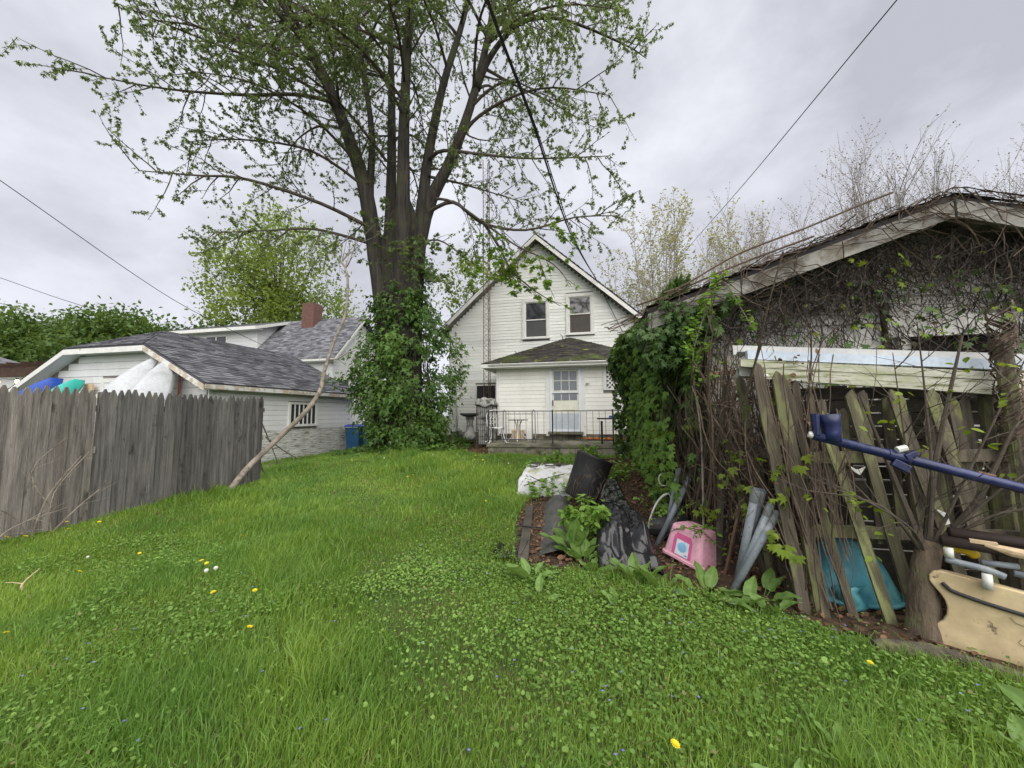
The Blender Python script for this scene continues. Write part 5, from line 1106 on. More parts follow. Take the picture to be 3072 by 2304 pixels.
def railing():
    t = T('iron_railing', 'thin black iron railing along the front of the patio', 'railing', (-1.1, 10.06, .675)); y = 10.06; z0, z1 = .677, 1.57
    for x in (-2.88, -1.08, .5): MB().bx(x - .018, x + .018, y - .018, y + .018, z0, z1 + .03).build('post', MAT['iron'], t)
    for a, b in ((-2.86, -1.1), (-1.06, .48), (.52, 1.2)):
        MB().bx(a, b, y - .01, y + .01, z1 - .02, z1).build('top_rail', MAT['iron'], t); MB().bx(a, b, y - .008, y + .008, z0 + .1, z0 + .118).build('bottom_rail', MAT['iron'], t)
    for i in range(22):
        x = -2.78 + i * .163
        if min(abs(x - q) for q in (-2.88, -1.08, .5)) < .06: continue
        MB().tube([(x, y, z0 + .118), (x + random.uniform(-.008, .008), y, z1 - .02)], .0055, 5).build('baluster', MAT['iron'], t)
    g2 = T('grey_rail_section', 'loose grey tube rail section with two bent hoops on the patio', 'railing', (-2.1, 10.35, .675)); y = 10.35
    for x in (-2.52, -1.68):
        MB().tube(smooth_path([(x, y, .69), (x, y, 1.45), (x + .01, y, 1.56), (x + .04, y, 1.6), (x + .07, y, 1.56), (x + .08, y, 1.45), (x + .09, y, .7)], 3), .016, 7).build('hoop', MAT['grey_iron'], g2, smooth=True)
    MB().tube([(-2.43, y, 1.49), (-1.68, y, 1.49)], .012, 6).build('cross_bar', MAT['grey_iron'], g2); MB().tube([(-2.43, y, .78), (-1.68, y, .78)], .012, 6).build('cross_bar', MAT['grey_iron'], g2)
railing()
def patio_things():
    def chair(label, x, y, rz, mat):
        t = T('patio_chair', label, 'chair', (x, y, .675), (0, 0, rz))
        def seat(u, v): return ((u - .5) * .44, (v - .5) * .42, .43 + .02 * math.cos(6.28 * u) * math.cos(6.28 * v))
        MB().grid(seat, 6, 6).build('seat', MAT[mat], t, local=True, solid=.012)
        bk = MB()
        for i in range(6):
            a = R(20 + 28 * i); bk.tube(smooth_path([(-.2 + .08 * i, .21, .45), (-.22 + .09 * i, .25, .62), (-.18 + .07 * i, .27, .86)], 3), .009, 5)
        for i in range(8):
            cx = -.15 + .1 * (i % 4); cz = .58 + .15 * (i // 4); bk.tube([(cx + .045 * math.cos(q), .25, cz + .055 * math.sin(q)) for q in [j * .7 for j in range(10)]], .006, 4)
        bk.tube(smooth_path([(-.23, .21, .44), (-.24, .27, .8), (-.1, .28, .92), (.1, .28, .92), (.24, .27, .8), (.23, .21, .44)], 4), .012, 6)
        bk.build('back', MAT[mat], t, local=True)
        for sx in (-1, 1):
            for sy in (-1, 1): MB().tube(smooth_path([(sx * .2, sy * .19, .43), (sx * .17, sy * .17, .26), (sx * .21, sy * .21, .08), (sx * .25, sy * .25, .012), (sx * .29, sy * .28, .02)], 3), .012, 6).build('leg', MAT[mat], t, local=True)
    chair('white ornate iron chair at the left end of the patio', -2.72, 10.35, R(25), 'whiteiron')
    t = T('patio_table', 'small round table on ornate white iron legs behind the patio railing', 'table', (-2.2, 10.9, .675), (0, 0, R(15)))
    MB().lathe([(.0, .62), (.3, .62), (.3, .645), (0, .645)], (0, 0, 0), 20).build('top', MAT['darkmetal'], t, local=True)
    for i in range(3):
        a = 2.09 * i + .4; c, s = math.cos(a), math.sin(a); MB().tube(smooth_path([(.12 * c, .12 * s, .61), (.05 * c, .05 * s, .45), (.07 * c, .07 * s, .28), (.26 * c, .26 * s, .1), (.36 * c, .36 * s, .02)], 4), .018, 6).build('leg', MAT['whiteiron'], t, local=True)
    b = T('cardboard_box', 'small brown box on the patio beside the white iron table', 'box', (-2.35, 11.75, .675)); MB().bx(-2.55, -2.2, 11.6, 11.9, .676, .95).build('carton', MAT['cleanwood'], b); MB().bx(-2.56, -2.19, 11.59, 11.91, .951, .965).build('flap', MAT['cleanwood'], b)
    p = T('leaning_plank', 'small white board leaning on the porch wall by the brown box', 'board', (-2.0, 11.9, .675)); MB().bx(-2.15, -1.93, 11.9, 11.93, .676, 1.05).build('panel', MAT['trim'], p)
    gt = T('folding_stand', 'black stand with a blue cloth on its shelf at the right of the patio', 'stand', (.4, 10.4, .675))
    MB().bx(.1, .78, 10.2, 10.7, 1.33, 1.36).build('shelf', MAT['iron'], gt)
    for x in (.22, .72):
        for y in (10.25, 10.65): MB().bx(x - .025, x + .025, y - .025, y + .025, .676, 1.33 if x > .5 else 1.28).build('leg', MAT['iron'], gt)
    MB().bx(.24, .7, 10.3, 10.32, .9, .92).build('bar', MAT['iron'], gt)
    bc = T('blue_cloth', 'crumpled blue cloth lying on the black stand', 'cloth', (.6, 10.45, 1.36)); MB().grid(lambda u, v: (.42 + u * .34, 10.28 + v * .3, 1.366 + .06 * abs(math.sin(5 * u + 2 * v)) * abs(math.sin(3.1 * v + .3)) + .01), 12, 10).build('folds', MAT['blueplastic'], bc, smooth=True, solid=.006)
    r = T('orange_rubble', 'orange brown rubble and moss along the porch foot right of the door', 'rubble', (0, 11.8, .675)); 
    for i in range(26):
        x = random.uniform(-.3, .9); MB().lathe([(0, -.03), (.05, -.02), (.06, .02), (.0, .05)], (x, random.uniform(11.72, 11.95), .70), 6, Matrix.Rotation(random.random() * 3, 3, 'Z') @ Matrix.Diagonal((random.uniform(.6, 1.8), 1, random.uniform(.5, 1.3)))).build('chunk', MAT['orange'], r)
patio_things()
def wires():
    def cable(name, label, pts, r, group=None):
        t = T(name, label, 'cable', pts[0], group=group); MB().tube(smooth_path(pts, 8), r, 5).build('strand', MAT['cable'], t)
        return t
    t = cable('service_cable', 'thick black service cable running from overhead down to the house gable', [(-1.35, 3.2, 7.15), (-1.23, 4.4, 6.92), (-.95, 6.3, 6.75), (-.50, 10.0, 6.45), (.20, 13.55, 6.42)], .02)
    MB().tube(smooth_path([(-1.35, 3.22, 7.12), (-1.2, 4.42, 6.87), (-.9, 6.3, 6.68), (-.43, 10.0, 6.37), (.25, 13.55, 6.3), (.75, 13.9, 5.3), (1.15, 13.92, 4.4)], 8), .012, 5).build('strand', MAT['cable'], t)
    MB().tube(smooth_path([(.2, 13.58, 6.42), (.6, 13.8, 5.7), (1.3, 13.9, 5.15), (1.42, 13.9, 4.9)], 6), .008, 4).build('strand', MAT['cable'], t)
    MB().tube([(1.1, 13.9, 4.75), (1.2, 13.9, 4.85), (1.35, 13.9, 4.9)], .012, 4).build('bracket', MAT['iron'], t)
    A = Vector((6.6, 8.93, 10.35)); B = Vector((6.1, 23.1, 11.7))
    cable('overhead_wire', 'single overhead wire crossing the sky on the right', [A + (A - B) * .3, A, A.lerp(B, .5) - Vector((0, 0, .1)), B, B + (B - A) * .25], .014)
    A = Vector((-18.6, 7.64, 9.11)); B = Vector((-20.6, 19.5, 5.97))
    cable('overhead_wire', 'long wire sagging from the upper left to the neighbour house', [A + (A - B) * .3 + Vector((0, 0, .3)), A, A.lerp(B, .5) - Vector((0, 0, .5)), B], .014)
    for a, b, lab in (((-46.7, 19.7, 12.7), (-37.97, 21.85, 9.66), 'upper of the three thin wires over the left trees'), ((-46.74, 19.86, 10.64), (-39.83, 21.52, 8.73), 'middle of the three thin wires over the left trees'), ((-46.8, 20, 9.9), (-40.6, 21.4, 8.55), 'lowest of the three thin wires over the left trees')):
        A = Vector(a); B = Vector(b); cable('overhead_wire', lab, [A + (A - B) * .4, A, A.lerp(B, .5) - Vector((0, 0, .08)), B, B + (B - A) * .25], .022, 'wires over the left trees')
wires()

# ================================================================ right hand fence and junk
def stake(parent, top, bot, w=.085, th=.02, mat='stake', face=(0, -1, 0)):
    a = Vector(bot); b = Vector(top); d = b - a; L = d.length; z = d.normalized(); f = Vector(face); f = (f - z * f.dot(z)).normalized(); x = f.cross(z)
    m = axes(a - wl(parent), -x, -f, z); key = ('stk', mat)
    if key not in BOARD:
        BOARD[key] = []
        for i in range(4):
            mb = MB(); k = 6; L_, R_ = [], []
            for j in range(k + 1): L_.append((-.0425 + random.uniform(-.006, .006), 0, j / k * (1 - .03))); R_.append((.0425 + random.uniform(-.006, .006), 0, j / k * (1 - .03)))
            tp = [(.025, 0, .985), (.004 + random.uniform(-.02, .02), 0, 1), (-.025, 0, .982)]
            mb.prism(R_ + tp + L_[::-1], (0, th, 0)); BOARD[key].append(mb.mesh('stake', MAT[mat]))
    m = m @ Matrix.Diagonal((w * .82 / .085, 1, L, 1)); return obj('picket', random.choice(BOARD[key]), parent, m=m)
def right_fence():
    F = T('old_picket_fence', 'collapsing mossy picket fence leaning left in front of the garage', 'fence', (2.2, 3.35, 0))
    for x0, x1, z0, z1, y in ((1.55, 3.6, 1.13, 1.20, 3.40), (1.55, 3.6, .57, .62, 3.40)):
        MB().beam((x0, y, z0), (x1, y, z1), .045, .085).build('rail', MAT['stake'], F)
    front = [((1.30, 3.32, 1.90), (1.50, 3.24, -.05), .1, 'stake'), ((1.43, 3.30, 1.82), (1.60, 3.2, -.05), .1, 'stake'), ((1.48, 3.33, 1.79), (1.80, 3.24, .0), .07, 'stake'), ((1.585, 3.36, 1.75), (1.64, 3.40, .0), .075, 'stake'), ((1.72, 3.32, 1.50), (2.02, 3.22, -.02), .085, 'stake_moss'), ((1.80, 3.45, 1.60), (1.84, 3.45, .52), .08, 'stake'),
             ((1.93, 3.33, 1.66), (2.20, 3.26, .0), .085, 'stake_moss'), ((2.04, 3.38, 1.66), (2.11, 3.40, .5), .08, 'stake'), ((2.20, 3.33, 1.66), (2.58, 3.3, .0), .09, 'stake'), ((2.28, 3.38, 1.63), (2.42, 3.42, .0), .08, 'stake'), ((2.45, 3.34, 1.66), (2.72, 3.3, .0), .1, 'stake'), ((2.62, 3.40, 1.6), (2.78, 3.42, 0), .085, 'stake'), ((2.84, 3.3, 1.45), (3.05, 3.28, 0), .09, 'stake'), ((3.05, 3.36, 1.42), (3.25, 3.34, 0), .09, 'stake'), ((3.35, 3.36, 1.5), (3.5, 3.34, 0), .09, 'stake'), ((1.66, 3.5, 1.5), (1.70, 3.5, .5), .08, 'stake'), ((2.36, 3.48, 1.5), (2.42, 3.48, 0), .09, 'stake'), ((2.58, 3.5, 1.55), (2.62, 3.5, 0), .1, 'stake')]
    for i in range(12): x = 1.62 + i * .17; front.append(((x - .05 + random.gauss(0, .03), 3.47, random.uniform(1.45, 1.68)), (x + random.gauss(0, .02), 3.47, .5 if 1.6 < x < 2.4 else 0), .08, 'stake'))
    for tp, bt, w, mt in front: stake(F, tp, bt, w, .02, mt)
    MB().tube([(2.92, 3.48, -.1), (2.92, 3.48, 1.0), (2.93, 3.48, 1.70)], [.075, .07, .075], 10, wob=.1).build('post', MAT['stake'], F)
    S2 = T('old_picket_fence', 'vine choked pickets of the old fence running back beside the garage', 'fence', (1.2, 4.6, 0), group=None)
    for (x0, y0, x1, y1, z) in ((1.48, 3.4, 1.0, 5.6, 1.15), (1.5, 3.4, 1.05, 5.6, .5)): MB().beam((x0, y0, z), (x1, y1, z - .02), .04, .085).build('rail', MAT['stake'], S2)
    k = 22
    for i in range(k):
        t = i / (k - 1); bx_ = 1.52 - .36 * t ** .7 + random.gauss(0, .03); by_ = 3.5 + 3.2 * t + random.gauss(0, .05)
        ln = random.uniform(.1, .34); stake(S2, (bx_ - ln, by_ + random.uniform(0, .25), random.uniform(1.35, 1.85)), (bx_, by_, gz(bx_, by_) - .03), random.uniform(.06, .1), .02, 'stake', (-1, -.6, 0))
    MB().tube([(1.13, 4.0, -.02), (1.3, 4.05, 1.75)], .035, 6).build('post', MAT['plank'], S2)
right_fence()
def corner_vines():
    t = T('dead_vines', 'thick brown mass of dead vine stems on the fence corner', 'vine', (1.35, 3.7, 0)); mb = MB(); F = Foliage()
    for i in range(300):
        u = random.random(); x = 1.66 - .5 * u + random.gauss(0, .03); y = 3.44 + 1.7 * u ** 1.3 + random.gauss(0, .04); p = Vector((x, y, random.uniform(0, .9))); path = [p.copy()]; d = Vector((random.gauss(-.14, .12), random.gauss(.02, .1), 1))
        for j in range(random.randint(4, 8)):
            d = (d + rv(.15) + Vector((-.02, 0, .16))).normalized(); p = p + d * random.uniform(.12, .22); path.append(p.copy())
            if p.z > 2.05: break
        mb.tube(path, [random.uniform(.002, .007)] * len(path), 4 if i < 120 else 3, cap=False)
    for i in range(60):  # stems climbing in front of the corner stakes
        x = random.uniform(1.44, 1.76); y = 3.16 + (1.7 - x) * .5 + random.gauss(0, .03); p = Vector((x, y, random.uniform(0, .9))); path = [p.copy()]; d = Vector((random.gauss(-.12, .1), random.gauss(.05, .05), 1))
        for j in range(random.randint(4, 9)):
            d = (d + rv(.13) + Vector((-.01, 0, .15))).normalized(); p = p + d * random.uniform(.12, .2); path.append(p.copy())
            if p.z > 1.95: break
        mb.tube(path, random.uniform(.0015, .006), 3, cap=False)
    for i in range(200):  # curls hanging off the bundle
        x = random.uniform(1.05, 1.62); y = random.uniform(3.35, 3.8); p = Vector((x, y, random.uniform(.5, 1.95))); mb.tube(branch_path(p, rv(), random.uniform(.15, .4), 1.6, -.3, 6), .002, 3, cap=False)
    mb.build('stems', MAT['vine'], t)['kind'] = 'stuff'
    n = 1500; u = rng.random(n); x = 1.58 - .5 * u + rng.normal(0, .08, n); y = 3.36 + 1.6 * u ** 1.3 + rng.normal(0, .06, n); P = np.stack([x, y, rng.random(n) * 1.95], -1)
    leaves('dry_leaves', OVAL, P, rng.normal(0, 1, (n, 3)), rng.normal(0, 1, (n, 3)), rng.uniform(.02, .05, n), MAT['deadleaf'], t)
    n = 90; u = rng.random(n); x = 1.5 - .6 * u + rng.normal(0, .08, n) - .08; y = 3.2 + 2.4 * u ** 1.3 - .08; P = np.stack([x, y, .3 + rng.random(n) * 1.5], -1)
    P = P[rng.integers(0, 22, n)] + rng.normal(0, .05, (n, 3)); leaves('young_leaves', MAPLE, P, rng.normal(0, .5, (n, 3)) + [-.3, -.4, -.6], rng.normal(0, .4, (n, 3)) + [-.4, -.6, .8], rng.uniform(.05, .1, n), MAT['lime'], t)
corner_vines()
def fence_twigs():
    t = T('shrub_tree', 'small multi-stemmed tree with a leaning grey trunk in front of the mossy fence', 'tree', (2.13, 3.16, .0)); mb = MB(); F = Foliage()
    tr = smooth_path([(2.12, 3.12, -.05), (2.14, 3.13, .22), (2.17, 3.13, .45), (2.21, 3.12, .62)], 4); MB().tube(tr, [.105, .096, .09, .085, .082, .078, .075, .072, .07, .068, .064, .06, .05][:len(tr)], 14, wob=.16).build('trunk', MAT['shrubbark'], t, smooth=True)
    for e, r in (((2.04, 3.1, .95, 1.86, 3.1, 1.6), .03), ((2.2, 3.05, 1.1, 2.16, 3.0, 2.1), .014), ((2.42, 3.05, .9, 2.62, 3.0, 1.4), .03), ((2.25, 3.1, 1.1, 2.44, 3.05, 2.0), .028), ((2.1, 3.08, 1.0, 2.04, 3.05, 1.9), .012), ((2.5, 3.0, .85, 3.1, 2.9, .95), .012), ((1.9, 3.05, .85, 1.45, 3.0, .95), .013), ((2.4, 3.05, 1.1, 2.75, 3.0, 1.9), .013), ((2.0, 3.0, .75, 1.5, 2.95, 1.05), .010), ((2.5, 2.98, 1.0, 2.95, 2.9, 1.35), .011)):
        p = smooth_path([tr[-4], e[:3], e[3:]], 5); mb.tube(p, [r * (1 - .8 * i / (len(p) - 1)) for i in range(len(p))], 6, cap=False)
        ramify(mb, F, p, r, 0, [dict(gap=.2, len=.6, ang=45, r=.0042, n=5, sides=3, up=.15, start=.25, bend=.35), dict(gap=.2, len=.25, ang=45, r=.002, n=3, sides=3, up=.1, start=.2)])
        for q in p[6:]:
            if random.random() < .55: twig_leaves(F, [q, q + rv(.15)], 2, .055, .2, 0)
    mb.build('stems', MAT['twig'], t)['kind'] = 'stuff'; F.build('leaves', OVAL, MAT['lime'], t)
fence_twigs()
def gutters():
    def gut(label, a, b, w, h, mat, lip=True, group='white metal lengths stacked on the fence', nm='gutter_length'):
        t = T(nm, label, 'gutter', a, group=group); a = Vector(a); b = Vector(b); d = (b - a)
        if lip: prof = [(0, h), (.012, h), (.008, .01), (w * .6, .0), (w, .03), (w, h * .8), (w - .012, h * .8), (w - .01, .04), (w * .58, .012), (.02, .02)]
        else: prof = [(0, 0), (w, 0), (w, h), (0, h)]
        MB().prism([(a.x, a.y - p[0], a.z + p[1]) for p in prof], d).build('channel', MAT[mat], t)
        return t
    gut('topmost dull white gutter length laid along the fence top', (1.22, 3.60, 1.98), (3.8, 3.66, 1.79), .13, .105, 'gutter')
    gut('pale blue white metal strip just below the topmost gutter', (1.27, 3.46, 1.935), (3.8, 3.52, 1.735), .05, .075, 'gutterblue', False)
    t = gut('mossy white siding boards stacked under the pale blue strip', (1.2, 3.42, 1.87), (3.8, 3.47, 1.64), .05, .06, 'mosswhite', False)
    MB().beam((1.32, 3.40, 1.845), (3.8, 3.45, 1.60), .045, .05).build('board', MAT['mosswhite'], t); MB().beam((1.35, 3.385, 1.79), (3.8, 3.43, 1.545), .04, .05).build('board', MAT['mosswhite'], t); MB().beam((1.5, 3.41, 1.815), (3.8, 3.46, 1.575), .02, .03).build('gap_board', MAT['plank'], t)
    d = T('downspout', 'square white downspout with an open end at the left of the stack', 'pipe', (1.25, 3.45, 1.8)); mb = MB(); a = Vector((1.215, 3.52, 1.80)); b = Vector((3.0, 3.56, 1.66)); w = .07
    o = [(0, 0), (w, 0), (w, w), (0, w)]; i_ = [(.004, .004), (w - .004, .004), (w - .004, w - .004), (.004, w - .004)]
    for k in range(4):
        j = (k + 1) % 4; q = lambda P, e: (e.x, e.y - P[0], e.z + P[1])
        mb.poly([q(o[k], a), q(o[j], a), q(o[j], b), q(o[k], b)]); mb.poly([q(i_[k], a), q(i_[k], b), q(i_[j], b), q(i_[j], a)]); mb.poly([q(o[k], a), q(i_[k], a), q(i_[j], a), q(o[j], a)])
    mb.build('tube', MAT['gutter'], d)
    r = T('white_pipe_end', 'round white pipe end poking out beside the square downspout', 'pipe', (1.32, 3.36, 1.79)); MB().tube([(1.30, 3.35, 1.79), (1.6, 3.46, 1.775)], .022, 10).build('tube', MAT['whitepvc'], r, smooth=True)
    p = T('prop_stake', 'vine wrapped pole holding up the stacked gutters at the right', 'post', (2.98, 3.30, 0)); MB().tube([(2.9, 3.26, -.05), (2.88, 3.28, 1.0), (2.86, 3.3, 2.0)], [.05, .045, .05], 9, wob=.2).build('pole', MAT['stake'], p)
    mb = MB()
    for i in range(60):
        z = random.uniform(1.1, 2.05); a0 = random.uniform(0, 6); mb.tube([(2.86 + .065 * math.cos(a0 + j), 3.29 + .075 * math.sin(a0 + j), z + .05 * j) for j in range(6)], .005, 3, cap=False)
    mb.build('vine_wrap', MAT['vine'], p)
gutters()
def blue_pole():
    t = T('blue_steel_pole', 'dark blue steel tube with a flared bracket slanting across the fence', 'pole', (1.47, 2.9, 1.33)); a = Vector((1.45, 2.9, 1.335)); b = Vector((3.4, 2.85, .77)); MB().tube([a, a.lerp(b, .5), b], .030, 14).build('tube', MAT['bluesteel'], t, smooth=True)
    mb = MB(); mb.tube([(1.55, 2.895, 1.30), (1.555, 2.895, 1.36), (1.55, 2.895, 1.42), (1.545, 2.895, 1.475)], [.055, .052, .057, .066], 12); mb.build('socket', MAT['bluesteel'], t, smooth=True); MB().tube([(1.46, 2.88, 1.34), (1.46, 2.88, 1.48)], [.02, .026], 8).build('lug', MAT['bluesteel'], t)
    MB().tube([(1.425, 2.905, 1.342), (1.447, 2.9, 1.336)], [.02, .024], 10).build('end_plug', MAT['whitepvc'], t)
    cl = MB(); c = a.lerp(b, .235); dd = (b - a).normalized(); cl.tube([c - dd * .06, c + dd * .06], .038, 12); cl.box(c + Vector((.0, -.02, -.055)), (.10, .03, .05), Matrix.Rotation(R(30), 3, 'Y')); cl.box(c + Vector((.05, -.03, .015)), (.07, .03, .035), Matrix.Rotation(R(-25), 3, 'Y')); co = cl.build('clamp', MAT['bluesteel'], t, bevel=.006)
    MB().tube([c + Vector((-.02, -.03, .045)), c + Vector((.03, -.03, .06))], .02, 8).build('bolt', MAT['whitepvc'], co)
    c = a.lerp(b, .46); MB().tube([c - dd * .045 + Vector((0, 0, .025)), c + dd * .04 + Vector((0, 0, .028))], .014, 8).build('bracket_nut', MAT['rust'], t)
blue_pole()
def conduits():
    specs = [('light grey conduit, front one of the leaning bundle by the pink tub', (1.05, 3.46, -.02), (1.405, 3.36, .718), .027), ('light grey conduit, middle one of the leaning bundle by the pink tub', (1.09, 3.52, -.02), (1.36, 3.36, .775), .027), ('light grey conduit, most upright one in front of the fence stakes', (1.14, 3.58, -.02), (1.25, 3.34, .885), .03), ('grey conduit hidden behind the most upright one', (1.18, 3.66, -.02), (1.305, 3.38, .872), .03),
             ('grey conduit leaning behind the pink tub towards the ivy', (.64, 4.5, -.02), (1.06, 4.62, .76), .03), ('thin far grey conduit standing left of the leaning one', (.80, 4.85, -.02), (.93, 4.55, .86), .026), ('dark grey conduit between the two far ones', (.84, 4.8, -.02), (1.0, 4.7, .62), .028)]
    for lab, a, b, r in specs:
        t = T('conduit', lab, 'pipe', a, group='grey conduits leaning on the fence'); a = Vector(a); b = Vector(b); d = (b - a).normalized(); mt = 'pvcdark' if 'dark' in lab or 'hidden' in lab else 'pvc'
        MB().tube([a, b - d * .1], r, 12).build('tube', MAT[mt], t, smooth=True)
        mb = MB(); n = 12
        mb.tube([b - d * .11, b - d * .10, b], [r * 1.0, r * 1.13, r * 1.13], 12, cap=False); mb.tube([b, b - d * .09], [r * .93, r * .93], 12, cap=False); mb.build('bell_end', MAT['pvc'], t, smooth=True)
    t = T('rusty_rod', 'thin rusty angle rod leaning between the pink tub and the conduits', 'rod', (1.11, 3.79, 0)); MB().beam((1.11, 3.79, -.02), (1.33, 3.86, .75), .03, .006).beam((1.122, 3.80, -.02), (1.342, 3.87, .75), .006, .03).build('angle_iron', MAT['rust'], t)
    z = T('zigzag_strip', 'white zigzag plastic edging stuck between the fence stakes', 'edging', (1.42, 3.42, .8)); 
    pts = [];
    for i in range(11): pts.append((1.385 + .007 * i + (.03 if i % 2 else 0), 3.37, 1.28 - .046 * i))
    mb = MB()
    for i in range(10):
        if i in (4,): continue
        a, b = Vector(pts[i]), Vector(pts[i + 1]); mb.poly([a, a + Vector((.035, .006, 0)), b + Vector((.035, .006, 0)), b])
    mb.build('strip', MAT['whitepvc'], z, solid=.004)
    h = T('white_hose_loop', 'curved white hose sticking out of the leaf litter behind the pink tub', 'hose', (.62, 4.8, 0)); MB().tube(smooth_path([(.60, 4.8, .0), (.63, 4.8, .2), (.71, 4.8, .4), (.80, 4.8, .51), (.87, 4.82, .52), (.89, 4.85, .46)], 4), .011, 7).build('hose', MAT['whitepvc'], h, smooth=True)
    h = T('white_hose_ring', 'small white hose curl hanging on the ivy', 'hose', (.9, 5.2, .5)); MB().tube([(.88 + .065 * math.cos(a), 5.2, .63 + .08 * math.sin(a)) for a in [.9 + i * .28 for i in range(18)]], .009, 6).build('hose', MAT['whitepvc'], h, smooth=True)
    c = T('corrugated_pipe', 'short black corrugated pipe lying under the far conduits', 'pipe', (.83, 4.75, .0)); mb = MB(); a = Vector((.72, 4.9, .1)); b = Vector((.95, 4.5, .22)); n = 40
    mb.tube([a.lerp(b, i / n) for i in range(n + 1)], [.125 + (.012 if i % 2 else 0) for i in range(n + 1)], 16); mb.build('ribbed_tube', MAT['tub'], c)
conduits()
def pink_tub():
    t = T('pink_tub', 'upturned pink plastic litter tub with a picture label', 'tub', (.93, 4.1, .06), (R(-4), R(7), R(-50))); w0, w1, d0, d1, h = .42, .33, .36, .29, .30
    def ring(w, d, z, r, n=4):
        p = []
        for (cx, cy, a0) in ((w / 2 - r, d / 2 - r, 0), (-w / 2 + r, d / 2 - r, 90), (-w / 2 + r, -d / 2 + r, 180), (w / 2 - r, -d / 2 + r, 270)):
            for i in range(n + 1): a = R(a0 + 90 * i / n); p.append((cx + r * math.cos(a), cy + r * math.sin(a), z))
        return p
    rows = [ring(w0 + .03, d0 + .03, -.012, .05), ring(w0 + .03, d0 + .03, .012, .05), ring(w0, d0, .014, .045), ring(w1 + .01, d1 + .01, h - .02, .05), ring(w1 - .02, d1 - .02, h, .045)]; mb = MB(); n = len(rows[0])
    for r_ in rows: mb.v += r_
    for i in range(len(rows) - 1):
        for j in range(n): mb.f.append((i * n + j, i * n + (j + 1) % n, (i + 1) * n + (j + 1) % n, (i + 1) * n + j))
    mb.f.append(tuple((len(rows) - 1) * n + j for j in range(n))); mb.build('body', MAT['pink'], t, local=True, smooth=False, bevel=.004)
    yf = lambda z: -(d0 / 2 + (d1 + .01 - d0) / 2 * (z - .014) / (h - .034)) - .0035
    pl = [(-.105, .03), (.105, .03), (.1, .19), (.075, .235), (-.075, .235), (-.1, .19)]
    MB().poly([(x, yf(z), z) for x, z in pl]).build('label_panel', MAT['hotpink'], t, local=True)
    m, tt, b, o = nodes('picture_label'); v = pos(tt, (1, 1, 1), False); c = mix(tt, ramp(tt, noise(tt, v, 9, 3), .4, .62), (.72, .74, .78), (.42, .58, .72)); tt.links.new(c, b.inputs['Base Color']); b.inputs['Roughness'].default_value = .35
    MB().poly([(x, yf(z) - .002, z) for x, z in ((-.07, .035), (.075, .035), (.07, .175), (-.065, .18))]).build('label', m, t, local=True)
    m2 = M('label_blue', (.25, .48, .68), .4, .2, 12, bump=0); MB().poly([(.002 + .05 * math.cos(a), yf(.115 + .045 * math.sin(a)) - .0035, .115 + .045 * math.sin(a)) for a in [i * .5236 for i in range(12)]]).build('label_picture', m2, t, local=True)
    MB().poly([(x, yf(z) - .0035, z) for x, z in ((.04, .05), (.062, .05), (.062, .06), (.04, .06))]).build('label_mark', MAT['violet'], t, local=True)
pink_tub()
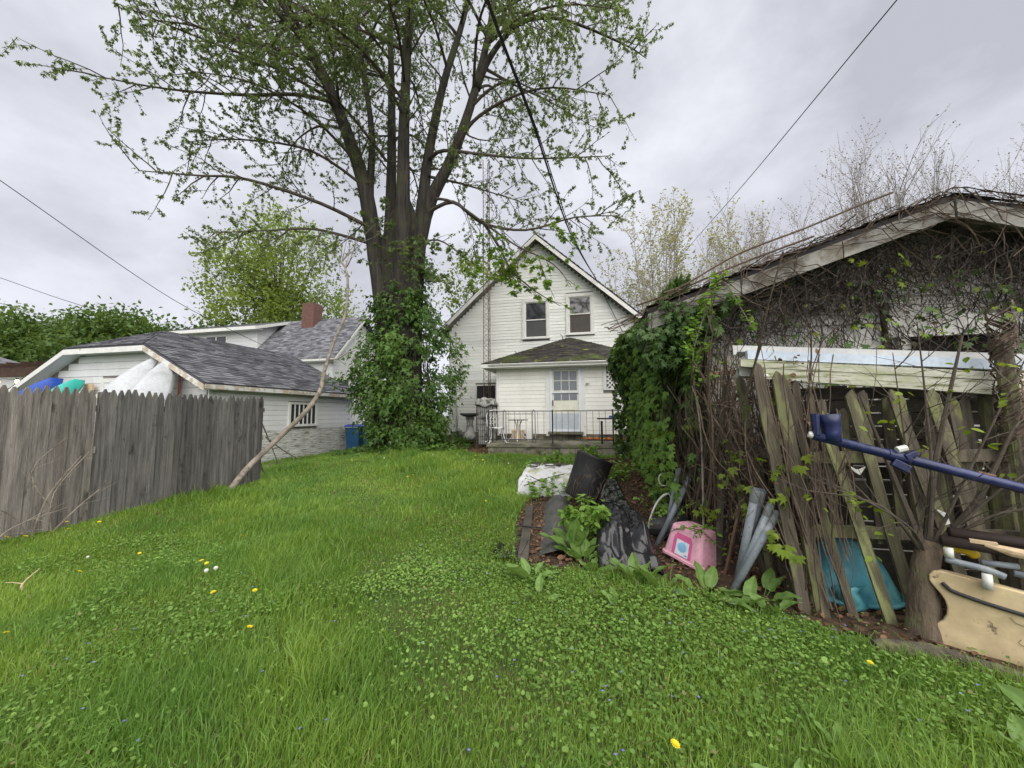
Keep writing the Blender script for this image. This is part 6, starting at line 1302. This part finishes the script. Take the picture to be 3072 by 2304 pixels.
def mound():
    def h(u, v, seed):
        q = Vector((u * 10 + seed * 7, v * 2.6 + seed * 3, seed)); return 1.3 * mnoise.noise(q * 1.7) + 1.1 * (.6 - abs(mnoise.noise(q * 3.3))) + .25 * (.5 - abs(mnoise.noise(q * 8)))
    s = T('black_plastic_sheet', 'crumpled black plastic sheet over a low mound beside the tall dock', 'sheet', (.25, 5.3, 0))
    def f(u, v):
        y = 7.05 - 3.4 * u; xl = .06 + .03 * math.sin(6 * u); xr = .36 + .14 * u; x = xl - .09 + (xr - xl + .2) * v; e = min(v, 1 - v) * 2; cr = .15 + .06 * sm(.3, .75, u)
        up = sm(0, .45, e) * (cr) * (1 - sm(.86, 1, u)); wr = .022 + .07 * sm(.4, .8, u) * (1 - sm(.97, 1, u))
        xx = x + .02 * h(v, u, 3); return (xx, y + .03 * h(u, v, 1.7), gz(xx, y) + float(up) + .02 + float(wr) * (h(u, v, .4) + 1) * float(sm(0, .25, e)))
    MB().grid(f, 150, 46).build('sheet', MAT['blackplastic'], s, smooth=True)
    w = T('weed_fabric_strip', 'grey woven weed fabric strip left of the tall dock', 'fabric', (-.55, 5, 0))
    def f2(u, v):
        y = 6.0 - 2.1 * u; x = -.78 + .2 * u + .42 * v; e = math.sin(math.pi * v); return (x, y + .01 * h(u, v, 2), gz(x, y) + .02 + .17 * e * (1 - .55 * u) + .006 * h(u, v, 1) * 2)
    MB().grid(f2, 40, 14).build('sheet', MAT['fabric'], w, smooth=True)
    p = T('edging_plank', 'dark timber plank edging the left side of the bed', 'plank', (-.85, 4.8, .02)); MB().beam((-.99, 5.8, gz(-.99, 5.8) + .045), (-.72, 3.76, .035), .11, .04).build('board', MAT['plank'], p, bevel=.006); MB().tube([(-.98, 4.75, .07), (-.84, 4.7, .085), (-.66, 4.72, .075)], .009, 5).build('strap', MAT['blacktrim'], p)
    m = T('black_tray', 'flat black plastic tray scrap at the near left corner of the bed', 'tray', (-.92, 4.1, 0)); MB().grid(lambda u, v: (-1.05 + .3 * u, 3.85 + .38 * v, gz(-.9, 4) + .03 + .05 * max(0, abs(u - .5) * 2 - .8) / .2 + .012 * h(u, v, 5)), 10, 10).build('tray', MAT['blackplastic'], m, solid=.005)
    tb = T('black_tub', 'large black tub leaning to the right on the mound', 'tub', (-.22, 5.75, .22), (R(-8), R(21), 0))
    mb = MB(); prof = [(.0, 0), (.235, 0), (.245, .02), (.262, .35), (.275, .62), (.285, .64), (.283, .66), (.262, .66), (.25, .62), (.225, .03), (.0, .025)]
    mb.lathe(prof, (0, 0, 0), 32); mb.build('body', MAT['tub'], tb, local=True, smooth=True)
    vs = MB()
    for i in range(14): a = random.uniform(3.6, 5.9); vs.tube([(.275 * math.cos(a + .02 * j * random.uniform(-1, 1) * 3), .275 * math.sin(a), .08 * j + .02) for j in range(random.randint(4, 7))], .004, 3)
    vs.build('clinging_vine', MAT['vine'], tb, local=True)
    b = T('white_wrapped_bundle', 'white plastic wrapped bundle lying left of the black tub', 'bundle', (-.85, 6.95, .15))
    def f3(u, v):  # draped sheet over a slab
        x = -1.38 + 1.06 * u; y = 6.45 + 1.05 * v; ex = min(u, 1 - u) / .09; ey = min(v, 1 - v) / .09; e = float(sm(0, .75, min(1, ex, ey))); sq = .95 + .05 * e
        xx = -.85 + (x + .85) * sq; yy = 6.97 + (y - 6.97) * sq
        return (xx + .015 * h(u, v, 9), yy + .015 * h(v, u, 4), gz(x, y) + .0 + (.30 + .05 * v) * e + .012 * h(u, v, 2) * e)
    MB().grid(f3, 40, 40).build('wrap', MAT['tarp'], b, smooth=True)
    tw = MB(); tw.tube(smooth_path([(-1.2, 6.42, .25), (-1.0, 6.42, .33), (-.75, 6.45, .40), (-.5, 6.5, .46)], 4), .008, 4); tw.tube(smooth_path([(-1.1, 6.43, .42), (-.95, 6.42, .36), (-.8, 6.42, .38)], 4), .007, 4); tw.build('twig', MAT['vine'], b)
    for i in range(8):
        x, y = random.uniform(-1.3, -.5), random.uniform(7.1, 7.45); MB().box((x, y, gz(x, y) + .38), (random.uniform(.08, .22), .06, .02), Matrix.Rotation(random.gauss(0, .4), 3, 'Z')).build('dark_scrap', MAT['plank'], b)
mound()
def junk():
    A = Vector((2.10, 3.07, 0)); ang = R(-32); u = Vector((math.cos(ang), math.sin(ang), 0)); n = Vector((u.y, -u.x, 0)); 
    t = T('cream_plastic_moulding', 'big cream plastic moulding with a round notch at the lower right', 'panel', tuple(A))
    arc = [(.036, .385), (.05, .36), (.078, .32), (.097, .28), (.104, .235), (.098, .19), (.08, .15), (.055, .125), (.02, .115)]
    out = [(.0, .09), (-.005, .03), (.06, -.05), (1.3, -.05), (1.3, .33), (.9, .38)] 
    pts = arc + out + [(.42, .425), (.15, .455), (.09, .463), (.055, .45), (.037, .42)]
    MB().prism([A + u * s + Vector((0, 0, z)) for s, z in pts], n * -.0 + Vector((n.x, n.y, 0)) * (-.03)).build('panel', MAT['cream'], t, bevel=.008)
    # rolled top flange running backwards
    def fl(a, v):
        s = .045 + 1.2 * a; z = float(np.interp(s, [.045, .09, .15, .42, 1.3], [.437, .463, .456, .425, .33])); q = v * math.pi * .5
        return A + u * s + (-n) * -.0 + n * (-.03 - .13 * math.sin(q)) * (1) * -1 * -1 + Vector((0, 0, z - .004 - .05 * (1 - math.cos(q))))
    MB().grid(fl, 30, 8).build('top_flange', MAT['cream'], t, smooth=True, solid=.008)
    MB().tube(smooth_path([A + u * s + n * .012 + Vector((0, 0, z)) for s, z in ((.092, .392), (.11, .372), (.135, .352), (.25, .325), (.42, .30), (.8, .25), (1.2, .2))], 4), .0115, 8).build('rubber_trim', MAT['blacktrim'], t, smooth=True)
    vt = MB()
    for i in range(3):
        s = random.uniform(.25, .5); z = random.uniform(.15, .3); q = []
        for j in range(random.randint(4, 9)): q.append(A + u * s + n * .006 + Vector((0, 0, z))); s += random.gauss(.01, .018); z -= random.uniform(.008, .03)
        vt.tube(q, .0016, 3)
    vt.build('clinging_twig', MAT['vine'], t)
    def pipe(lab, pts, r, mat, nm='pipe'):
        q = T(nm, lab, 'pipe', pts[0]); MB().tube(pts, r, 12).build('tube', MAT[mat], q, smooth=True); return q
    pipe('upper brown black pipe lying behind the cream moulding', [(2.27, 3.06, .70), (3.4, 2.75, .62)], .035, 'blackpipe'); pipe('lower brown black pipe with a rusty mouth at the right', [(2.20, 3.03, .655), (3.4, 2.62, .56)], .032, 'blackpipe')
    w = T('splintered_stick', 'pale splintered stick lying over the dark pipes', 'stick', (2.36, 2.9, .64)); MB().tube([(2.36, 2.95, .665), (2.45, 2.9, .645), (2.6, 2.84, .625), (3.2, 2.62, .56)], [.012, .026, .027, .025], 8, wob=.25).build('shaft', MAT['cleanwood'], w); MB().box((2.36, 2.955, .675), (.11, .03, .02), Matrix.Rotation(R(-30), 3, 'Z')).build('splinter', MAT['cleanwood'], w)
    e = T('conduit_elbow', 'grey and white plastic conduit elbow on top of the cream moulding', 'pipe', (2.2, 2.98, .5)); MB().tube([(2.205, 2.99, .56), (2.205, 2.99, .62)], .022, 10).build('stub', MAT['whitepvc'], e, smooth=True); MB().tube(smooth_path([(2.19, 3.0, .545), (2.25, 2.97, .535), (2.33, 2.92, .525), (2.39, 2.88, .50)], 3), .02, 10).build('elbow', MAT['pvc'], e, smooth=True); MB().tube([(2.315, 2.90, .415), (2.315, 2.895, .505)], [.024, .022], 10).build('cap', MAT['whitepvc'], e, smooth=True)
    for lab, a, b in (('short grey conduit offcut behind the white cap', (2.36, 2.98, .545), (2.5, 2.93, .55)), ('longer grey conduit offcut at the right edge', (2.45, 2.9, .52), (3.0, 2.68, .45))): pipe(lab, [a, b], .018, 'pvc')
    y = T('yellow_plastic_piece', 'yellow plastic slide piece standing behind the white conduit', 'toy', (2.2, 3.14, .3)); MB().prism([(2.17, 3.14, -.02), (2.215, 3.13, -.02), (2.225, 3.13, .60), (2.20, 3.135, .63), (2.175, 3.14, .60)], (.02, .05, 0)).build('upright', MAT['yellow'], y, bevel=.006)
    MB().tube(smooth_path([(2.22, 3.12, .55), (2.30, 3.09, .60), (2.37, 3.07, .585), (2.40, 3.06, .55)], 4), [.02, .03, .034, .036, .036, .036, .036, .034, .033, .032, .03, .028, .02][:13], 8).build('handle', MAT['yellow'], y, smooth=True)
    b = T('turquoise_shell', 'turquoise plastic shell tub lying behind the leaning pickets', 'tub', (1.95, 3.62, .0))
    def dome(a, v):
        th = v * 2 * math.pi; ph = a * math.pi * .5; r = math.sin(ph); rib = 1 + .025 * math.cos(8 * th) * r
        return (1.98 + .36 * r * math.cos(th) * rib, 3.66 + .26 * r * math.sin(th) * rib, .03 + .42 * (1 - r ** 2.6))
    MB().grid(dome, 16, 40).build('shell', MAT['turq'], b, smooth=True)
    MB().grid(lambda a, v: (1.78 + .2 * a + .03 * math.sin(6 * v), 3.42 - .08 * math.sin(3.14 * a), .02 + .17 * v - .05 * abs(a - .5)), 10, 6).build('flap', MAT['turq'], b, smooth=True, solid=.012)
    MB().tube([(1.98 + .37 * math.cos(q), 3.66 + .27 * math.sin(q), .04) for q in [i * .35 for i in range(19)]], .018, 8).build('rim', MAT['turq'], b, smooth=True)
    l = T('rotten_log', 'rotten mossy brown log half sunk in the litter by the small tree', 'log', (1.95, 2.82, .0)); MB().tube(smooth_path([(1.68, 2.86, .02), (1.9, 2.84, .03), (2.1, 2.76, .03), (2.3, 2.66, .02)], 4), [.05, .06, .062, .06, .062, .065, .06, .058, .055, .055, .05, .05, .045], 9, wob=.3).build('wood', MAT['stake'], l)
    for lab, pts in (('broken white plastic bracket hanging on the fence rail at the right', [(2.37, 3.3, .80), (2.44, 3.3, .77), (2.45, 3.3, .70), (2.40, 3.3, .68), (2.43, 3.3, .73)]), ('white plastic corner piece hanging below the blue clamp', [(1.83, 3.25, 1.10), (1.87, 3.25, 1.05), (1.90, 3.25, 1.03), (1.94, 3.25, 1.09), (1.90, 3.25, 1.07), (1.88, 3.25, 1.07)])):
        q = T('plastic_bracket', lab, 'scrap', pts[0]); MB().prism([Vector(p) for p in pts], (0, -.012, 0)).build('piece', MAT['whitepvc'], q)
junk()
def pallet():
    t = T('pallet_boards', 'dark weathered pallet boards stacked behind the mossy pickets', 'pallet', (2.5, 3.7, 0))
    for i in range(15):
        z = .04 + i * .112; MB().box((2.6 + random.uniform(-.04, .04), 3.72 + random.uniform(-.012, .012), z + .045), (2.3, .022, .10), Matrix.Rotation(random.gauss(0, .006), 3, 'Y')).build('slat', MAT['plank'], t)
    for x in (1.55, 2.1, 2.7, 3.3): MB().bx(x - .05, x + .05, 3.74, 3.83, 0, 1.72).build('stringer', MAT['plank'], t)
pallet()
# ================================================================ broadleaf plants
def dock_leaf_mesh(key, L, W, mat, wave=.007, curl=.28):
    mb = MB()
    def f(u, v):
        w = W * (math.sin(math.pi * min(1, (u * .94 + .06)) ** .75) ** .8 if u < 1 else 0); x = (v - .5) * 2 * w * .5
        z = abs(v - .5) * .35 * w + wave * math.sin(14 * u + 3 * v) * abs(v - .5) * 2 - curl * L * (u - .35) ** 2 * (1 if u > .35 else .2)
        return (x, u * L, z)
    mb.grid(f, 12, 6); me = mb.mesh(key, MAT[mat], True); at = me.attributes.new('tint', 'FLOAT', 'POINT'); at.data.foreach_set('value', [.3 + .5 * random.random() + (.35 if (i % 7) == 3 else 0) for i in range(len(me.vertices))]); return me
DOCK = [dock_leaf_mesh('dock_leaf', L, W, 'dock') for L, W in ((.30, .13), (.26, .12), (.22, .10), (.17, .085))]
def dock(label, x, y, n, scale=1.0, upright=.5, spread=360, face=0, h=0):
    z = gz(x, y) + h; t = T('dock_plant', label, 'plant', (x, y, z)); mb = MB()
    for i in range(n):
        a = R(face + spread * (i + random.uniform(-.3, .3)) / n); el = R(random.uniform(15, 55) * (.6 + upright)); st = .05 * scale + .04 * random.random()
        d = Vector((math.cos(a) * math.cos(el), math.sin(a) * math.cos(el), math.sin(el))); p = d * st * 1.2
        mb.tube([(0, 0, -.02), p], .004, 4, cap=False)
        side = d.cross(Vector((0, 0, 1))).normalized(); nn = side.cross(d)
        roll = random.gauss(0, .35); q = side * math.cos(roll) + nn * math.sin(roll); nn = q.cross(d); s = scale * random.uniform(.75, 1.1)
        obj('leaf', random.choice(DOCK if scale > .8 else DOCK[1:]), t, m=axes(p, q * s, d * s, nn * s))
    mb.build('stalk', MAT['stem'], t, local=True)
dock('tall broad-leaved dock at the foot of the black plastic mound', -.22, 4.05, 14, 1.3, 1.0)
dock('second dock rosette just in front of the tall one', -.12, 3.86, 8, 1.0, .6)
for i, (x, y, n, s, lab) in enumerate(((.34, 3.44, 7, 1.0, 'dock rosette at the near end of the black plastic sheet'), (.52, 3.34, 7, .95, 'dock rosette right of the sheet end'), (.85, 3.36, 7, 1.0, 'dock rosette in front of the pink tub'), (-.58, 3.42, 6, .9, 'dock rosette left of the mound in the ground cover'), (-.46, 3.05, 5, .7, 'smaller dock rosette nearest the lawn'), (1.27, 3.40, 6, .95, 'dock rosette at the foot of the conduits'), (1.28, 3.2, 6, .85, 'dock rosette right of the conduit feet'), (1.1, 3.25, 6, .8, 'dock rosette below the conduit feet'), (-.05, 3.6, 5, .8, 'dock rosette under the folded sheet edge'), (.15, 3.0, 4, .6, 'young dock in the ivy patch'), (1.75, 2.05, 6, .8, 'dock in the grass at the lower right'), (2.05, 2.2, 6, .9, 'dock by the cream moulding'), (2.15, 1.85, 6, .9, 'dock at the right edge of the lawn'), (1.0, 1.95, 5, .6, 'small dock in the lawn below the log'), (.75, 1.75, 4, .55, 'small broadleaf weed in the near lawn'))):
    dock(lab, x, y, n, s, .35)
def bushy_weed():
    t = T('bushy_weed', 'bright green bushy weed rising behind the tall dock', 'plant', (-.12, 4.35, .1)); mb = MB(); F = Foliage()
    for i in range(26):
        a = random.uniform(0, 6.28); p = branch_path(Vector((-.12, 4.35, .08)) + Vector((.05 * math.cos(a), .05 * math.sin(a), 0)), (math.cos(a) * .5, math.sin(a) * .5, 1), random.uniform(.22, .46), .2, .1, 5); mb.tube(p, .004, 4, cap=False); twig_leaves(F, p, 6, .085, .2, .3)
    mb.build('stems', MAT['stem'], t)['kind'] = 'stuff'; F.build('leaves', OVAL, MAT['weed'], t)
    for (x, y, lab) in ((.95, 8.2, 'light green weeds at the foot of the ivy near the patio'), (.35, 7.6, 'low weeds beside the far end of the plastic sheet'), (-.9, 8.4, 'weeds at the foot of the patio wall'), (-1.0, 7.55, 'weeds creeping over the back of the white bundle'), (-.75, 6.3, 'weeds in front of the white bundle'), (-.1, 9.6, 'weeds growing on the patio wall behind the tub'), (-4.3, 11.9, 'low plants around the birdbath foot'), (-4.9, 13.0, 'thin shrub by the left corner of the house')):
        w = T('weed_clump', lab, 'plant', (x, y, gz(x, y))); mb = MB(); F = Foliage()
        for i in range(22):
            a = random.uniform(0, 6.28); r = random.random() * .38; b = Vector((x + r * math.cos(a), y + r * math.sin(a), gz(x, y))); p = branch_path(b, (random.gauss(0, .3), random.gauss(0, .3), 1), random.uniform(.15, .42), .2, .1, 4); mb.tube(p, .003, 3, cap=False); twig_leaves(F, p, 4, .075, .1, .3)
        mb.build('stems', MAT['stem'], w)['kind'] = 'stuff'; F.build('leaves', OVAL, MAT['weed' if 'house' not in lab and 'birdbath' not in lab else 'creeper'], w)
    b = T('bramble_sprig', 'thin bramble with small leaves arching over the pink tub', 'plant', (.95, 4.0, .0)); mb = MB(); F = Foliage()
    for pts in ([(.62, 4.35, 0), (.75, 4.1, .3), (.95, 3.92, .38), (1.15, 3.85, .22)], [(1.2, 4.1, 0), (1.12, 3.95, .35), (1.0, 3.85, .42), (.9, 3.85, .36)], [(.8, 4.4, 0), (.85, 4.3, .4), (1.0, 4.3, .55), (1.12, 4.3, .5)], [(.55, 4.5, 0), (.6, 4.5, .3), (.75, 4.45, .42)], [(.7, 5.2, 0), (.62, 5.2, .35), (.5, 5.1, .4)]):
        p = smooth_path(pts, 5); mb.tube(p, .0035, 4, cap=False); twig_leaves(F, p, 3, .05, .1, .3)
    mb.build('stems', MAT['vine'], b)['kind'] = 'stuff'; F.build('leaves', OVAL, MAT['weed'], b)
bushy_weed()

# ================================================================ dandelions
def dandelions():
    hd = MB(); n = 9
    for ring, (r, z) in enumerate(((.006, .008), (.013, .008), (.019, .004))):
        for i in range(n + ring * 3): a = 6.283 * i / (n + ring * 3) + ring; c, s = math.cos(a), math.sin(a); hd.poly([(0, 0, z - .004), (r * c - .003 * s, r * s + .003 * c, z), (r * 1.15 * c, r * 1.15 * s, z - .001), (r * c + .003 * s, r * s - .003 * c, z)])
    hm = hd.mesh('flower', MAT['petal']); stm = MB().tube([(0, 0, -.1), (.002, 0, 0)], .002, 5).mesh('stem', MAT['stem'])
    sd = MB().lathe([(.0, -.018), (.012, -.014), (.019, 0), (.013, .013), (0, .018)], (0, 0, .012), 8).mesh('seed_ball', MAT['seed'])
    ys = [(-6.64, 3.05), (-6.43, 3.1), (-6.71, 3.59), (-6.25, 3.36), (-6.34, 3.95), (-6.72, 4.42), (-6.25, 3.65), (-3.98, 3.41), (-3.68, 2.94), (-3.57, 2.9), (-2.61, 2.51), (-2.96, 2.47), (-2.21, 2.1), (-3.68, 1.73), (-4.52, 2.53), (-4.46, 2.94), (-3.66, 5.16), (-4.0, 3.64), (.31, 1.8), (1.48, 2.56), (-1.7, 5.81), (-1.04, 5.88)]
    ys += [(random.uniform(-6.2, -2.2), random.uniform(6.8, 10.0)) for _ in range(34)]
    ws = [(-4.93, 2.81), (-3.37, 2.74), (-3.34, 2.8), (-5.2, 8.6), (-4.1, 9.1), (-1.9, 8.3)]
    for k, (lst, me, lab, grp) in enumerate(((ys, hm, 'yellow dandelion flower standing in the lawn', 'yellow dandelions in the lawn'), (ws, sd, 'white dandelion seed head standing in the lawn', 'white dandelion seed heads in the lawn'))):
        for i, (x, y) in enumerate(lst):
            t = T('dandelion', lab, 'flower', (x, y, gz(x, y) + .11 + random.uniform(-.01, .02)), group=grp); s = random.uniform(.62, .9) * (1 + .04 * y)
            o = obj('flower' if k == 0 else 'seed_head', me, t, m=Matrix.Rotation(random.gauss(0, .25), 4, 'X') @ Matrix.Rotation(random.gauss(0, .25), 4, 'Y') @ Matrix.Diagonal((s, s, s, 1))); obj('stem', stm, t)
dandelions()

# ================================================================ grass and ground cover
def sample(n, x0, x1, y0, y1): return rng.uniform(x0, x1, n), rng.uniform(y0, y1, n)
def in_view(x, y, m=1.12):
    d = y * .977 - x * .213; l = x * .977 + y * .213; return (d > .9) & (np.abs(l) < 1.40 * d * m + .3)
def noise2(x, y, s, seed=0):
    return (np.sin(x * s + 1.7 * np.sin(y * s * .8 + seed)) + np.sin(y * s * 1.1 + 1.3 * np.sin(x * s * .7 + 2 + seed)) + np.sin((x + y) * s * .6 + seed)) / 3
SOLID = [(-2.95, 1.3, 9.95, 14), (-20, -10.05, 7.6, 15), (1.1, 6.3, 4.4, 10), (-1.36, -.36, 6.5, 7.5)]
def free(x, y):
    ok = ~inpoly(x, y, BED) & ~inpoly(x, y, BED2) & (np.hypot(x + 6.1, y - 11.2) > .9)
    for a, b, c, d in SOLID: ok &= ~((x > a) & (x < b) & (y > c) & (y < d))
    return ok
def grass():
    PX, PY, Hh, Ww, Tt = [], [], [], [], []
    for (y0, y1, x0, x1, dens, h, w) in ((.7, 2.0, -4.6, 3.0, 10000, .068, .0024), (2.0, 3.2, -6.95, 3.2, 7000, .068, .003), (3.2, 4.8, -6.95, 2.4, 4200, .07, .0042), (4.8, 7, -8.5, 1.2, 2100, .085, .0062), (7, 10.5, -10.0, 1.2, 1500, .08, .008), (10.5, 16, -10, -2, 350, .08, .011), (6.5, 10, -20, -7.1, 60, .1, .012)):
        n = int(dens * (y1 - y0) * (x1 - x0)); x, y = sample(n, x0, x1, y0, y1); k = in_view(x, y) & free(x, y)
        if x0 > -8: k &= x > -6.97
        # fewer blades where low leafy cover dominates
        cov = cover_amount(x, y); k &= rng.random(n) < (1 - .28 * cov); x, y = x[k], y[k]
        hh = h * (.55 + .9 * rng.random(len(x))) * (1 + .55 * noise2(x, y, 1.6, 3)) * (1 + .35 * noise2(x, y, 4.3, 1)); tall = rng.random(len(x)) < .02; hh[tall] *= 1.8
        tuft = (noise2(x, y, 2.3, 8) > .42) | (np.hypot(x - 1.35, y - 1.95) < .42); hh[tuft] *= 1.65
        PX.append(x); PY.append(y); Hh.append(np.clip(hh, .025, .3)); Ww.append(np.full(len(x), w) * rng.uniform(.7, 1.3, len(x))); tq = np.clip(.48 + .38 * noise2(x, y, 1.1, 5) + .28 * noise2(x, y, 3.7, 2) + rng.normal(0, .25, len(x)), 0, .93); tq[rng.random(len(x)) < .02 + .10 * sm(.25, .6, noise2(x, y, 1.7, 11))] = 1; Tt.append(tq)
    x = np.concatenate(PX); y = np.concatenate(PY); h = np.concatenate(Hh); w = np.concatenate(Ww); tt = np.concatenate(Tt); n = len(x); print('blades', n)
    a = rng.uniform(0, 2 * np.pi, n); flow = noise2(x, y, .9, 2) * 3.1; a = np.where(rng.random(n) < .3, flow + rng.normal(0, .7, n), a); lean = rng.uniform(.1, .75, n)
    d = np.stack([np.cos(a), np.sin(a), np.zeros(n)], -1); s = np.stack([-np.sin(a), np.cos(a), np.zeros(n)], -1); tw = rng.uniform(-1.2, 1.2, n); s = s * np.cos(tw)[:, None] + d * np.sin(tw)[:, None]
    b = np.stack([x, y, g(x, y) - .004], -1); z = np.array([0, 0, 1.0])
    m = b + z * (h * .6)[:, None] + d * (h * lean * .3)[:, None]; tp = b + z * (h * (1 - .25 * lean))[:, None] + d * (h * lean)[:, None]
    V = np.stack([b - s * w[:, None], b + s * w[:, None], m - s * (w * .75)[:, None], m + s * (w * .75)[:, None], tp], 1).reshape(-1, 3)
    F = (np.array([(0, 1, 3), (0, 3, 2), (2, 3, 4)])[None] + (np.arange(n) * 5)[:, None, None]).reshape(-1, 3)
    o = np_mesh('grass', V, F, MAT['grass'], None, np.repeat(tt, 5)); tag(o, 'uncut green lawn grass filling the yard', 'grass', kind='stuff')
def cover_amount(x, y):
    """share of ivy and violets: strong along the bed and in patches through the near lawn"""
    edge = np.exp(-np.clip(np.hypot((x - .35) / 1.35, (y - 2.9) / .75) - .6, 0, 9) * 2.2); strip = np.exp(-np.clip(np.abs(x + 1.25) - .1, 0, 9) / .35) * (y > 3.2) * (y < 6.4); right = np.exp(-np.hypot(x - 1.9, y - 2.3) / .55)
    fen = np.exp(-np.abs(x + 6.6) / .3) * (y > 4.4) * (y < 7.4) * .9
    pat = sm(-.15, .4, noise2(x, y, 2.3, 4) + .35 * noise2(x, y, 6, 1)) * .7 * (1 - sm(4.2, 7, y))
    return np.clip(np.maximum.reduce([edge, strip * .8, right, fen, pat]), 0, 1)
grass()
def cover():
    X, Y = [], []
    for (y0, y1, x0, x1, dens) in ((.8, 2.2, -4.6, 3.0, 4200), (2.2, 3.6, -5.5, 3.0, 3800), (3.2, 6.5, -2.0, 1.6, 2300), (3.6, 7.5, -6.95, -2, 420)):
        n = int(dens * (y1 - y0) * (x1 - x0)); x, y = sample(n, x0, x1, y0, y1); k = in_view(x, y) & free(x, y) & (rng.random(n) < cover_amount(x, y)) & (x > -6.97); X.append(x[k]); Y.append(y[k])
    n = 1400; x, y = sample(n, -.8, 3.2, 2.6, 4.2); k = inpoly(x, y, BED) & ((y < 3.5) | (rng.random(n) < .06)); X.append(x[k]); Y.append(y[k])
    x = np.concatenate(X); y = np.concatenate(Y); n = len(x); print('cover', n)
    P = np.stack([x, y, g(x, y) + rng.uniform(.015, .085, n) * (1 + .4 * noise2(x, y, 3, 2))], -1); big = rng.random(n) < .03
    sz = rng.uniform(.009, .022, n); sz[big] *= 1.6
    o = leaves('ground_cover', ROUND, P, rng.normal(0, 1, (n, 3)) * [1, 1, .25], rng.normal(0, .38, (n, 3)) + [0, -.15, 1], sz, MAT['cover'], None, np.where(rng.random(n) < .02, 1, np.clip(.5 + .3 * noise2(x, y, 2.2, 7) + rng.normal(0, .22, n), 0, .94))); tag(o, 'low round-leaved ground ivy and violets in the lawn', 'ground cover', kind='stuff')
    n = 420; x, y = sample(n, -3.2, 2.6, 1.0, 4.2); k = free(x, y) & (rng.random(n) < cover_amount(x, y) + .05); x, y = x[k], y[k]; n = len(x); V, F = [], []
    P = np.stack([x, y, g(x, y) + rng.uniform(.07, .11, n)], -1).repeat(5, 0); ang = np.tile(np.arange(5) * 1.2566, n) + np.repeat(rng.uniform(0, 6, n), 5); tip = np.stack([np.cos(ang), np.sin(ang), np.full(n * 5, .3)], -1)
    o = leaves('violet_flowers', DIAM, P, tip, np.array([[0, 0, 1.0]]).repeat(n * 5, 0) + rng.normal(0, .3, (n * 5, 3)), .0085, MAT['violet'], None); tag(o, 'tiny blue violet flowers scattered through the near ground cover', 'flowers', kind='stuff')
cover()
def litter():
    def scat(n, poly, x0, x1, y0, y1):
        x, y = sample(n, x0, x1, y0, y1); k = inpoly(x, y, poly); return x[k], y[k]
    x, y = scat(17000, BED, -1.2, 3.7, 2.4, 9.8); x2, y2 = scat(3500, BED2, -5.7, -2.9, 9.8, 13.7); x = np.concatenate([x, x2]); y = np.concatenate([y, y2]); n = len(x)
    P = np.stack([x, y, g(x, y) + rng.uniform(.012, .05, n)], -1); o = leaves('leaf_litter', OVAL, P, rng.normal(0, 1, (n, 3)) * [1, 1, .35], rng.normal(0, .5, (n, 3)) + [0, 0, 1], np.where(rng.random(n) < .05, rng.uniform(.07, .11, n), rng.uniform(.02, .055, n)), MAT['deadleaf'], None); tag(o, 'brown dead leaf litter covering the bed by the garage', 'leaves', kind='stuff')
litter()
def dead_stalk():
    t = T('dead_stalk', 'dry pale weed stalk sticking up in the lawn at the left', 'stalk', (-4.75, 2.3, 0)); z = gz(-4.75, 2.3)
    MB().tube(smooth_path([(-4.75, 2.3, z), (-4.755, 2.3, z + .07), (-4.73, 2.32, z + .12), (-4.68, 2.36, z + .19)], 4), [.006, .007, .008, .009, .008, .006, .005, .005, .006, .005, .004, .003, .002], 6, wob=.3).build('stem', MAT['cleanwood'], t)
    MB().tube([(-4.76, 2.3, z + .08), (-4.79, 2.27, z + .10), (-4.83, 2.24, z + .11)], [.004, .003, .002], 5).build('side_stem', MAT['cleanwood'], t)
dead_stalk()
